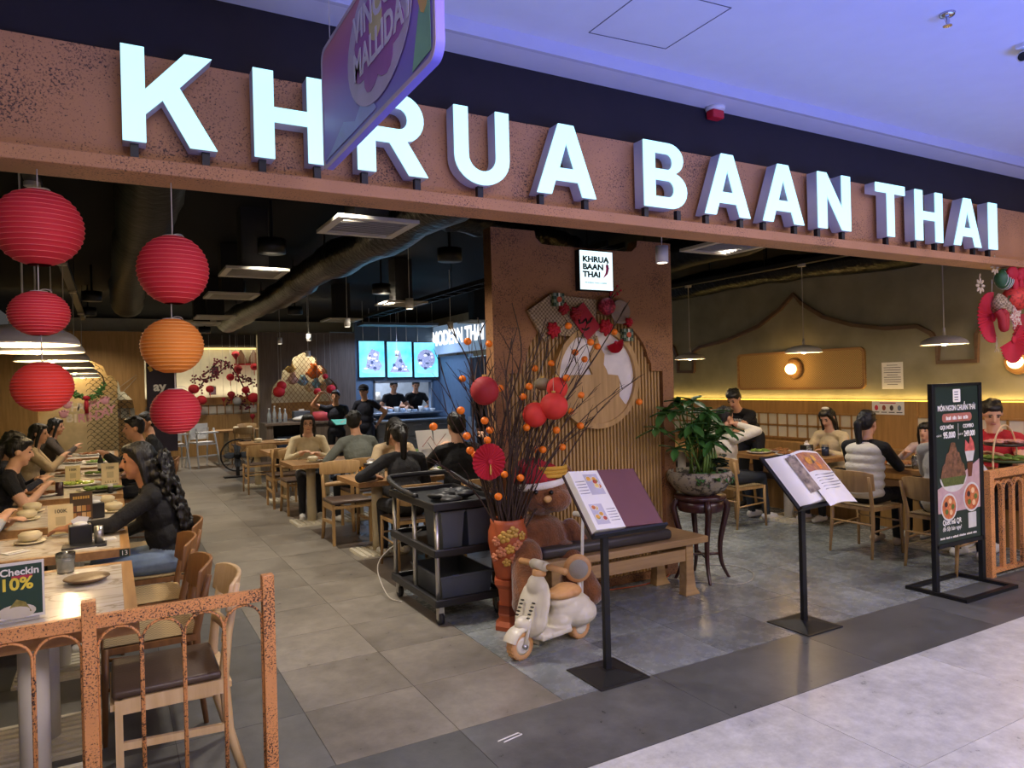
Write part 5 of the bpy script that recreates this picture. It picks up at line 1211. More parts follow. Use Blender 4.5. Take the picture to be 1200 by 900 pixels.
t, c = deco('paper_fan', 'dark red half fan below the brocade ball', 'fan', 716, 402); fan('', None, .085, M_redhot, Mx=tilted(160) @ Matrix.Translation((0, -.06, 0)), a0=0, a1=180, parent=t)
M_plaid = weave('green_plaid', '#2c4636', '#7c8a72', 40)
for lb, u, v in (('small green plaid gift box at the right end of the arch', 731, 393), ('small green plaid gift box on the tilted tray corner', 650, 352)):
    t, c = deco('gift_box', lb, 'box', u, v); B('box', MB().box((0, -.05, 0), (.1, .05, .1)), M_plaid, t, bevel=.004); B('seal', MB().cyl((0, -.077, 0), (0, -.08, 0), .022), mat('seal_orange', '#c4502c', .5), t); B('ribbon', MB().box((0, -.0765, 0), (.012, .002, .1)), M_white, t)
t, c = deco('twig_spray', 'small red berry twig above the brocade ball', 'twig', 714, 350)
mm = MB(); bm_ = MB()
for k in range(6):
    e = Vector((random.uniform(-.05, .12), -.05, random.uniform(.02, .1))); mm.tube([(0, 0, -.04), e * .5, e], .003, 4); bm_.ell(e, .01, nu=8, nv=6); bm_.ell(e * .7, .008, nu=8, nv=6)
B('twigs', mm, M_branch, t); B('berries', bm_, M_redhot, t, True)

def dz(name, label, cat, u, v, y=3.07): c = gy(u, v, y); return thing(name, label, cat, c, 0, 'festive decorations hanging from the right fascia')
t = dz('paper_fan', 'big red pleated fan hanging at the right fascia', 'fan', 1162, 372); fan('', None, .2, M_redhot, a0=80, a1=290, parent=t); B('string', MB().cyl((0, 0, 0), (.02, 0, .3), .002, n=5), M_string, t)
t = dz('paper_fan', 'red folded fan lowest at the right fascia', 'fan', 1186, 398, 3.05); fan('', None, .19, M_redhot, a0=170, a1=370, Mx=tilted(-30), parent=t)
t = dz('fruit_lantern', 'red orange brocade lantern in the right fascia garland', 'lantern', 1190, 350, 3.03); B('shade', MB().ell((0, 0, 0), (.13, .09, .1)), speckle('coral_brocade', '#cf3b2c', '#8a2018', 40, .55), t, True); B('cord', MB().cyl((0, 0, .06), (0, .03, .2), .002, n=5), M_string, t)
t = dz('leaf_bundle', 'green bundle tied with white strings in the right garland', 'ornament', 1177, 327, 3.05)
B('bundle', MB().ell((0, 0, 0), (.1, .06, .085)), mat('banana_leaf', '#2f5c38', .5, var=.2, stretch=(10, 1, 1)), t, True)
for k in range(5): x = -.05 + .025 * k; B('tie', MB().tube([(x, .062 * math.cos(a) * math.sqrt(1 - (x / .1) ** 2), .087 * math.sin(a) * math.sqrt(1 - (x / .08) ** 2)) for a in [2 * PI * j / 14 for j in range(14)]], .003, 4, closed=True), M_white, t)
t = dz('wicker_cup', 'small round wicker basket with green leaves in the right garland', 'basket', 1178, 354, 2.99)
B('basket', MB().lathe([(0, -.09), (.06, -.09), (.085, 0), (.078, .0), (.05, -.07), (0, -.07)], 18, M=Matrix.Rotation(R_(60), 4, 'X')), M_wick, t, True)
for k in range(4): B('leaf', MB().add([(0, -.02, 0), (-.05 + .02 * k, -.05, .03 + .01 * k), (-.03 + .02 * k, -.03, .05)], [(0, 1, 2)]), M_leaf, t)
for i, (u, v, lb) in enumerate(((1147, 335, 'cream straw flower rosette at the garland edge'), (1164, 313, 'cream straw rosette under the fascia ledge'))):
    t = dz('straw_rosette', lb, 'rosette', u, v, 3.06); mm = MB()
    for k in range(8): a = 2 * PI * k / 8; mm.ell((.04 * math.cos(a), -.01, .04 * math.sin(a)), (.026, .008, .012), Matrix.Rotation(-a, 3, 'Y'), 8, 6)
    B('petals', mm, mat('straw', '#b9a684', .8), t, True); B('cord', MB().tube([(0, 0, 0), (.05, .02, .06), (.08, .03, .1)], .006, 5), MATS['straw'], t)
t = dz('ribbon_bow', 'crimson ribbon bow at the top of the right garland', 'bow', 1192, 325, 3.0); B('loops', MB().ell((-.07, 0, .03), (.075, .03, .055)).ell((.07, 0, .03), (.075, .03, .055)).ell((0, -.01, 0), .03).ell((-.03, 0, -.06), (.03, .02, .07)).ell((.05, 0, -.06), (.03, .02, .07)), M_redhot, t, True)
t = dz('paper_star', 'speckled pale paper star in the right garland', 'ornament', 1190, 372, 2.98); B('star', MB().prism([((.1 if k % 2 else .055) * math.cos(PI * k / 5), (.1 if k % 2 else .055) * math.sin(PI * k / 5)) for k in range(10)], -.006, .006, Matrix.Rotation(PI / 2, 4, 'X')), speckle('star_paper', '#d9cdb8', '#a8343c', 70, .5), t)
t = dz('ribbon_bow', 'dark red tubular ribbon knot in the middle of the garland', 'bow', 1172, 372, 3.0); B('knot', MB().tube(spl([(-.04, 0, .05), (-.02, -.02, 0), (0, -.02, -.08), (.05, -.01, -.07), (.07, 0, .04), (0, -.02, .04)], 5), .03, 8), M_dkred, t, True)
t = dz('paper_fan', 'second red fan at the frame side of the right garland', 'fan', 1200, 392, 3.06); fan('', None, .17, M_dkred, a0=0, a1=360, parent=t)
t = dz('straw_tassel', 'thin pale straw tassel below the right garland', 'tassel', 1168, 402, 3.05); mm = MB()
for k in range(8): mm.tube([(random.uniform(-.01, .01), 0, .05), (random.uniform(-.02, .02), 0, -.02), (random.uniform(-.04, .04), 0, -.07)], .002, 4)
B('strands', mm, MATS['straw'], t)
# ============================================================ LEFT ALCOVE: banner letters, wreath
PCOL = [mat('pink_letter', '#d99aa6', .6), mat('cream_letter', '#e0d3bd', .6)]
t = thing('birthday_banner', 'pink and cream letter garland reading happy birthday across the arch', 'banner', (-.35, 14.86, 1.85))
def strip(word, u0, v0, u1, v1, sag, sz):
    n = len(word)
    for k, ch in enumerate(word):
        f_ = (k + .5) / n; u = u0 + (u1 - u0) * f_; v = v0 + (v1 - v0) * f_ + sag * (1 - (2 * f_ - 1) ** 2)
        p = gy(u, v, 14.86); txt(ch, sz, basis(p, (1, 0, 0), (0, 0, 1)), PCOL[0 if f_ > .3 else 1], t, 'banner_letter', bold=.006, ext=.004, world=True)
strip('HAPPY', 85, 478, 118, 473, 1, .2); strip('BIRTHDAY', 78, 490, 134, 478, 5, .2)
for (u, v) in ((79, 475), (123, 470), (75, 486)):
    p = gy(u, v, 14.86); mm = MB().ell(p, (.07, .01, .06))
    for k in range(4): mm.ell(p + Vector((-.06 + .04 * k, 0, .075 - .02 * abs(k - 1.5))), (.02, .01, .025))
    B('paw', mm, PCOL[0], t, True, world=True)
B('cord', MB().tube([(-1.16, 14.925, 2.0), gy(79, 471, 14.865), gy(100, 474, 14.865), gy(123, 466, 14.865), (.43, 14.925, 2.0)], .004, 4).tube([(-1.16, 14.925, 1.9), gy(76, 480, 14.865), gy(105, 489, 14.865), gy(134, 470, 14.865), (.43, 14.925, 1.95)], .004, 4), M_string, t, world=True)
c = gy(101, 455, 14.84)
t = thing('wreath', 'half green wreath with red bow hanging in the arch', 'wreath', c)
mm = MB()
for k in range(60): a = R_(190 + 160 * k / 59); mm.ell((.28 * math.cos(a) + random.uniform(-.04, .04), random.uniform(-.03, .03), .1 + .26 * math.sin(a) + random.uniform(-.04, .04)), (.05, .015, .018), Matrix.Rotation(random.uniform(0, 6), 3, 'Y'), 6, 4)
B('foliage', mm, M_leaf, t); B('bow', MB().ell((0, -.05, -.17), (.06, .03, .04)).box((0, -.05, -.32), (.06, .01, .26)), M_redhot, t, True); B('hoop', MB().tube([(.28 * math.cos(R_(a)), 0, .1 + .26 * math.sin(R_(a))) for a in range(0, 361, 20)], .012, 5), M_branch, t)
t = thing('dark_banner', 'tall dark purple banner with pale and yellow lettering beside arched partition', 'banner', (.86, 15.0, .55))
B('cloth', MB().bb(-.27, .24, -.01, .01, 0, 1.72), mat('banner_purple', '#2a2030', .6), t); B('rod', MB().cyl((-.3, 0, 1.73), (.28, 0, 1.73), .015), M_blackmetal, t); B('stand', MB().bb(-.02, .02, -.02, .02, -.55, .05).bb(-.2, .2, -.12, .12, -.55, -.53), M_blackmetal, t)
for k in range(4): B('yellow_mark', MB().box((-.2 + .12 * k, -.012, 1.56 + .02 * (k % 2)), (.06, .003, .1), rot=(0, .3 * (k - 1.5), 0)), mat('banner_yellow', '#c79a3a', .6), t)
txt('ay', .24, basis((-.05, -.013, 1.22), (1, 0, 0), (0, 0, 1)), M_print_w, t, bold=.008); txt('an', .24, basis((-.03, -.013, .98), (1, 0, 0), (0, 0, 1)), M_print_w, t, bold=.008)
# pale pilaster at the left wall
struct(B('trim_1', MB().bb(-1.75, -1.45, 12.6, 12.8, 0, 3.3), M_whitemetal)); 
t = thing('potted_plant', 'leafy green pot plant standing by the sage wall behind the diners', 'plant', (-1.32, 9.4, .86)); B('pot', MB().lathe([(0, 0), (.1, 0), (.13, .2), (.11, .2), (.1, .17), (0, .17)], 18), M_terra, t, True)
for k in range(28): o = bpy.data.objects.new('leaf', random.choice(lm)); COL.objects.link(o); o.parent = t; o.location = (random.uniform(-.06, .06), random.uniform(-.06, .06), .2 + random.uniform(0, .22)); o.rotation_euler = (R_(random.uniform(-20, 50)), 0, random.uniform(0, 6.3))
t.location.z = .45
# ============================================================ BLOSSOM WALL
t = thing('blossom_branch', 'dark cherry branch decoration with pink buds against the cream wall', 'branch', (2.6, 19.7, 1.1))
def WB(u, v, y=19.7): return gy(u, v, y)
bp = ((298, 470), (290, 462), (278, 440), (268, 428), (255, 438), (240, 446), (232, 458)); b2 = ((268, 428), (258, 422), (248, 432), (238, 440)); b3 = ((278, 440), (290, 446), (299, 449)); b4 = ((293, 478), (284, 474), (276, 466), (268, 470)); b5 = ((255, 438), (243, 444), (225, 444))
for b_ in (bp, b2, b3, b4, b5): B('branch', MB().tube(spl([WB(*q) for q in b_], 4), .018, 5), M_branch, t, world=True)
mm = MB()
for b_ in (bp, b2, b3, b4, b5):
    for q in spl([WB(*q) for q in b_], 5):
        for k in range(3): mm.ell(q + Vector((random.uniform(-.1, .1), -.03, random.uniform(-.1, .1))), .025, nu=6, nv=4)
B('buds', mm, mat('bud_pink', '#6e2236', .7), t, world=True)['kind'] = 'stuff'
def hang(label, u, v, r, m_, kind=0):
    c = WB(u, v, 19.5); t = thing('paper_lantern', label, 'lantern', c, 0, 'small red lanterns on the blossom wall')
    if kind == 0: B('shade', MB().ell((0, 0, 0), (r, r, r * .92)), m_, t, True)
    else: B('shade', MB().lathe([(.01, -r * 1.25), (r * .6, -r * .5), (r, .1 * r), (r * .8, r * .7), (.02, r)], 14), m_, t, True)
    B('string', MB().cyl((0, 0, r * .9), (0, 0, 3.5 - c.z), .004, n=4), M_string, t); B('tassel', MB().cyl((0, 0, -r), (0, 0, -r - .12), .012, .006, n=6), m_, t)
for i, (u, v, r, k) in enumerate(((227, 456, .13, 0), (246, 456, .1, 0), (236, 469, .13, 0), (270, 442, .1, 0), (288, 457, .1, 0), (297, 466, .14, 0), (279, 433, .11, 1), (271, 463, .1, 1), (276, 416, .1, 1), (298, 430, .1, 0), (262, 468, .05, 1), (296, 488, .07, 1))):
    hang(('round red lantern beside the lower picture card', 'round red lantern right of the lower picture card', 'big round red lantern behind the lowest corridor lantern', 'round red lantern under the blossom branch fork', 'round red lantern between grey lantern and partition', 'largest round red lantern touching the grey partition edge', 'red teardrop lantern on the upper branch', 'red teardrop lantern beside the grey lantern', 'red teardrop lantern below the woven cones', 'round red lantern under the high red shelf', 'tiny red tassel lantern left of the grey lantern', 'tiny red teardrop lantern lowest on the blossom branch')[i], u, v, r, M_dkred if k else M_red, k)
c = WB(278, 470, 19.5); t = thing('paper_lantern', 'single grey round lantern among the red ones on the blossom wall', 'lantern', c); B('shade', MB().ell((0, 0, 0), .11), M_greydisc, t, True); B('string', MB().cyl((0, 0, .1), (0, 0, 3.5 - c.z), .004, n=4), M_string, t)
for lb, u, v in (('small dark picture card upper on the blossom wall', 252, 434), ('small dark picture card lower on the blossom wall', 249, 458)):
    c = gy(u, v, 19.98); t = thing('picture_card', lb, 'picture', c, 0, 'dark cards on the cream wall'); B('card', MB().bb(-.08, .08, -.015, .01, -.1, .1), mat('card_plum', '#3a2030', .6), t); B('border', MB().bb(-.085, .085, -.012, .01, -.105, .105), M_brownwood, t)
t = thing('wall_shelf', 'high red shelf with woven cones on the blossom wall', 'shelf', WB(292, 426, 19.8)); B('board', MB().bb(-.35, .3, -.1, .2, -.04, 0), M_dkred, t)
for lb, x in (('tall brown woven cone on the high shelf', -.2), ('second brown woven cone on the high shelf, beside the partition', .12)):
    c = WB(292, 426, 19.8); tt = thing('woven_cone', lb, 'cone', c + Vector((x, 0, 0)), 0, 'woven cones on the shelf'); B('cone', MB().lathe([(.14, 0), (.12, .14), (.07, .26), (.01, .36)], 16), mat('cone_weave', '#6d4a34', .8, bump=.3, bs=60), tt, True); B('base', MB().cyl((0, 0, 0), (0, 0, .02), .145), M_brownwood, tt)
# high chairs (white frames) and floor fan
def highchair(label, x, y, rz):
    t = thing('high_chair', label, 'high chair', (x, y, 0), rz, 'white folding high chairs')
    for sx in (-1, 1):
        for sy in (-1, 1): B('leg', MB().bar((sx * .25, sy * .28, 0), (sx * .2, sy * .12, .85), .03), M_white, t)
    for z, w_ in ((.25, .24), (.5, .22)): B('rung', MB().bar((-w_, -.2, z), (w_, -.2, z), .025), M_white, t)
    B('seat', MB().bb(-.2, .2, -.15, .17, .52, .55), M_white, t); B('tray', MB().bb(-.23, .23, -.28, -.12, .74, .77), M_white, t); B('back', MB().bb(-.2, .2, .12, .14, .6, .95), M_white, t)
highchair('white folding high chair by the corridor end', 1.75, 17.2, .4); highchair('white folding high chair half hidden behind the small red lantern', 1.15, 17.0, .2)
t = thing('floor_fan', 'black round floor fan beside the laid tables', 'fan', (2.1, 14.6, 0))
B('cage', MB().tube([(.3 * math.cos(a), 0, .42 + .3 * math.sin(a)) for a in [2 * PI * k / 24 for k in range(24)]], .016, 6, closed=True), M_blackmetal, t, True); B('foot', MB().bb(-.25, .25, -.1, .1, 0, .03).bb(-.03, .03, -.03, .03, .03, .2), M_blackmetal, t); B('motor', MB().cyl((0, -.05, .42), (0, .1, .42), .07), M_blackmetal, t, True)
for k in range(4): B('blade', MB().ell((.13 * math.cos(k * PI / 2), 0, .42 + .13 * math.sin(k * PI / 2)), (.12, .01, .06), Matrix.Rotation(-k * PI / 2, 3, 'Y')), M_greybin, t, True)
for k in range(16): a = 2 * PI * k / 16; B('wire', MB().cyl((0, -.06, .42), (.3 * math.cos(a), 0, .42 + .3 * math.sin(a)), .003, n=4), M_blackmetal, t)

# ============================================================ SERVICE COUNTER + NICHE
t = thing('service_counter', 'grey wood service counter with open shelf before the lattice arch', 'counter', (3.55, 14.25, 0))
B('top', MB().bb(-1.05, 1.1, -.35, .3, .98, 1.03), M_greywood, t, bevel=.005); B('end_panel', MB().bb(-1.02, -.9, -.32, .28, 0, .98), M_greywood, t); B('front_panel', MB().bb(-.1, 1.05, -.32, -.28, 0, .98), M_greywood, t); B('back_panel', MB().bb(-.9, 1.05, .2, .26, 0, .98), M_blackmetal, t); B('shelf', MB().bb(-.9, -.1, -.3, .2, .5, .54), M_greywood, t)
t = thing('blue_crate', 'dark blue crate on the counter shelf', 'crate', (3.05, 14.2, .54)); B('crate', MB().bb(-.3, .3, -.18, .15, 0, .22), mat('crate_blue', '#24344f', .5), t, bevel=.01); B('rim', MB().bb(-.31, .31, -.19, .16, .2, .23), MATS['crate_blue'], t)
for k, (x, h) in enumerate(((2.62, .26), (2.72, .3), (2.82, .26), (2.92, .24))):
    t = thing('bottle', ('clear glass bottle at the very end of the service counter', 'tallest clear glass bottle on the service counter', 'clear glass bottle beside the tallest one', 'shortest clear glass bottle, next to the white cloth')[k], 'bottle', (x, 14.15, 1.03), 0, 'clear bottles on the service counter'); B('glass', MB().lathe([(0, 0), (.035, 0), (.037, h * .6), (.015, h * .8), (.015, h)], 12), mat('bottle_glass', '#b9c4c8', .1, var=0, alpha=.5), t, True); B('cap', MB().cyl((0, 0, h), (0, 0, h + .02), .017), M_white, t)
t = thing('pink_basket', 'red pink basket on the service counter', 'basket', (3.65, 14.2, 1.03)); B('tub', MB().lathe([(0, 0), (.17, 0), (.2, .17), (.19, .17), (.16, .02), (0, .02)], 20), mat('basket_pink', '#c8505a', .6), t, True); B('handle', MB().tube([(-.2 * math.cos(a), 0, .15 + .42 * math.sin(a)) for a in [PI * k / 12 for k in range(13)]], .014, 6), M_brownwood, t, True)
t = thing('cloth_pile', 'white folded cloth on the service counter', 'cloth', (3.25, 14.15, 1.03)); B('folds', MB().ell((0, 0, .05), (.2, .14, .05)).ell((.05, 0, .08), (.14, .12, .04)), M_white, t, True)
t = thing('printer', 'grey receipt printer on the service counter', 'printer', (3.28, 14.42, 1.03)); B('case', MB().bb(-.16, .16, -.1, .1, 0, .2), M_greybin, t, bevel=.02); B('paper_roll', MB().box((0, -.05, .21), (.1, .01, .05)), M_paper, t)
def NI(u, v): return gy(u, v, 15.24)
GF = [(368, 437, .13, '#e0762a', 'orange plush toy on the niche shelf'), (343, 445, .1, '#d8b8b0', 'pale pink plush toy in the lattice arch'), (355, 447, .09, '#8fb8c8', 'light blue plush toy in the lattice arch'), (370, 450, .09, '#6fb0c4', 'turquoise plush toy in the lattice arch'), (385, 447, .09, '#a4bcc8', 'blue grey plush toy in the lattice arch'),
      (340, 432, .09, '#b9a060', 'mustard plush toy high in the arch'), (382, 435, .09, '#c8a8a0', 'dusty pink plush toy at the arch side'), (363, 455, .08, '#e0cfa0', 'cream plush toy in the arch centre'), (379, 454, .08, '#e0d0a8', 'cream plush toy right in the arch'), (392, 450, .09, '#d6b46a', 'golden plush toy at the arch edge')]
for u, v, r, c_, lb in GF:
    p = NI(u, v); t = thing('plush_toy', lb, 'toy', p, 0, 'plush toys behind the lattice'); m_ = mat('plush' + c_, c_, .9, var=.15); mm = MB(); mm.ell((0, 0, 0), (r * 1.1, r * .8, r)); mm.ell((0, -.03, r * .9), r * .62); mm.ell((-r * .4, 0, r * 1.4), r * .22); mm.ell((r * .4, 0, r * 1.4), r * .22); mm.ell((-r, 0, -.1 * r), (r * .4, r * .3, r * .3)); mm.ell((r, 0, -.1 * r), (r * .4, r * .3, r * .3))
    B('body', mm, m_, t, True); B('hook', MB().bar((0, .05, 0), (0, .2, 0), .02), M_white, t)
for i, (u, v, r) in enumerate(((330, 452, .1), (327, 459, .12), (388, 456, .1), (372, 459, .08), (381, 441, .06))):
    p = gy(u, v, 14.87); t = thing('paper_lantern', ('small red lantern, upper of the pair left in the lattice arch', 'red lantern, lower of the pair left in the lattice arch', 'red lantern beside the raised hand waiter in the arch', 'small red lantern below the turquoise plush toy', 'tiny red lantern beside the orange plush toy')[i], 'lantern', p, 0, 'red lanterns at the lattice arch'); B('shade', MB().ell((0, 0, 0), (r, r, r * .95)), M_red, t, True); B('string', MB().cyl((0, 0, r * .9), (0, .0, 2.8 - p.z), .003, n=4), M_string, t)
# ============================================================ KITCHEN
M_scr = mat('screen_cyan', '#3fb4d8', .4, var=0, col2='#8fe2f2', vs=3, emit=.0); Nn, Ll, bb_ = nodes_of(M_scr); Ll.new(bb_.inputs['Base Color'].links[0].from_socket, bb_.inputs['Emission Color']); bb_.inputs['Emission Strength'].default_value = 1.0
M_scrk = mat('screen_print', '#7f86a8', .5, var=0, col2='#c8c4d4', vs=25, emit=.55, ecol='#8f95b8')
for lb, u0, u1 in (('lit cyan menu board with a stacked dish, beside the grey partition', 420.5, 450.5), ('lit cyan menu board with a cone of food', 453.5, 482.5), ('lit cyan menu board with a round platter', 485, 513)):
    a = gy(u0, 443, 14.88); b_ = gy(u1, 401, 14.88); W_ = b_.x - a.x; H_ = .8
    t = thing('menu_screen', lb, 'screen', (a.x, 14.9, a.z), 0, 'lit menu boards over the kitchen pass'); B('frame', MB().bb(0, W_, -.03, .03, 0, H_), M_blackmetal, t); B('panel', MB().bb(.015, W_ - .015, -.034, -.03, .015, H_ - .015), M_scr, t)
    if 'stacked' in lb: sp = [[(W_ * .25, .2), (W_ * .75, .15), (W_ * .9, .25), (W_ * .75, .4), (W_ * .8, .55), (W_ * .5, .62), (W_ * .35, .5)]]
    elif 'cone' in lb: sp = [[(W_ * .1, .12), (W_ * .9, .12), (W_ * .75, .25), (W_ * .6, .4), (W_ * .52, .6), (W_ * .46, .6), (W_ * .38, .4), (W_ * .22, .25)]]
    else: sp = [arc(W_ * .5, .42, W_ * .36, 0, 350, 20)]
    outline('dish_print', sp, .0005, basis((0, -.036, 0), (1, 0, 0), (0, 0, 1)), M_scrk, t)
    for k in range(26):
        q = (W_ * random.uniform(.22, .78), random.uniform(.16, .56))
        if inside(q, sp[0]): outline('garnish_print', [arc(q[0], q[1], random.uniform(.02, .05), 0, 330, 7, random.uniform(.015, .04))], .0003, basis((0, -.0368 - .0002 * k, 0), (1, 0, 0), (0, 0, 1)), (M_scrk, mat('screen_dark', '#4a5a80', .5, emit=.3), mat('screen_light', '#d8d4e0', .5, emit=.8))[k % 3], t)
    outline('plate_print', [arc(W_ * .5, .14, W_ * .4, 0, 350, 18, .05)], .0004, basis((0, -.0353, 0), (1, 0, 0), (0, 0, 1)), mat('screen_plate', '#9ad8ea', .5, emit=.6), t)
    for s in (.2, .8): B('hanger', MB().cyl((W_ * s, 0, H_), (W_ * s, 0, 3.5 - a.z), .006, n=5), M_alu, t)
t = thing('kitchen_sign', 'long lit white header sign of the side kitchen reading MODERN THAI', 'sign', (6.42, 12.4, 2.35))
a = gx(512, 384, 6.4); 
B('box', MB().bb(-.05, .08, -2.2, 2.6, 0, .62), mat('header_lit', '#aebccc', .5, var=.03, emit=.22, ecol='#a9c6e6'), t)
p0 = gx(511, 403, 6.36); p1 = gx(575, 390, 6.36)
txt('MODERN THAI', .43, basis((-.056, 1.3, .33), (0, -1, 0), (0, 0, 1)), mat('header_white', '#ffffff', .4, var=0, emit=1.1), t, bold=.012, ext=.004, sx=.88)
t = thing('door_curtain', 'dark curtain in the side kitchen doorway under the header sign', 'curtain', (6.47, 12.6, .9)); mm = MB(); n = 30; vs = []
for k in range(n + 1): y = -.75 + 1.5 * k / n; x = .025 * math.sin(k * 1.3); vs += [(x, y, 0), (x, y, 1.32)]
B('cloth', mm.add(vs, [(2 * k, 2 * k + 2, 2 * k + 3, 2 * k + 1) for k in range(n)]), mat('curtain_dark', '#33343a', .8), t, True); B('rod', MB().cyl((0, -.8, 1.32), (0, .8, 1.32), .012), M_alu, t)
t = thing('kitchen_counter', 'grey drawer counter below the kitchen pass', 'counter', (5.6, 14.2, 0)); B('body', MB().bb(-.9, .85, -.15, .6, 0, .92), mat('counter_grey', '#8a8a84', .5), t); B('worktop', MB().bb(-.93, .88, -.2, .6, .92, .96), mat('steel_frame', '#9aa3ab', .3, .8), t, bevel=.005)
for k in range(3):
    for j in range(3): d_ = B('drawer', MB().bb(-.88 + k * .58, -.34 + k * .58, -.17, -.15, .05 + j * .29, .32 + j * .29), MATS['counter_grey'], t, bevel=.004); B('pull', MB().bb(-.7 + k * .58, -.52 + k * .58, -.19, -.17, .26 + j * .29, .275 + j * .29), M_alu, d_)
for k in range(9):
    x = 5.1 + .14 * k; h = random.uniform(.05, .16); t = thing('kitchen_container', ('bowl stack at the frame end of the kitchen pass near the capped waiter', 'small food tub beside the first bowl stack on the pass', 'bowl stack second from the capped waiter on the pass', 'food tub before the elbow of the first cook', 'bowl stack right before the first cook', 'food tub between the two cooks on the pass', 'bowl stack before the second cook', 'food tub beside the hand of the second cook', 'bowl stack at the curtain end of the kitchen pass')[k], 'container', (x, 14.72, 1.1), 0, ('bowl stacks on the pass', 'food tubs on the pass')[k % 2])
    B('vessel', MB().lathe([(0, 0), (.04, 0), (.06, h), (.05, h), (0, h * .7)], 14), M_plate if k % 2 == 0 else mat('tub_plastic', '#a9b8c4', .2), t, True)
for k, (x, z) in enumerate(((5.2, 1.35), (5.6, 1.35), (6.0, 1.35))):
    t = thing('wall_shelf', ('steel plate shelf seen at the left of the kitchen pass', 'steel plate shelf behind the cook in black', 'steel plate shelf behind the second cook')[k], 'shelf', (x, 16.85, z), 0, 'kitchen shelves'); B('board', MB().bb(-.2, .2, -.12, .15, -.02, 0), M_alu, t)
    B('plates', MB().cyl((-.08, 0, 0), (-.08, 0, .12), .07).cyl((.08, 0, 0), (.08, 0, .18), .07), M_plate, t, True)
# ============================================================ TABLEWARE
BOWL = None
def bowl(label, x, y, z, s=1, group='ivory bowls on the tables', m_=M_ivory):
    t = thing('bowl', label, 'bowl', (x, y, z), 0, group)
    B('saucer', MB().lathe([(0, 0), (.05 * s, 0), (.085 * s, .012 * s), (.08 * s, .016 * s), (0, .008 * s)], 20), m_, t, True)
    B('bowl_body', MB().lathe([(.058 * s, .06 * s), (.064 * s, .058 * s), (.06 * s, .03 * s), (.035 * s, .012 * s), (0, .012 * s)][::-1] + [(.05 * s, .07 * s), (.02 * s, .075 * s), (0, .075 * s)], 20), m_, t, True); return t
b0 = bowl('covered ivory bowl on saucer on the number 13 table', -.02, 5.4, .762)
for (x, y, z, lb) in ((-.45, 5.3, .762, 'covered ivory bowl at the inner side of the number 13 table'), (-.05, 6.75, .762, 'covered ivory bowl beyond the arm of the woman in black'), (0.0, 6.3, .762, 'covered ivory bowl beside the hand of the woman in black'), (-.55, 6.3, .762, 'covered ivory bowl at the inner side of the second long table'), (-.55, 6.7, .762, 'covered ivory bowl behind the yellow card'),
                      (2.3, 10.8, .762, 'ivory bowl on the empty laid table'), (2.75, 10.85, .762, 'ivory bowl on the right of the empty laid table'), (2.95, 12.95, .762, 'ivory bowl on the counter table'), (2.2, 12.9, .762, 'ivory bowl on the counter table near the corridor'), (2.5, 17.5, .762, 'ivory bowl on the blossom wall table'), (2.8, 17.5, .762, 'second ivory bowl on the blossom wall table'), (2.15, 8.9, .762, 'ivory bowl left before the woman in glasses'), (2.95, 7.15, .762, 'ivory bowl beside the orange juice')):
    dup(b0, (x, y, z), 0, lb)
def flat_dish(label, x, y, z, r, m_=M_plate, food=None, group='plates of food'):
    t = thing('plate', label, 'plate', (x, y, z), 0, group)
    B('dish', MB().lathe([(0, 0), (r * .6, 0), (r, .02), (r * .97, .025), (r * .6, .008), (0, .008)], 24), m_, t, True)
    if food:
        mm = MB()
        for k in range(18): a = random.uniform(0, 6.3); q = r * .7 * math.sqrt(random.random()); mm.ell((q * math.cos(a), q * math.sin(a), .02 + random.uniform(0, .02)), (random.uniform(.02, .05), random.uniform(.015, .04), random.uniform(.008, .02)), Matrix.Rotation(a, 3, 'Z'), 8, 5)
        B('food', mm, food, t, True)
    return t
M_greens = mat('salad_green', '#6f8a35', .6, var=.3, vs=30); M_meat = mat('roast_brown', '#8a5a30', .6, var=.3, vs=30); M_dkplate = mat('dark_plate', '#2c2a28', .3)
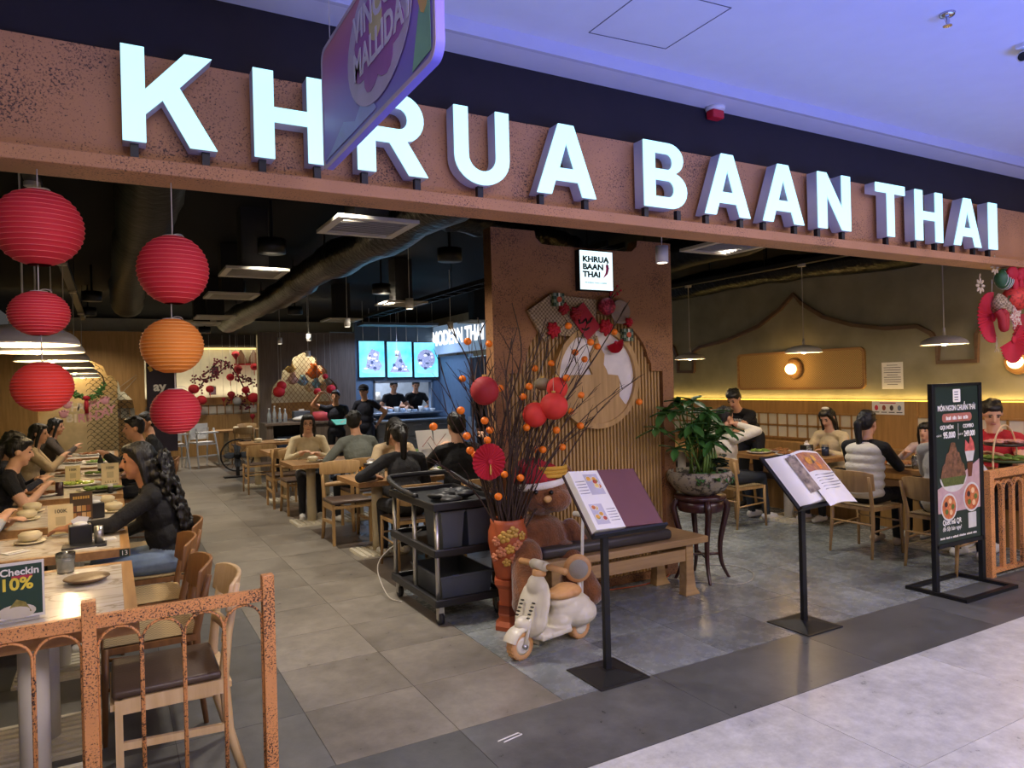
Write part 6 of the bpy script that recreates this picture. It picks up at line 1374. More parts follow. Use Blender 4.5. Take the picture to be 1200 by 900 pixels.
for (x, y, r, m_, fd, lb) in ((-.1, 7.75, .2, M_dkplate, M_greens, 'large dark platter of green leaves nearest the woman in black'), (-.3, 8.35, .2, M_plate, mat('lime_salad', '#a8b84a', .6, var=.3, vs=30), 'long pale platter with lime green salad'), (-.55, 7.7, .14, M_plate, M_meat, 'plate with fried snacks before the woman in the black tee'), (-.15, 9.3, .16, M_plate, M_greens, 'platter of greens before the man in the black jacket'), (-.45, 9.5, .15, M_plate, M_meat, 'brown dish on the jacket man table'), (-.2, 10.8, .15, M_plate, M_greens, 'green dish on the farther marble table'), (-.45, 11.1, .14, M_plate, M_meat, 'brown dish on the farther marble table'), (-.3, 12.3, .16, M_plate, M_meat, 'dish on the farthest marble table'),
                              (2.3, 9.0, .13, M_plate, M_meat, 'dark snack dish before the woman in glasses'), (2.85, 9.1, .14, M_plate, None, 'empty white plate between the woman in glasses and the man in grey'), (3.5, 9.1, .22, M_plate, M_greens, 'big green salad platter before the waiters'), (2.75, 6.9, .12, M_plate, None, 'white plate before the woman in beige'), (3.1, 7.0, .13, M_plate, M_greens, 'small salad plate under the open menu'),
                              (6.75, 5.6, .16, M_plate, M_meat, 'long dish on the table the waiter serves'), (6.7, 6.0, .14, M_plate, M_greens, 'green dish before the person in the white sweater'), (6.95, 5.9, .12, M_plate, M_meat, 'brown dish by the waiter'), (6.7, 5.3, .1, M_plate, None, 'white side plate beside the menu sheets'), (6.75, 4.25, .15, M_plate, M_meat, 'golden dish before the woman in the vest'), (6.95, 4.0, .13, M_plate, M_meat, 'golden dish before the child'), (2.45, 11.1, .12, M_plate, None, 'white plate on the empty laid table'), (2.6, 13.05, .12, M_plate, None, 'white plate on the counter table')):
    flat_dish(lb, x, y, .762, r, m_, fd)
t = flat_dish('shallow brown boat dish on the marble table by the railing', -.12, 4.05, .762, .1, mat('brown_dish', '#6a5238', .4), None, None)
def cardstand(label, x, y, rz, w_, h, m_, lines, pic=None):
    t = thing('menu_card', label, 'menu card', (x, y, .762), rz, 'upright menu cards on tables')
    B('card', MB().box((0, 0, h / 2 + .004), (w_, .006, h)), m_, t); B('foot', MB().bb(-w_ * .4, w_ * .4, -.03, .03, 0, .008), mat('acrylic', '#c9c9c4', .1, alpha=.6), t)
    for s_, z, sz, mm_ in lines: txt(s_, sz, basis((0, -.0038, z), (1, 0, 0), (0, 0, 1)), mm_, t, bold=.0006)
    if pic: pic(t)
    return t
M_card = mat('buff_card', '#d8c594', .6); M_inkk = mat('ink_dark', '#3a352c', .6)
def buff(label, x, y, rz=0, s=1):
    def pic(t):
        B('code_frame', MB().box((0, -.0036, .09 * s), (.055 * s, .001, .055 * s)), mat('buff_blank', '#b9aa80', .6), t)
        mm = MB()
        for k in range(5): mm.prism([(-.05 + .022 * k, .02), (-.035 + .022 * k, .02), (-.0425 + .022 * k, .04 + .01 * (k % 2))], .0034, .004, Matrix.Rotation(PI / 2, 4, 'X'))
        B('skyline', mm, mat('ink_brown', '#9a8a5c', .6), t)
    return cardstand(label, x, y, rz, .14 * s, .19 * s, M_card, [('100K', .152 * s, .034 * s, M_inkk)], pic)
buff('buff card reading 100K on the number 13 table', -.3, 5.5, .1); buff('buff card reading 100K among the green platters', -.02, 8.2, .1, 1.1); buff('smaller buff card reading 100K beyond the lime salad', -.35, 8.52, .1, .95)
def pic2(t):
    for k in range(7): B('gold_heading', MB().box((-.045 + .015 * k, -.0038, .168), (.011, .001, .02)), M_gold, t)
    for k in range(8): B('dish_print', MB().box((-.045 + .03 * (k % 4), -.0038, .04 + .05 * (k // 4)), (.026, .001, .04)), mat('dishp%d' % (k % 3), ('#b98a4a', '#7a4a2c', '#c9a878')[k % 3], .6), t)
cardstand('dark photo menu card standing behind the buff card', -.2, 6.0, .1, .14, .2, mat('brown_card', '#4a3826', .6), [], pic2)
tp = gz(26, 730, .76)
def pic3(t):
    mm = MB(); B('plate_print', MB().ell((0, -.0045, .035), (.065, .001, .03)), mat('plate_pr', '#cfc8b4', .5), t); B('mound_print', MB().prism([(-.04, .03), (.05, .03), (.03, .07), (.0, .085), (-.02, .06)], .0045, .0052, Matrix.Rotation(PI / 2, 4, 'X')), mat('mound_pr', '#8a8040', .5, var=.4, vs=60), t); B('logo_square', MB().box((-.065, -.0045, .195), (.022, .001, .02)), M_print_w, t)
t = cardstand('green check-in offer card in white holder on the marble table', -.35, 3.52, .08, .19, .23, M_white, [], None)
B('print', MB().box((0, -.0035, .12), (.175, .001, .205)), mat('offer_green', '#1f3f34', .4, var=.2), t); pic3(t)
txt('Checkin', .04, basis((.012, -.0046, .195), (1, 0, 0), (0, 0, 1)), M_print_w, t, bold=.001); txt('10%', .068, basis((.0, -.0046, .145), (1, 0, 0), (0, 0, 1)), mat('offer_yellow', '#e6d24a', .5), t, bold=.002); B('offer_band', MB().box((.02, -.0042, .174), (.07, .0006, .012)), mat('offer_red', '#b8324a', .5), t)
def tissue(label, x, y, m_=M_blackplastic):
    t = thing('tissue_box', label, 'tissue box', (x, y, .762), .1, 'black tissue holders'); B('box', MB().bb(-.06, .06, -.05, .05, 0, .11), m_, t, bevel=.006); B('tissue', MB().add([(-.03, 0, .105), (.03, 0, .105), (.05, .01, .15), (-.01, -.01, .165), (-.05, .0, .14)], [(0, 1, 2, 3, 4)]).ell((0, 0, .11), (.04, .03, .02)), M_paper, t, True)
tissue('black tissue holder on the number 13 table', -.18, 5.13); tissue('black tissue holder next to the hand of the woman in black', -.12, 6.1); tissue('black tissue holder on the orange juice table', 2.35, 7.25); tissue('black tissue holder on the table the waiter serves', 6.98, 5.55)
t = thing('condiment_tray', 'dark tray with steel dispenser beside the tissue holder', 'tray', (-.14, 5.0, .762)); B('tray', MB().bb(-.13, .1, -.08, .04, 0, .012), M_blackplastic, t, bevel=.004); B('dispenser', MB().cyl((.06, .0, .012), (.06, .0, .11), .025, n=16), M_alu, t, True)
def glass(label, x, y, h=.12, r=.035, liquid=None, group='drinking glasses'):
    t = thing('drinking_glass', label, 'glass', (x, y, .762), 0, group)
    B('glass', MB().lathe([(0, 0), (r * .85, 0), (r, h), (r - .003, h), (r * .8, .006), (0, .006)], 18), M_glass, t, True)
    if liquid: B('drink', MB().lathe([(0, .008), (r * .82, .008), (r * .93, h * .8), (0, h * .8)], 18), liquid, t, True)
M_juice = mat('orange_juice', '#f29a1c', .3, var=.05); M_water = mat('pale_water', '#c8cdc8', .1, var=0, alpha=.35)
glass('short clear water glass on the marble table by the railing', -.22, 4.32, .1, .045, M_water); JP = gz(418, 571, .762); glass('tall glass of orange juice on the middle table', max(2.1, JP.x), max(6.7, JP.y), .14, .04, M_juice); glass('clear glass beside the orange juice', 2.33, 6.85, .13, .035, M_water); glass('glass of orange juice before the child', 6.8, 4.12, .12, .036, M_juice); glass('glass of orange juice beside the woman in the vest', 6.7, 4.42, .14, .036, M_juice); glass('clear glass on the table the waiter serves', 6.85, 5.42, .11, .035, M_water); glass('clear tumbler on the lap side of the vest woman', 6.62, 4.05, .12, .038, M_water)
t = thing('drink_can', 'dark soda can on the food platter table', 'can', (-.42, 7.65, .762)); B('can', MB().cyl((0, 0, 0), (0, 0, .12), .032), mat('can_dark', '#3a2226', .3), t, True); B('lid', MB().cyl((0, 0, .12), (0, 0, .123), .028), M_alu, t)
t = thing('sauce_bottle', 'dark sauce bottle with white label on the far marble table', 'bottle', (-.12, 9.75, .762)); B('body', MB().lathe([(0, 0), (.03, 0), (.03, .12), (.012, .16), (.012, .19)], 14), M_print_k, t, True); B('paper_band', MB().cyl((0, 0, .03), (0, 0, .09), .031), M_white, t)
t = thing('salt_shaker', 'small white capped shaker at the edge of the platter table', 'shaker', (-.02, 7.5, .762)); B('jar', MB().cyl((0, 0, 0), (0, 0, .06), .02), M_print_k, t, True); B('cap', MB().cyl((0, 0, .06), (0, 0, .085), .021), M_white, t)
t = thing('drink_bottle', 'dark blue jar with lid on the table the waiter serves', 'jar', (7.0, 5.32, .762)); B('jar', MB().cyl((0, 0, 0), (0, 0, .1), .04), mat('jar_blue', '#27324a', .2), t, True); B('lid', MB().cyl((0, 0, .1), (0, 0, .125), .035), M_alu, t)
for k, (x, y) in enumerate(((-.15, 5.05), (-.05, 5.25), (-.1, 6.5), (-.5, 5.05), (-.3, 6.6))):
    t = thing('napkin', ('folded napkin with fork before the black tissue holder with tray', 'folded napkin with fork beside the number 13 tag', 'folded napkin with fork beyond the arm of the woman in black', 'folded napkin with fork before the inner bowl of the number 13 table', 'folded napkin with fork in the middle of the second long table')[k], 'napkin', (x, y - .1 if k < 2 else y, .7615), .2 * k, 'napkins on the marble tables'); B('cloth', MB().bb(-.06, .06, -.04, .04, 0, .003), M_paper, t); B('fork', MB().bar((-.05, -.02, .005), (.05, -.015, .005), .006, .002), M_alu, t)
# two-tier food server by the right railing
c = Vector((6.92, 3.42, .762))
t = thing('tiered_server', 'two tier food server with arched handle behind the thick copper railing', 'server', c); B('handle', MB().tube([(-.2 * math.cos(a), 0, .12 + .3 * math.sin(a)) for a in [PI * k / 16 for k in range(17)]], .008, 6).cyl((-.2, 0, 0), (-.2, 0, .12), .008).cyl((.2, 0, 0), (.2, 0, .12), .008), M_pale, t, True)
for z, r in ((.10, .21), (.24, .17)):
    p_ = B('tier', MB().lathe([(0, z), (r * .9, z), (r, z + .02), (r * .95, z + .022), (0, z + .01)], 24), mat('server_green', '#4a5a34', .4) if z < .2 else M_dkplate, t, True); mm = MB()
    for k in range(26): a = random.uniform(0, 6.3); q = r * .8 * math.sqrt(random.random()); mm.ell((q * math.cos(a), q * math.sin(a), z + .03 + random.uniform(0, .015)), (.045, .03, .012), Matrix.Rotation(a, 3, 'Z'), 8, 5)
    B('food', mm, M_greens if z < .2 else mat('sliced_meat', '#c98a78', .5, var=.3, vs=40), p_, True)
B('foot', MB().cyl((0, 0, 0), (0, 0, .1), .06, .05), M_dkplate, t, True)
t = thing('plastic_bag', 'crumpled white and blue plastic bag under the middle table', 'bag', (2.75, 6.35, 0)); mm = MB()
for k in range(10): mm.ell((random.uniform(-.08, .08), random.uniform(-.08, .08), random.uniform(.06, .25)), (.07, .06, .09))
link('bag', remesh(mm, .015, 1), mat('bag_white', '#a9b4cc', .4, bump=.5, bs=20), t, True); B('handle', MB().tube([(-.05, 0, .3), (0, 0, .4), (.05, 0, .3)], .008, 5), MATS['bag_white'], t)
# ============================================================ PEOPLE (local +Y = facing, origin on the floor under the pelvis)
SK = [mat('skin_warm', '#c39274', .55, var=.06, spec=.35), mat('skin_light', '#d3a587', .55, var=.06, spec=.35), mat('skin_tan', '#a87657', .55, var=.06, spec=.35)]
M_hair = mat('black_hair', '#0e0c0b', .45, var=.4, vs=30, bump=.5, bs=70, stretch=(1, 1, .25))
M_hairbr = mat('brown_black_hair', '#211813', .4, var=.4, vs=30, bump=.5, bs=70, stretch=(1, 1, .25))
M_eye = mat('dark_eye', '#120d0b', .2, var=0); M_lip = mat('lip', '#a0564a', .5, var=0)
CL = {}
def cloth(c, b=.7): return mat('cloth' + c, c, .85, var=.12, vs=9, bump=b, bs=16)
M_denim = mat('blue_denim', '#6c7f96', .8, var=.2, vs=14, bump=.1, bs=150)
def ik(S, T, l1, l2, pole):
    S, T = Vector(S), Vector(T); d = T - S; L = min(d.length, (l1 + l2) * .995); dn = d.normalized()
    a = (l1 * l1 - l2 * l2 + L * L) / (2 * L); h = math.sqrt(max(0, l1 * l1 - a * a))
    p = Vector(pole); p = (p - dn * p.dot(dn)); p.normalize()
    return S + dn * a + p * h, S + dn * L
def person(label, x, y, face, sit=True, seat=.46, s=1.0, lean=8, side=0, head=(0, 0, 0), lh=None, rh=None, lp=(-.7, -.4, -.6), rp=(.7, -.4, -.6), shirt=None, sleeve='long', pants=None, shoes=None, skin=0, hair='short', hm=None, vox=.011, z0=0, feet=.42, group=None, fat=1.0, knees=.11):
    shirt = shirt or cloth('#17171a'); pants = pants or cloth('#1c1d22'); shoes = shoes or M_white; hm = hm or M_hair; skn = SK[skin]
    t = thing('person', label, 'person', (x, y, z0), R_(face), group)
    V = Vector; bones = []; mb = MB()
    def bone(p0, p1, r0, r1, tg): bones.append((V(p0), V(p1), max(r0, r1), tg)); mb.cap(p0, p1, r0, r1, 12)
    pz = seat / s + .10 if sit else .93
    P = V((0, 0, pz)); u = V((math.sin(R_(side)), math.sin(R_(lean)), math.cos(R_(lean)))).normalized()
    Rl = Matrix.Rotation(R_(-lean), 3, 'X') if True else None
    ch = P + u * .30; N = P + u * .46
    mb.ell(P, (.165 * fat, .125 * fat, .12)); mb.ell(P + u * .14, (.157 * fat, .118 * fat, .14), Rl); mb.ell(ch, (.168 * fat, .118 * fat, .165), Rl)
    bones.append((P, P + u * .34, .15, 'torso'))
    hw = .175
    SH = {-1: N + V((-hw, 0, -.035)), 1: N + V((hw, 0, -.035))}
    for k in (-1, 1): mb.cap(N + V((k * .05, 0, 0)), SH[k], .056, .066, 10); bones.append((N + V((k * .07, 0, -.03)), SH[k], .055, 'torso'))
    hd = N + u * .085 + V((0, .045, .112))
    bone(N - u * .02, hd + V((0, -.015, -.06)), .06, .054, 'neck')
    Rh = Euler((R_(head[1]), R_(head[2]), R_(head[0]))).to_matrix()
    def hp(p): return hd + Rh @ V(p)
    mb.ell(hp((0, -.01, .025)), (.077, .094, .09), Rh); mb.ell(hp((0, .024, -.035)), (.06, .066, .08), Rh); mb.ell(hp((0, .055, -.093)), (.03, .03, .025), Rh)
    mb.cap(hp((0, .086, .016)), hp((0, .106, -.022)), .008, .013, 8)
    for k in (-1, 1): mb.ell(hp((k * .078, -.008, -.008)), (.012, .02, .032), Rh, 8, 6)
    bones.append((hp((0, 0, -.06)), hp((0, 0, .06)), .09, 'head'))
    for k in (-1, 1):
        hip = P + V((k * .09, .0, -.03))
        if sit: kn = V((k * knees, .43, seat / s + .055)); an = V((k * knees, feet, .10)); 
        else: kn = V((k * .1, .03, .5)); an = V((k * .1, -.01, .1))
        bone(hip, kn, .085 * fat, .062, 'thigh'); bone(kn, an, .06, .044, 'shin')
        bones.append((an + V((0, -.03, -.05)), an + V((0, .15, -.065)), .05, 'shoe')); mb.cap(an + V((0, -.03, -.055)), an + V((0, .08, -.055)), .042, .042); mb.cap(an + V((0, .08, -.06)), an + V((0, .15, -.065)), .042, .032)
        tgt = lh if k < 0 else rh
        if tgt is None: tgt = (k * .17, .3, pz + .06) if sit else (k * .26, .05, .86)
        S_ = SH[k]; E, Wr = ik(S_, tgt, .275, .245, lp if k < 0 else rp)
        bone(S_, E, .062, .05 if sleeve == 'long' else .043, 'uarm'); bone(E, Wr, .049 if sleeve == 'long' else .042, .034 if sleeve == 'long' else .028, 'farm')
        d = (Wr - E).normalized(); lat = d.cross(V((0, 0, 1)))
        lat = V((1, 0, 0)) if lat.length < .2 else lat.normalized()
        nrm = lat.cross(d).normalized(); nrm = nrm if nrm.z > 0 else -nrm
        palm = Wr + d * .045
        mb.ell(palm, (.04, .05, .018), Matrix((lat, d, nrm)).transposed(), 10, 8); bones.append((Wr, palm + d * .12, .045, 'hand'))
        for j, (o, ln) in enumerate(((-.029, .06), (-.0095, .072), (.01, .068), (.029, .052))):
            a0 = Wr + d * .075 + lat * o; a1 = a0 + (d * .85 - nrm * .3) * ln * .55; a2 = a1 + (d * .55 - nrm * .75) * ln * .5
            mb.cap(a0, a1, .0095, .009, 8); mb.cap(a1, a2, .009, .0075, 8)
        th0 = Wr + d * .03 - lat * k * .03; th1 = th0 + (d * .6 - lat * k * .7 - nrm * .3) * .035; th2 = th1 + (d * .85 - lat * k * .2 - nrm * .3) * .03
        mb.cap(th0, th1, .012, .0105, 8); mb.cap(th1, th2, .0105, .008, 8)
    me = remesh(mb, vox, 2, 'body')
    slots = [skn, shirt, pants, shoes]
    for m_ in slots: me.materials.append(m_)
    idx = []
    for p in me.polygons:
        c = p.center; best = 9; tg = 'torso'; tt = 0
        for (a, b, r, g) in bones:
            ab = b - a; q = max(0, min(1, (c - a).dot(ab) / ab.length_squared)); dd = (c - (a + ab * q)).length / r
            if dd < best: best = dd; tg = g; tt = q
        if tg == 'torso': i = 1
        elif tg == 'uarm': i = 1 if (sleeve == 'long' or tt < .55) else 0
        elif tg == 'farm': i = 1 if (sleeve == 'long' and tt < .93) else 0
        elif tg in ('thigh', 'shin'): i = 2
        elif tg == 'shoe': i = 3
        elif tg == 'neck': i = 1 if tt < .3 else 0
        else: i = 0
        idx.append(i)
    me.polygons.foreach_set('material_index', idx)
    me.transform(Matrix.Scale(s, 4)); link('body', me, None, t, True)
    def part(name, m2, mt, sm=True): m2.v = [tuple(V(q) * s) for q in m2.v]; return B(name, m2, mt, t, sm)
    for k in (-1, 1):
        part('eye', MB().ell(hp((k * .031, .074, .008)), (.013, .009, .0065), Rh, 10, 6), M_eye)
        part('eyebrow', MB().ell(hp((k * .032, .080, .032)), (.019, .007, .004), Rh, 8, 5), hm)
    part('mouth', MB().ell(hp((0, .084, -.062)), (.022, .008, .006), Rh, 10, 6), M_lip)
    # hair
    hb = MB()
    if hair != 'none':
        hb.ell(hp((0, -.022, .036)), (.087, .096, .092), Rh); hb.ell(hp((0, .012, .088)), (.07, .075, .034), Rh)
    if hair in ('short',): hb.ell(hp((0, -.05, -.005)), (.08, .058, .075), Rh); hb.ell(hp((0, .05, .085)), (.058, .035, .022), Rh)
    if hair in ('long', 'curly', 'bob', 'bangs'):
        L = {'long': .34, 'curly': .5, 'bob': .14, 'bangs': .2}[hair]; n = 8
        for i in range(n + 1):
            f_ = i / n; w_ = .09 + (.11 * f_ * (1.3 - f_) if hair == 'curly' else .015 * f_); hb.ell(hp((0, -.055 - .05 * min(1, f_ * 1.6), .02)) + V((0, (-.12 if hair == 'curly' else -.03) * f_ if lean > 0 else 0, -L * f_)) - u * .0, (w_ * (1 - .25 * f_ ** 3), .055 if hair != 'curly' else .07, .06), None, 12, 8)
        for k in (-1, 1):
            cy0 = -.03 if hair == 'curly' else 0; hb.cap(hp((k * .068, .03 + cy0, .06)), hp((k * .084, .012 + cy0, -.06)), .02, .022); hb.cap(hp((k * .084, .012 + cy0, -.06)), hp((k * .082, -.01 + cy0, -.06)) + V((0, 0, -min(L, .2) * .6)), .022, .016)
    if hair == 'bangs': hb.ell(hp((0, .062, .058)), (.064, .032, .03), Rh)
    if hair in ('pony', 'bun'):
        hb.ell(hp((0, -.05, .0)), (.08, .06, .07), Rh)
        if hair == 'pony':
            Pq = [hp((0, -.105, .035)), hp((0, -.15, .0)), hp((0, -.15, -.08)), hp((0, -.13, -.2)) + V((0, 0, -.02))]
            for a, b, r in ((0, 1, .035), (1, 2, .042), (2, 3, .035)): hb.cap(Pq[a], Pq[b], r, r * .85)
        else: hb.ell(hp((0, -.1, .07)), .045)
    if hair in ('short', 'bob', 'bangs', 'pony'):
        for k in range(22):
            a = random.uniform(0, 6.28); e = random.uniform(.25, 1.35); q = V((.083 * math.cos(e) * math.cos(a), -.02 + .093 * math.cos(e) * math.sin(a), .04 + .088 * math.sin(e)))
            if q.y < .05 or q.z > .085: hb.ell(hp(q), (.02, .02, .013), Rh, 6, 4)
    if hair == 'curly':
        for k in range(420):
            f_ = random.random(); a = random.uniform(-1.45, 1.45); w_ = .1 + .14 * f_ * (1.25 - f_) + random.uniform(-.01, .02)
            hb.ell(hp((0, -.06, .05)) + V((w_ * math.sin(a), -.035 - .085 * math.cos(a) - .15 * f_ + random.uniform(-.015, .01), -.54 * f_)), (random.uniform(.009, .018), random.uniform(.009, .018), random.uniform(.012, .032)), None, 6, 4)
    if hair == 'cap':
        hb.ell(hp((0, -.05, -.005)), (.08, .058, .06), Rh)
    if hb.v:
        hme = remesh(hb, .009 if hair == 'curly' else .010, 2, 'hair'); hme.transform(Matrix.Scale(s, 4)); link('hair', hme, hm, t, True)
    if hair == 'cap':
        cm = cloth('#16171c', .1); part('cap_crown', MB().ell(hp((0, -.012, .06)), (.094, .108, .08), Rh), cm); part('cap_visor', MB().ell(hp((0, .12, .055)), (.07, .07, .008), Rh), cm)
    t['_n'] = 0; del t['_n']
    return t, hd, hp, s, part
BK = cloth('#101013'); CR = cloth('#cdbd98'); GG = cloth('#6f746c'); WH = cloth('#d8d0bf'); NV = cloth('#1c2030'); RD = cloth('#a81e28'); BG = cloth('#b8a483'); DP = cloth('#1a1c24')
# --- left row (right-hand side of the tables faces -X)
person('woman with long curly black hair in black top and jeans, arm on table', .35, 5.5, 90, lean=16, head=(0, -8, 0), lh=(-.12, .58, .80), rh=(.16, .36, .66), shirt=BK, pants=M_denim, hair='curly', skin=2, vox=.008, s=1.02, fat=1.12)
person('man in black jacket seated with his back half turned at the far marble table', .42, 9.45, 90, lean=14, head=(8, -6, 0), lh=(-.1, .45, .9), rh=(.1, .45, .9), shirt=BK, pants=DP, hair='short', s=1.08, fat=1.1)
person('seated young man in black turned sideways beside the dark banner', .52, 10.75, 90, lean=6, head=(25, -4, 0), shirt=BK, pants=DP, hair='short', s=1.08)
person('woman in black tee with tied hair eating at the platter table', -.93, 7.55, -90, lean=20, head=(0, -14, 0), lh=(-.1, .36, .84), rh=(.08, .4, .86), shirt=BK, sleeve='short', hair='pony', skin=1)
person('dark haired guest half hidden behind the woman in black tee', -1.0, 8.4, -90, lean=14, head=(0, -12, 0), lh=(-.1, .36, .84), rh=(.08, .4, .84), shirt=NV, hair='bob', skin=1)
person('woman in beige knit with long hair at the far marble table', -.9, 10.3, -90, lean=10, head=(-10, -8, 0), lh=(-.1, .38, .88), rh=(.08, .38, .92), shirt=BG, hair='long', skin=1)
person('guest with dark hair under the birthday banner', -.86, 12.4, -90, lean=12, head=(-10, -8, 0), lh=(-.1, .38, .85), rh=(.08, .4, .9), shirt=cloth('#4a4038'), hair='bob', skin=0)
person('guest in pale blue sweater at the table edge by the number 13 table', -.98, 5.75, -90, lean=16, head=(0, -6, 0), lh=(-.16, .36, .82), rh=(.0, .34, .86), shirt=cloth('#b9bcbc'), hair='bob', skin=1)
# --- middle
p_ = person('woman in glasses and cream sweater facing the entrance', 2.28, 9.68, 170, lean=10, head=(0, -10, 0), lh=(-.1, .36, .82), rh=(.1, .36, .84), shirt=CR, pants=DP, hair='long', skin=1)
t_, hd, hp, s_, part = p_
gl = MB()
for k in (-1, 1): gl.tube([hp((k * .033 + .024 * math.cos(a), .092, .006 + .02 * math.sin(a))) for a in [2 * PI * j / 14 for j in range(14)]], .0022, 4, closed=True); gl.cyl(hp((k * .057, .09, .01)), hp((k * .08, .0, .01)), .002, n=4)
gl.cyl(hp((-.01, .094, .008)), hp((.01, .094, .008)), .002, n=4); part('glasses', gl, M_blackmetal)
person('man in grey green shirt seen from behind at the middle table', 2.62, 8.42, 8, lean=14, head=(-35, -4, 0), lh=(-.2, .34, .84), rh=(.2, .36, .84), shirt=GG, pants=DP, hair='short', s=1.06, fat=1.08)
person('woman in beige facing the entrance at the orange juice table', 2.75, 7.78, 180, lean=16, head=(5, -22, 0), lh=(-.1, .36, .84), rh=(.12, .36, .84), shirt=BG, hair='long', skin=1)
person('woman with ponytail in black seen from behind', 2.42, 6.36, 0, lean=18, head=(-5, -6, 0), lh=(-.22, .32, .80), rh=(.1, .36, .82), shirt=cloth('#232326'), pants=DP, hair='pony', vox=.009, lp=(-.9, -.2, -.3))
person('man in black hoodie with outstretched arm holding a menu', 2.98, 6.36, -8, lean=12, head=(10, -4, 0), lh=(-.08, .42, .95), rh=(.36, .34, 1.02), shirt=BK, pants=DP, hair='short', s=1.07, fat=1.08, skin=1, rp=(.4, -.5, -.7))
person('seated guest in dark clothes behind the fruit branches', 3.82, 6.32, 0, lean=8, head=(20, 0, 0), shirt=NV, pants=DP, hair='short', s=1.05)
t = thing('open_menu', 'open pale menu held up by the man in black hoodie', 'menu', (2.92, 6.88, .94))
B('left_page', MB().box((-.1, 0, .13), (.2, .004, .28), rot=(R_(-15), 0, .2)), M_paper, t); B('right_page', MB().box((.1, .0, .13), (.2, .004, .28), rot=(R_(-15), 0, -.2)), M_paper, t); B('drawing', MB().tube([(-.15, -.03, .1), (-.05, -.01, .2), (.02, -.0, .1), (.12, -.02, .22)], .004, 4), mat('print_rose', '#c08a7a', .6), t)
# --- staff
person('waiter in dark shirt raising one hand at the service counter', 3.6, 13.05, 165, sit=False, lean=4, head=(-15, -5, 0), lh=(-.12, .34, 1.1), rh=(.3, .2, 1.62), rp=(.8, -.2, -.4), shirt=NV, sleeve='short', pants=DP, shoes=M_blackplastic, hair='short', s=.95)
t = thing('green_menu', 'turquoise menu folder held by the waiter with raised hand', 'menu', (3.62, 12.68, 1.02)); B('cover', MB().box((0, 0, .03), (.34, .24, .012), rot=(R_(20), 0, .1)), mat('turquoise', '#4fb0a0', .5), t); B('spine', MB().box((-.17, 0, .03), (.012, .24, .016), rot=(R_(20), 0, .1)), mat('turquoise_dark', '#35877a', .5), t)
person('waiter in black cap and navy shirt standing by the kitchen', 4.15, 13.0, 130, sit=False, lean=2, head=(10, -5, 0), lh=(-.22, -.08, 1.0), rh=(.2, .25, 1.02), shirt=NV, sleeve='short', pants=mat('navy_jeans', '#2a3348', .8, var=.2), shoes=M_blackplastic, hair='cap', s=1.0, skin=1)
person('cook in black shirt working behind the kitchen pass', 5.6, 15.6, 180, sit=False, lean=10, head=(0, -20, 0), lh=(-.2, .36, 1.12), rh=(.2, .36, 1.12), shirt=BK, sleeve='short', pants=DP, hair='short', s=1.06)
person('cook in black shirt at the right end of the kitchen pass', 6.22, 15.75, 170, sit=False, lean=8, head=(0, -20, 0), lh=(-.2, .34, 1.12), rh=(.2, .3, 1.12), shirt=BK, sleeve='short', pants=DP, hair='short', s=1.06)
person('person in dark clothes before the kitchen doorway curtain', 6.05, 12.0, 60, sit=False, lean=8, head=(0, -10, 0), shirt=BK, pants=DP, hair='bob', s=.98)
# --- right side
person('guest in white sweater with raised arms seen from behind', 6.12, 5.95, -90, lean=-5, head=(-10, -10, 0), lh=(-.12, .02, 1.16), rh=(.1, .06, 1.14), lp=(-.8, .6, .1), rp=(.6, .9, .1), shirt=WH, pants=mat('dark_jeans', '#2a3038', .8, var=.2), hair='short', feet=.5)
p_ = person('waiter in black tee bending over the table to serve', 7.13, 6.5, 104, sit=False, lean=44, head=(0, -40, 0), lh=(-.04, .74, .92), rh=(.2, .6, .86), shirt=BK, sleeve='short', pants=DP, shoes=M_blackplastic, hair='short', s=.98, fat=1.1)
for k in (0, 1):
    mm = MB()
    for j in range(7): mm.box((-.105 + .035 * j, .0, 0), (.026, .04, .003), rot=(0, 0, .1 * (j % 3 - 1)))
    mm.v = [tuple(Matrix.Translation((0, .392 - .04 * k, 1.14 - .045 * k)) @ Matrix.Rotation(PI, 4, 'Z') @ Matrix.Rotation(R_(90 + 42), 4, 'X') @ Vector(q)) for q in mm.v]
    B('shirt_print', mm, M_print_w, p_[0])
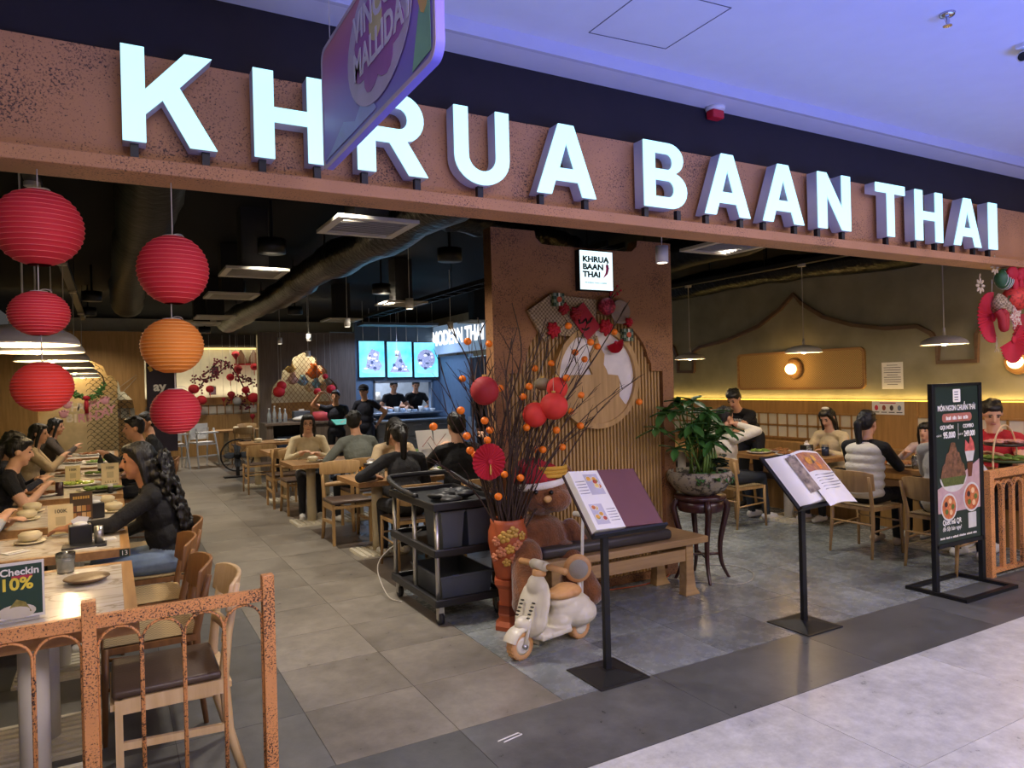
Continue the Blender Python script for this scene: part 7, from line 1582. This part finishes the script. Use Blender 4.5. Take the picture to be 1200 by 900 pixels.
p_ = person('young woman in cream blouse looking down at her plate', 7.42, 5.5, 90, lean=10, head=(5, -34, 0), lh=(-.12, .34, .84), rh=(.12, .36, .84), shirt=CR, hair='long', skin=1, s=.95)
p_[4]('hair_scrunchie', MB().ell(p_[2]((0, -.03, .118)), (.05, .03, .02)), M_paper)
p_ = person('woman in white quilted vest with ponytail, back to the aisle', 6.2, 4.3, -82, lean=6, head=(-8, 0, 0), lh=(-.1, .42, .80), rh=(.1, .45, .82), shirt=BK, pants=BK, hair='pony', shoes=mat('beige_shoe', '#b9a48c', .6), vox=.009, s=.98)
t_, hd, hp, s_, part = p_
V = Vector; u_ = V((0, math.sin(R_(6)), math.cos(R_(6)))); P_ = V((0, 0, .46 / .98 + .1))
vm_ = MB()
for k in range(6):
    f_ = k / 5; vm_.ell(P_ + u_ * (.0 + .40 * f_), (.19, .145, .085), None, 20, 10)
for k in (-1, 1): vm_.cap(P_ + u_ * .42 + V((k * .04, 0, 0)), P_ + u_ * .42 + V((k * .12, 0, 0)), .075, .06)
vm_.lathe([(.075, 0), (.085, .05), (.07, .06)], 16, c=P_ + u_ * .47); vme = remesh(vm_, .010, 1, 'vest'); vme.transform(Matrix.Scale(.98, 4)); link('quilted_vest', vme, mat('white_quilt', '#d6d2c4', .7, var=.08, bump=.4, bs=25), t_, True)
person('small child with dark fringe eating at the wall side table', 7.45, 4.42, 100, seat=.5, s=.74, lean=6, head=(0, 0, 0), lh=(-.12, .3, .98), rh=(.22, .24, 1.12), shirt=cloth('#cfb6ac'), hair='bangs', skin=1)
person('guest in grey white vest partly hidden behind the menu poster', 6.22, 3.6, -90, lean=10, head=(0, -6, 0), lh=(-.1, .4, .84), rh=(.1, .4, .84), shirt=cloth('#b9b8b4'), pants=DP, hair='bob')
person('boy in red football shirt looking down behind the tiered server', 7.5, 3.78, 100, lean=6, head=(30, -30, 0), lh=(-.1, .38, .84), rh=(.1, .38, .84), fat=1.1, shirt=RD, sleeve='short', hair='short', skin=1, s=1.06)
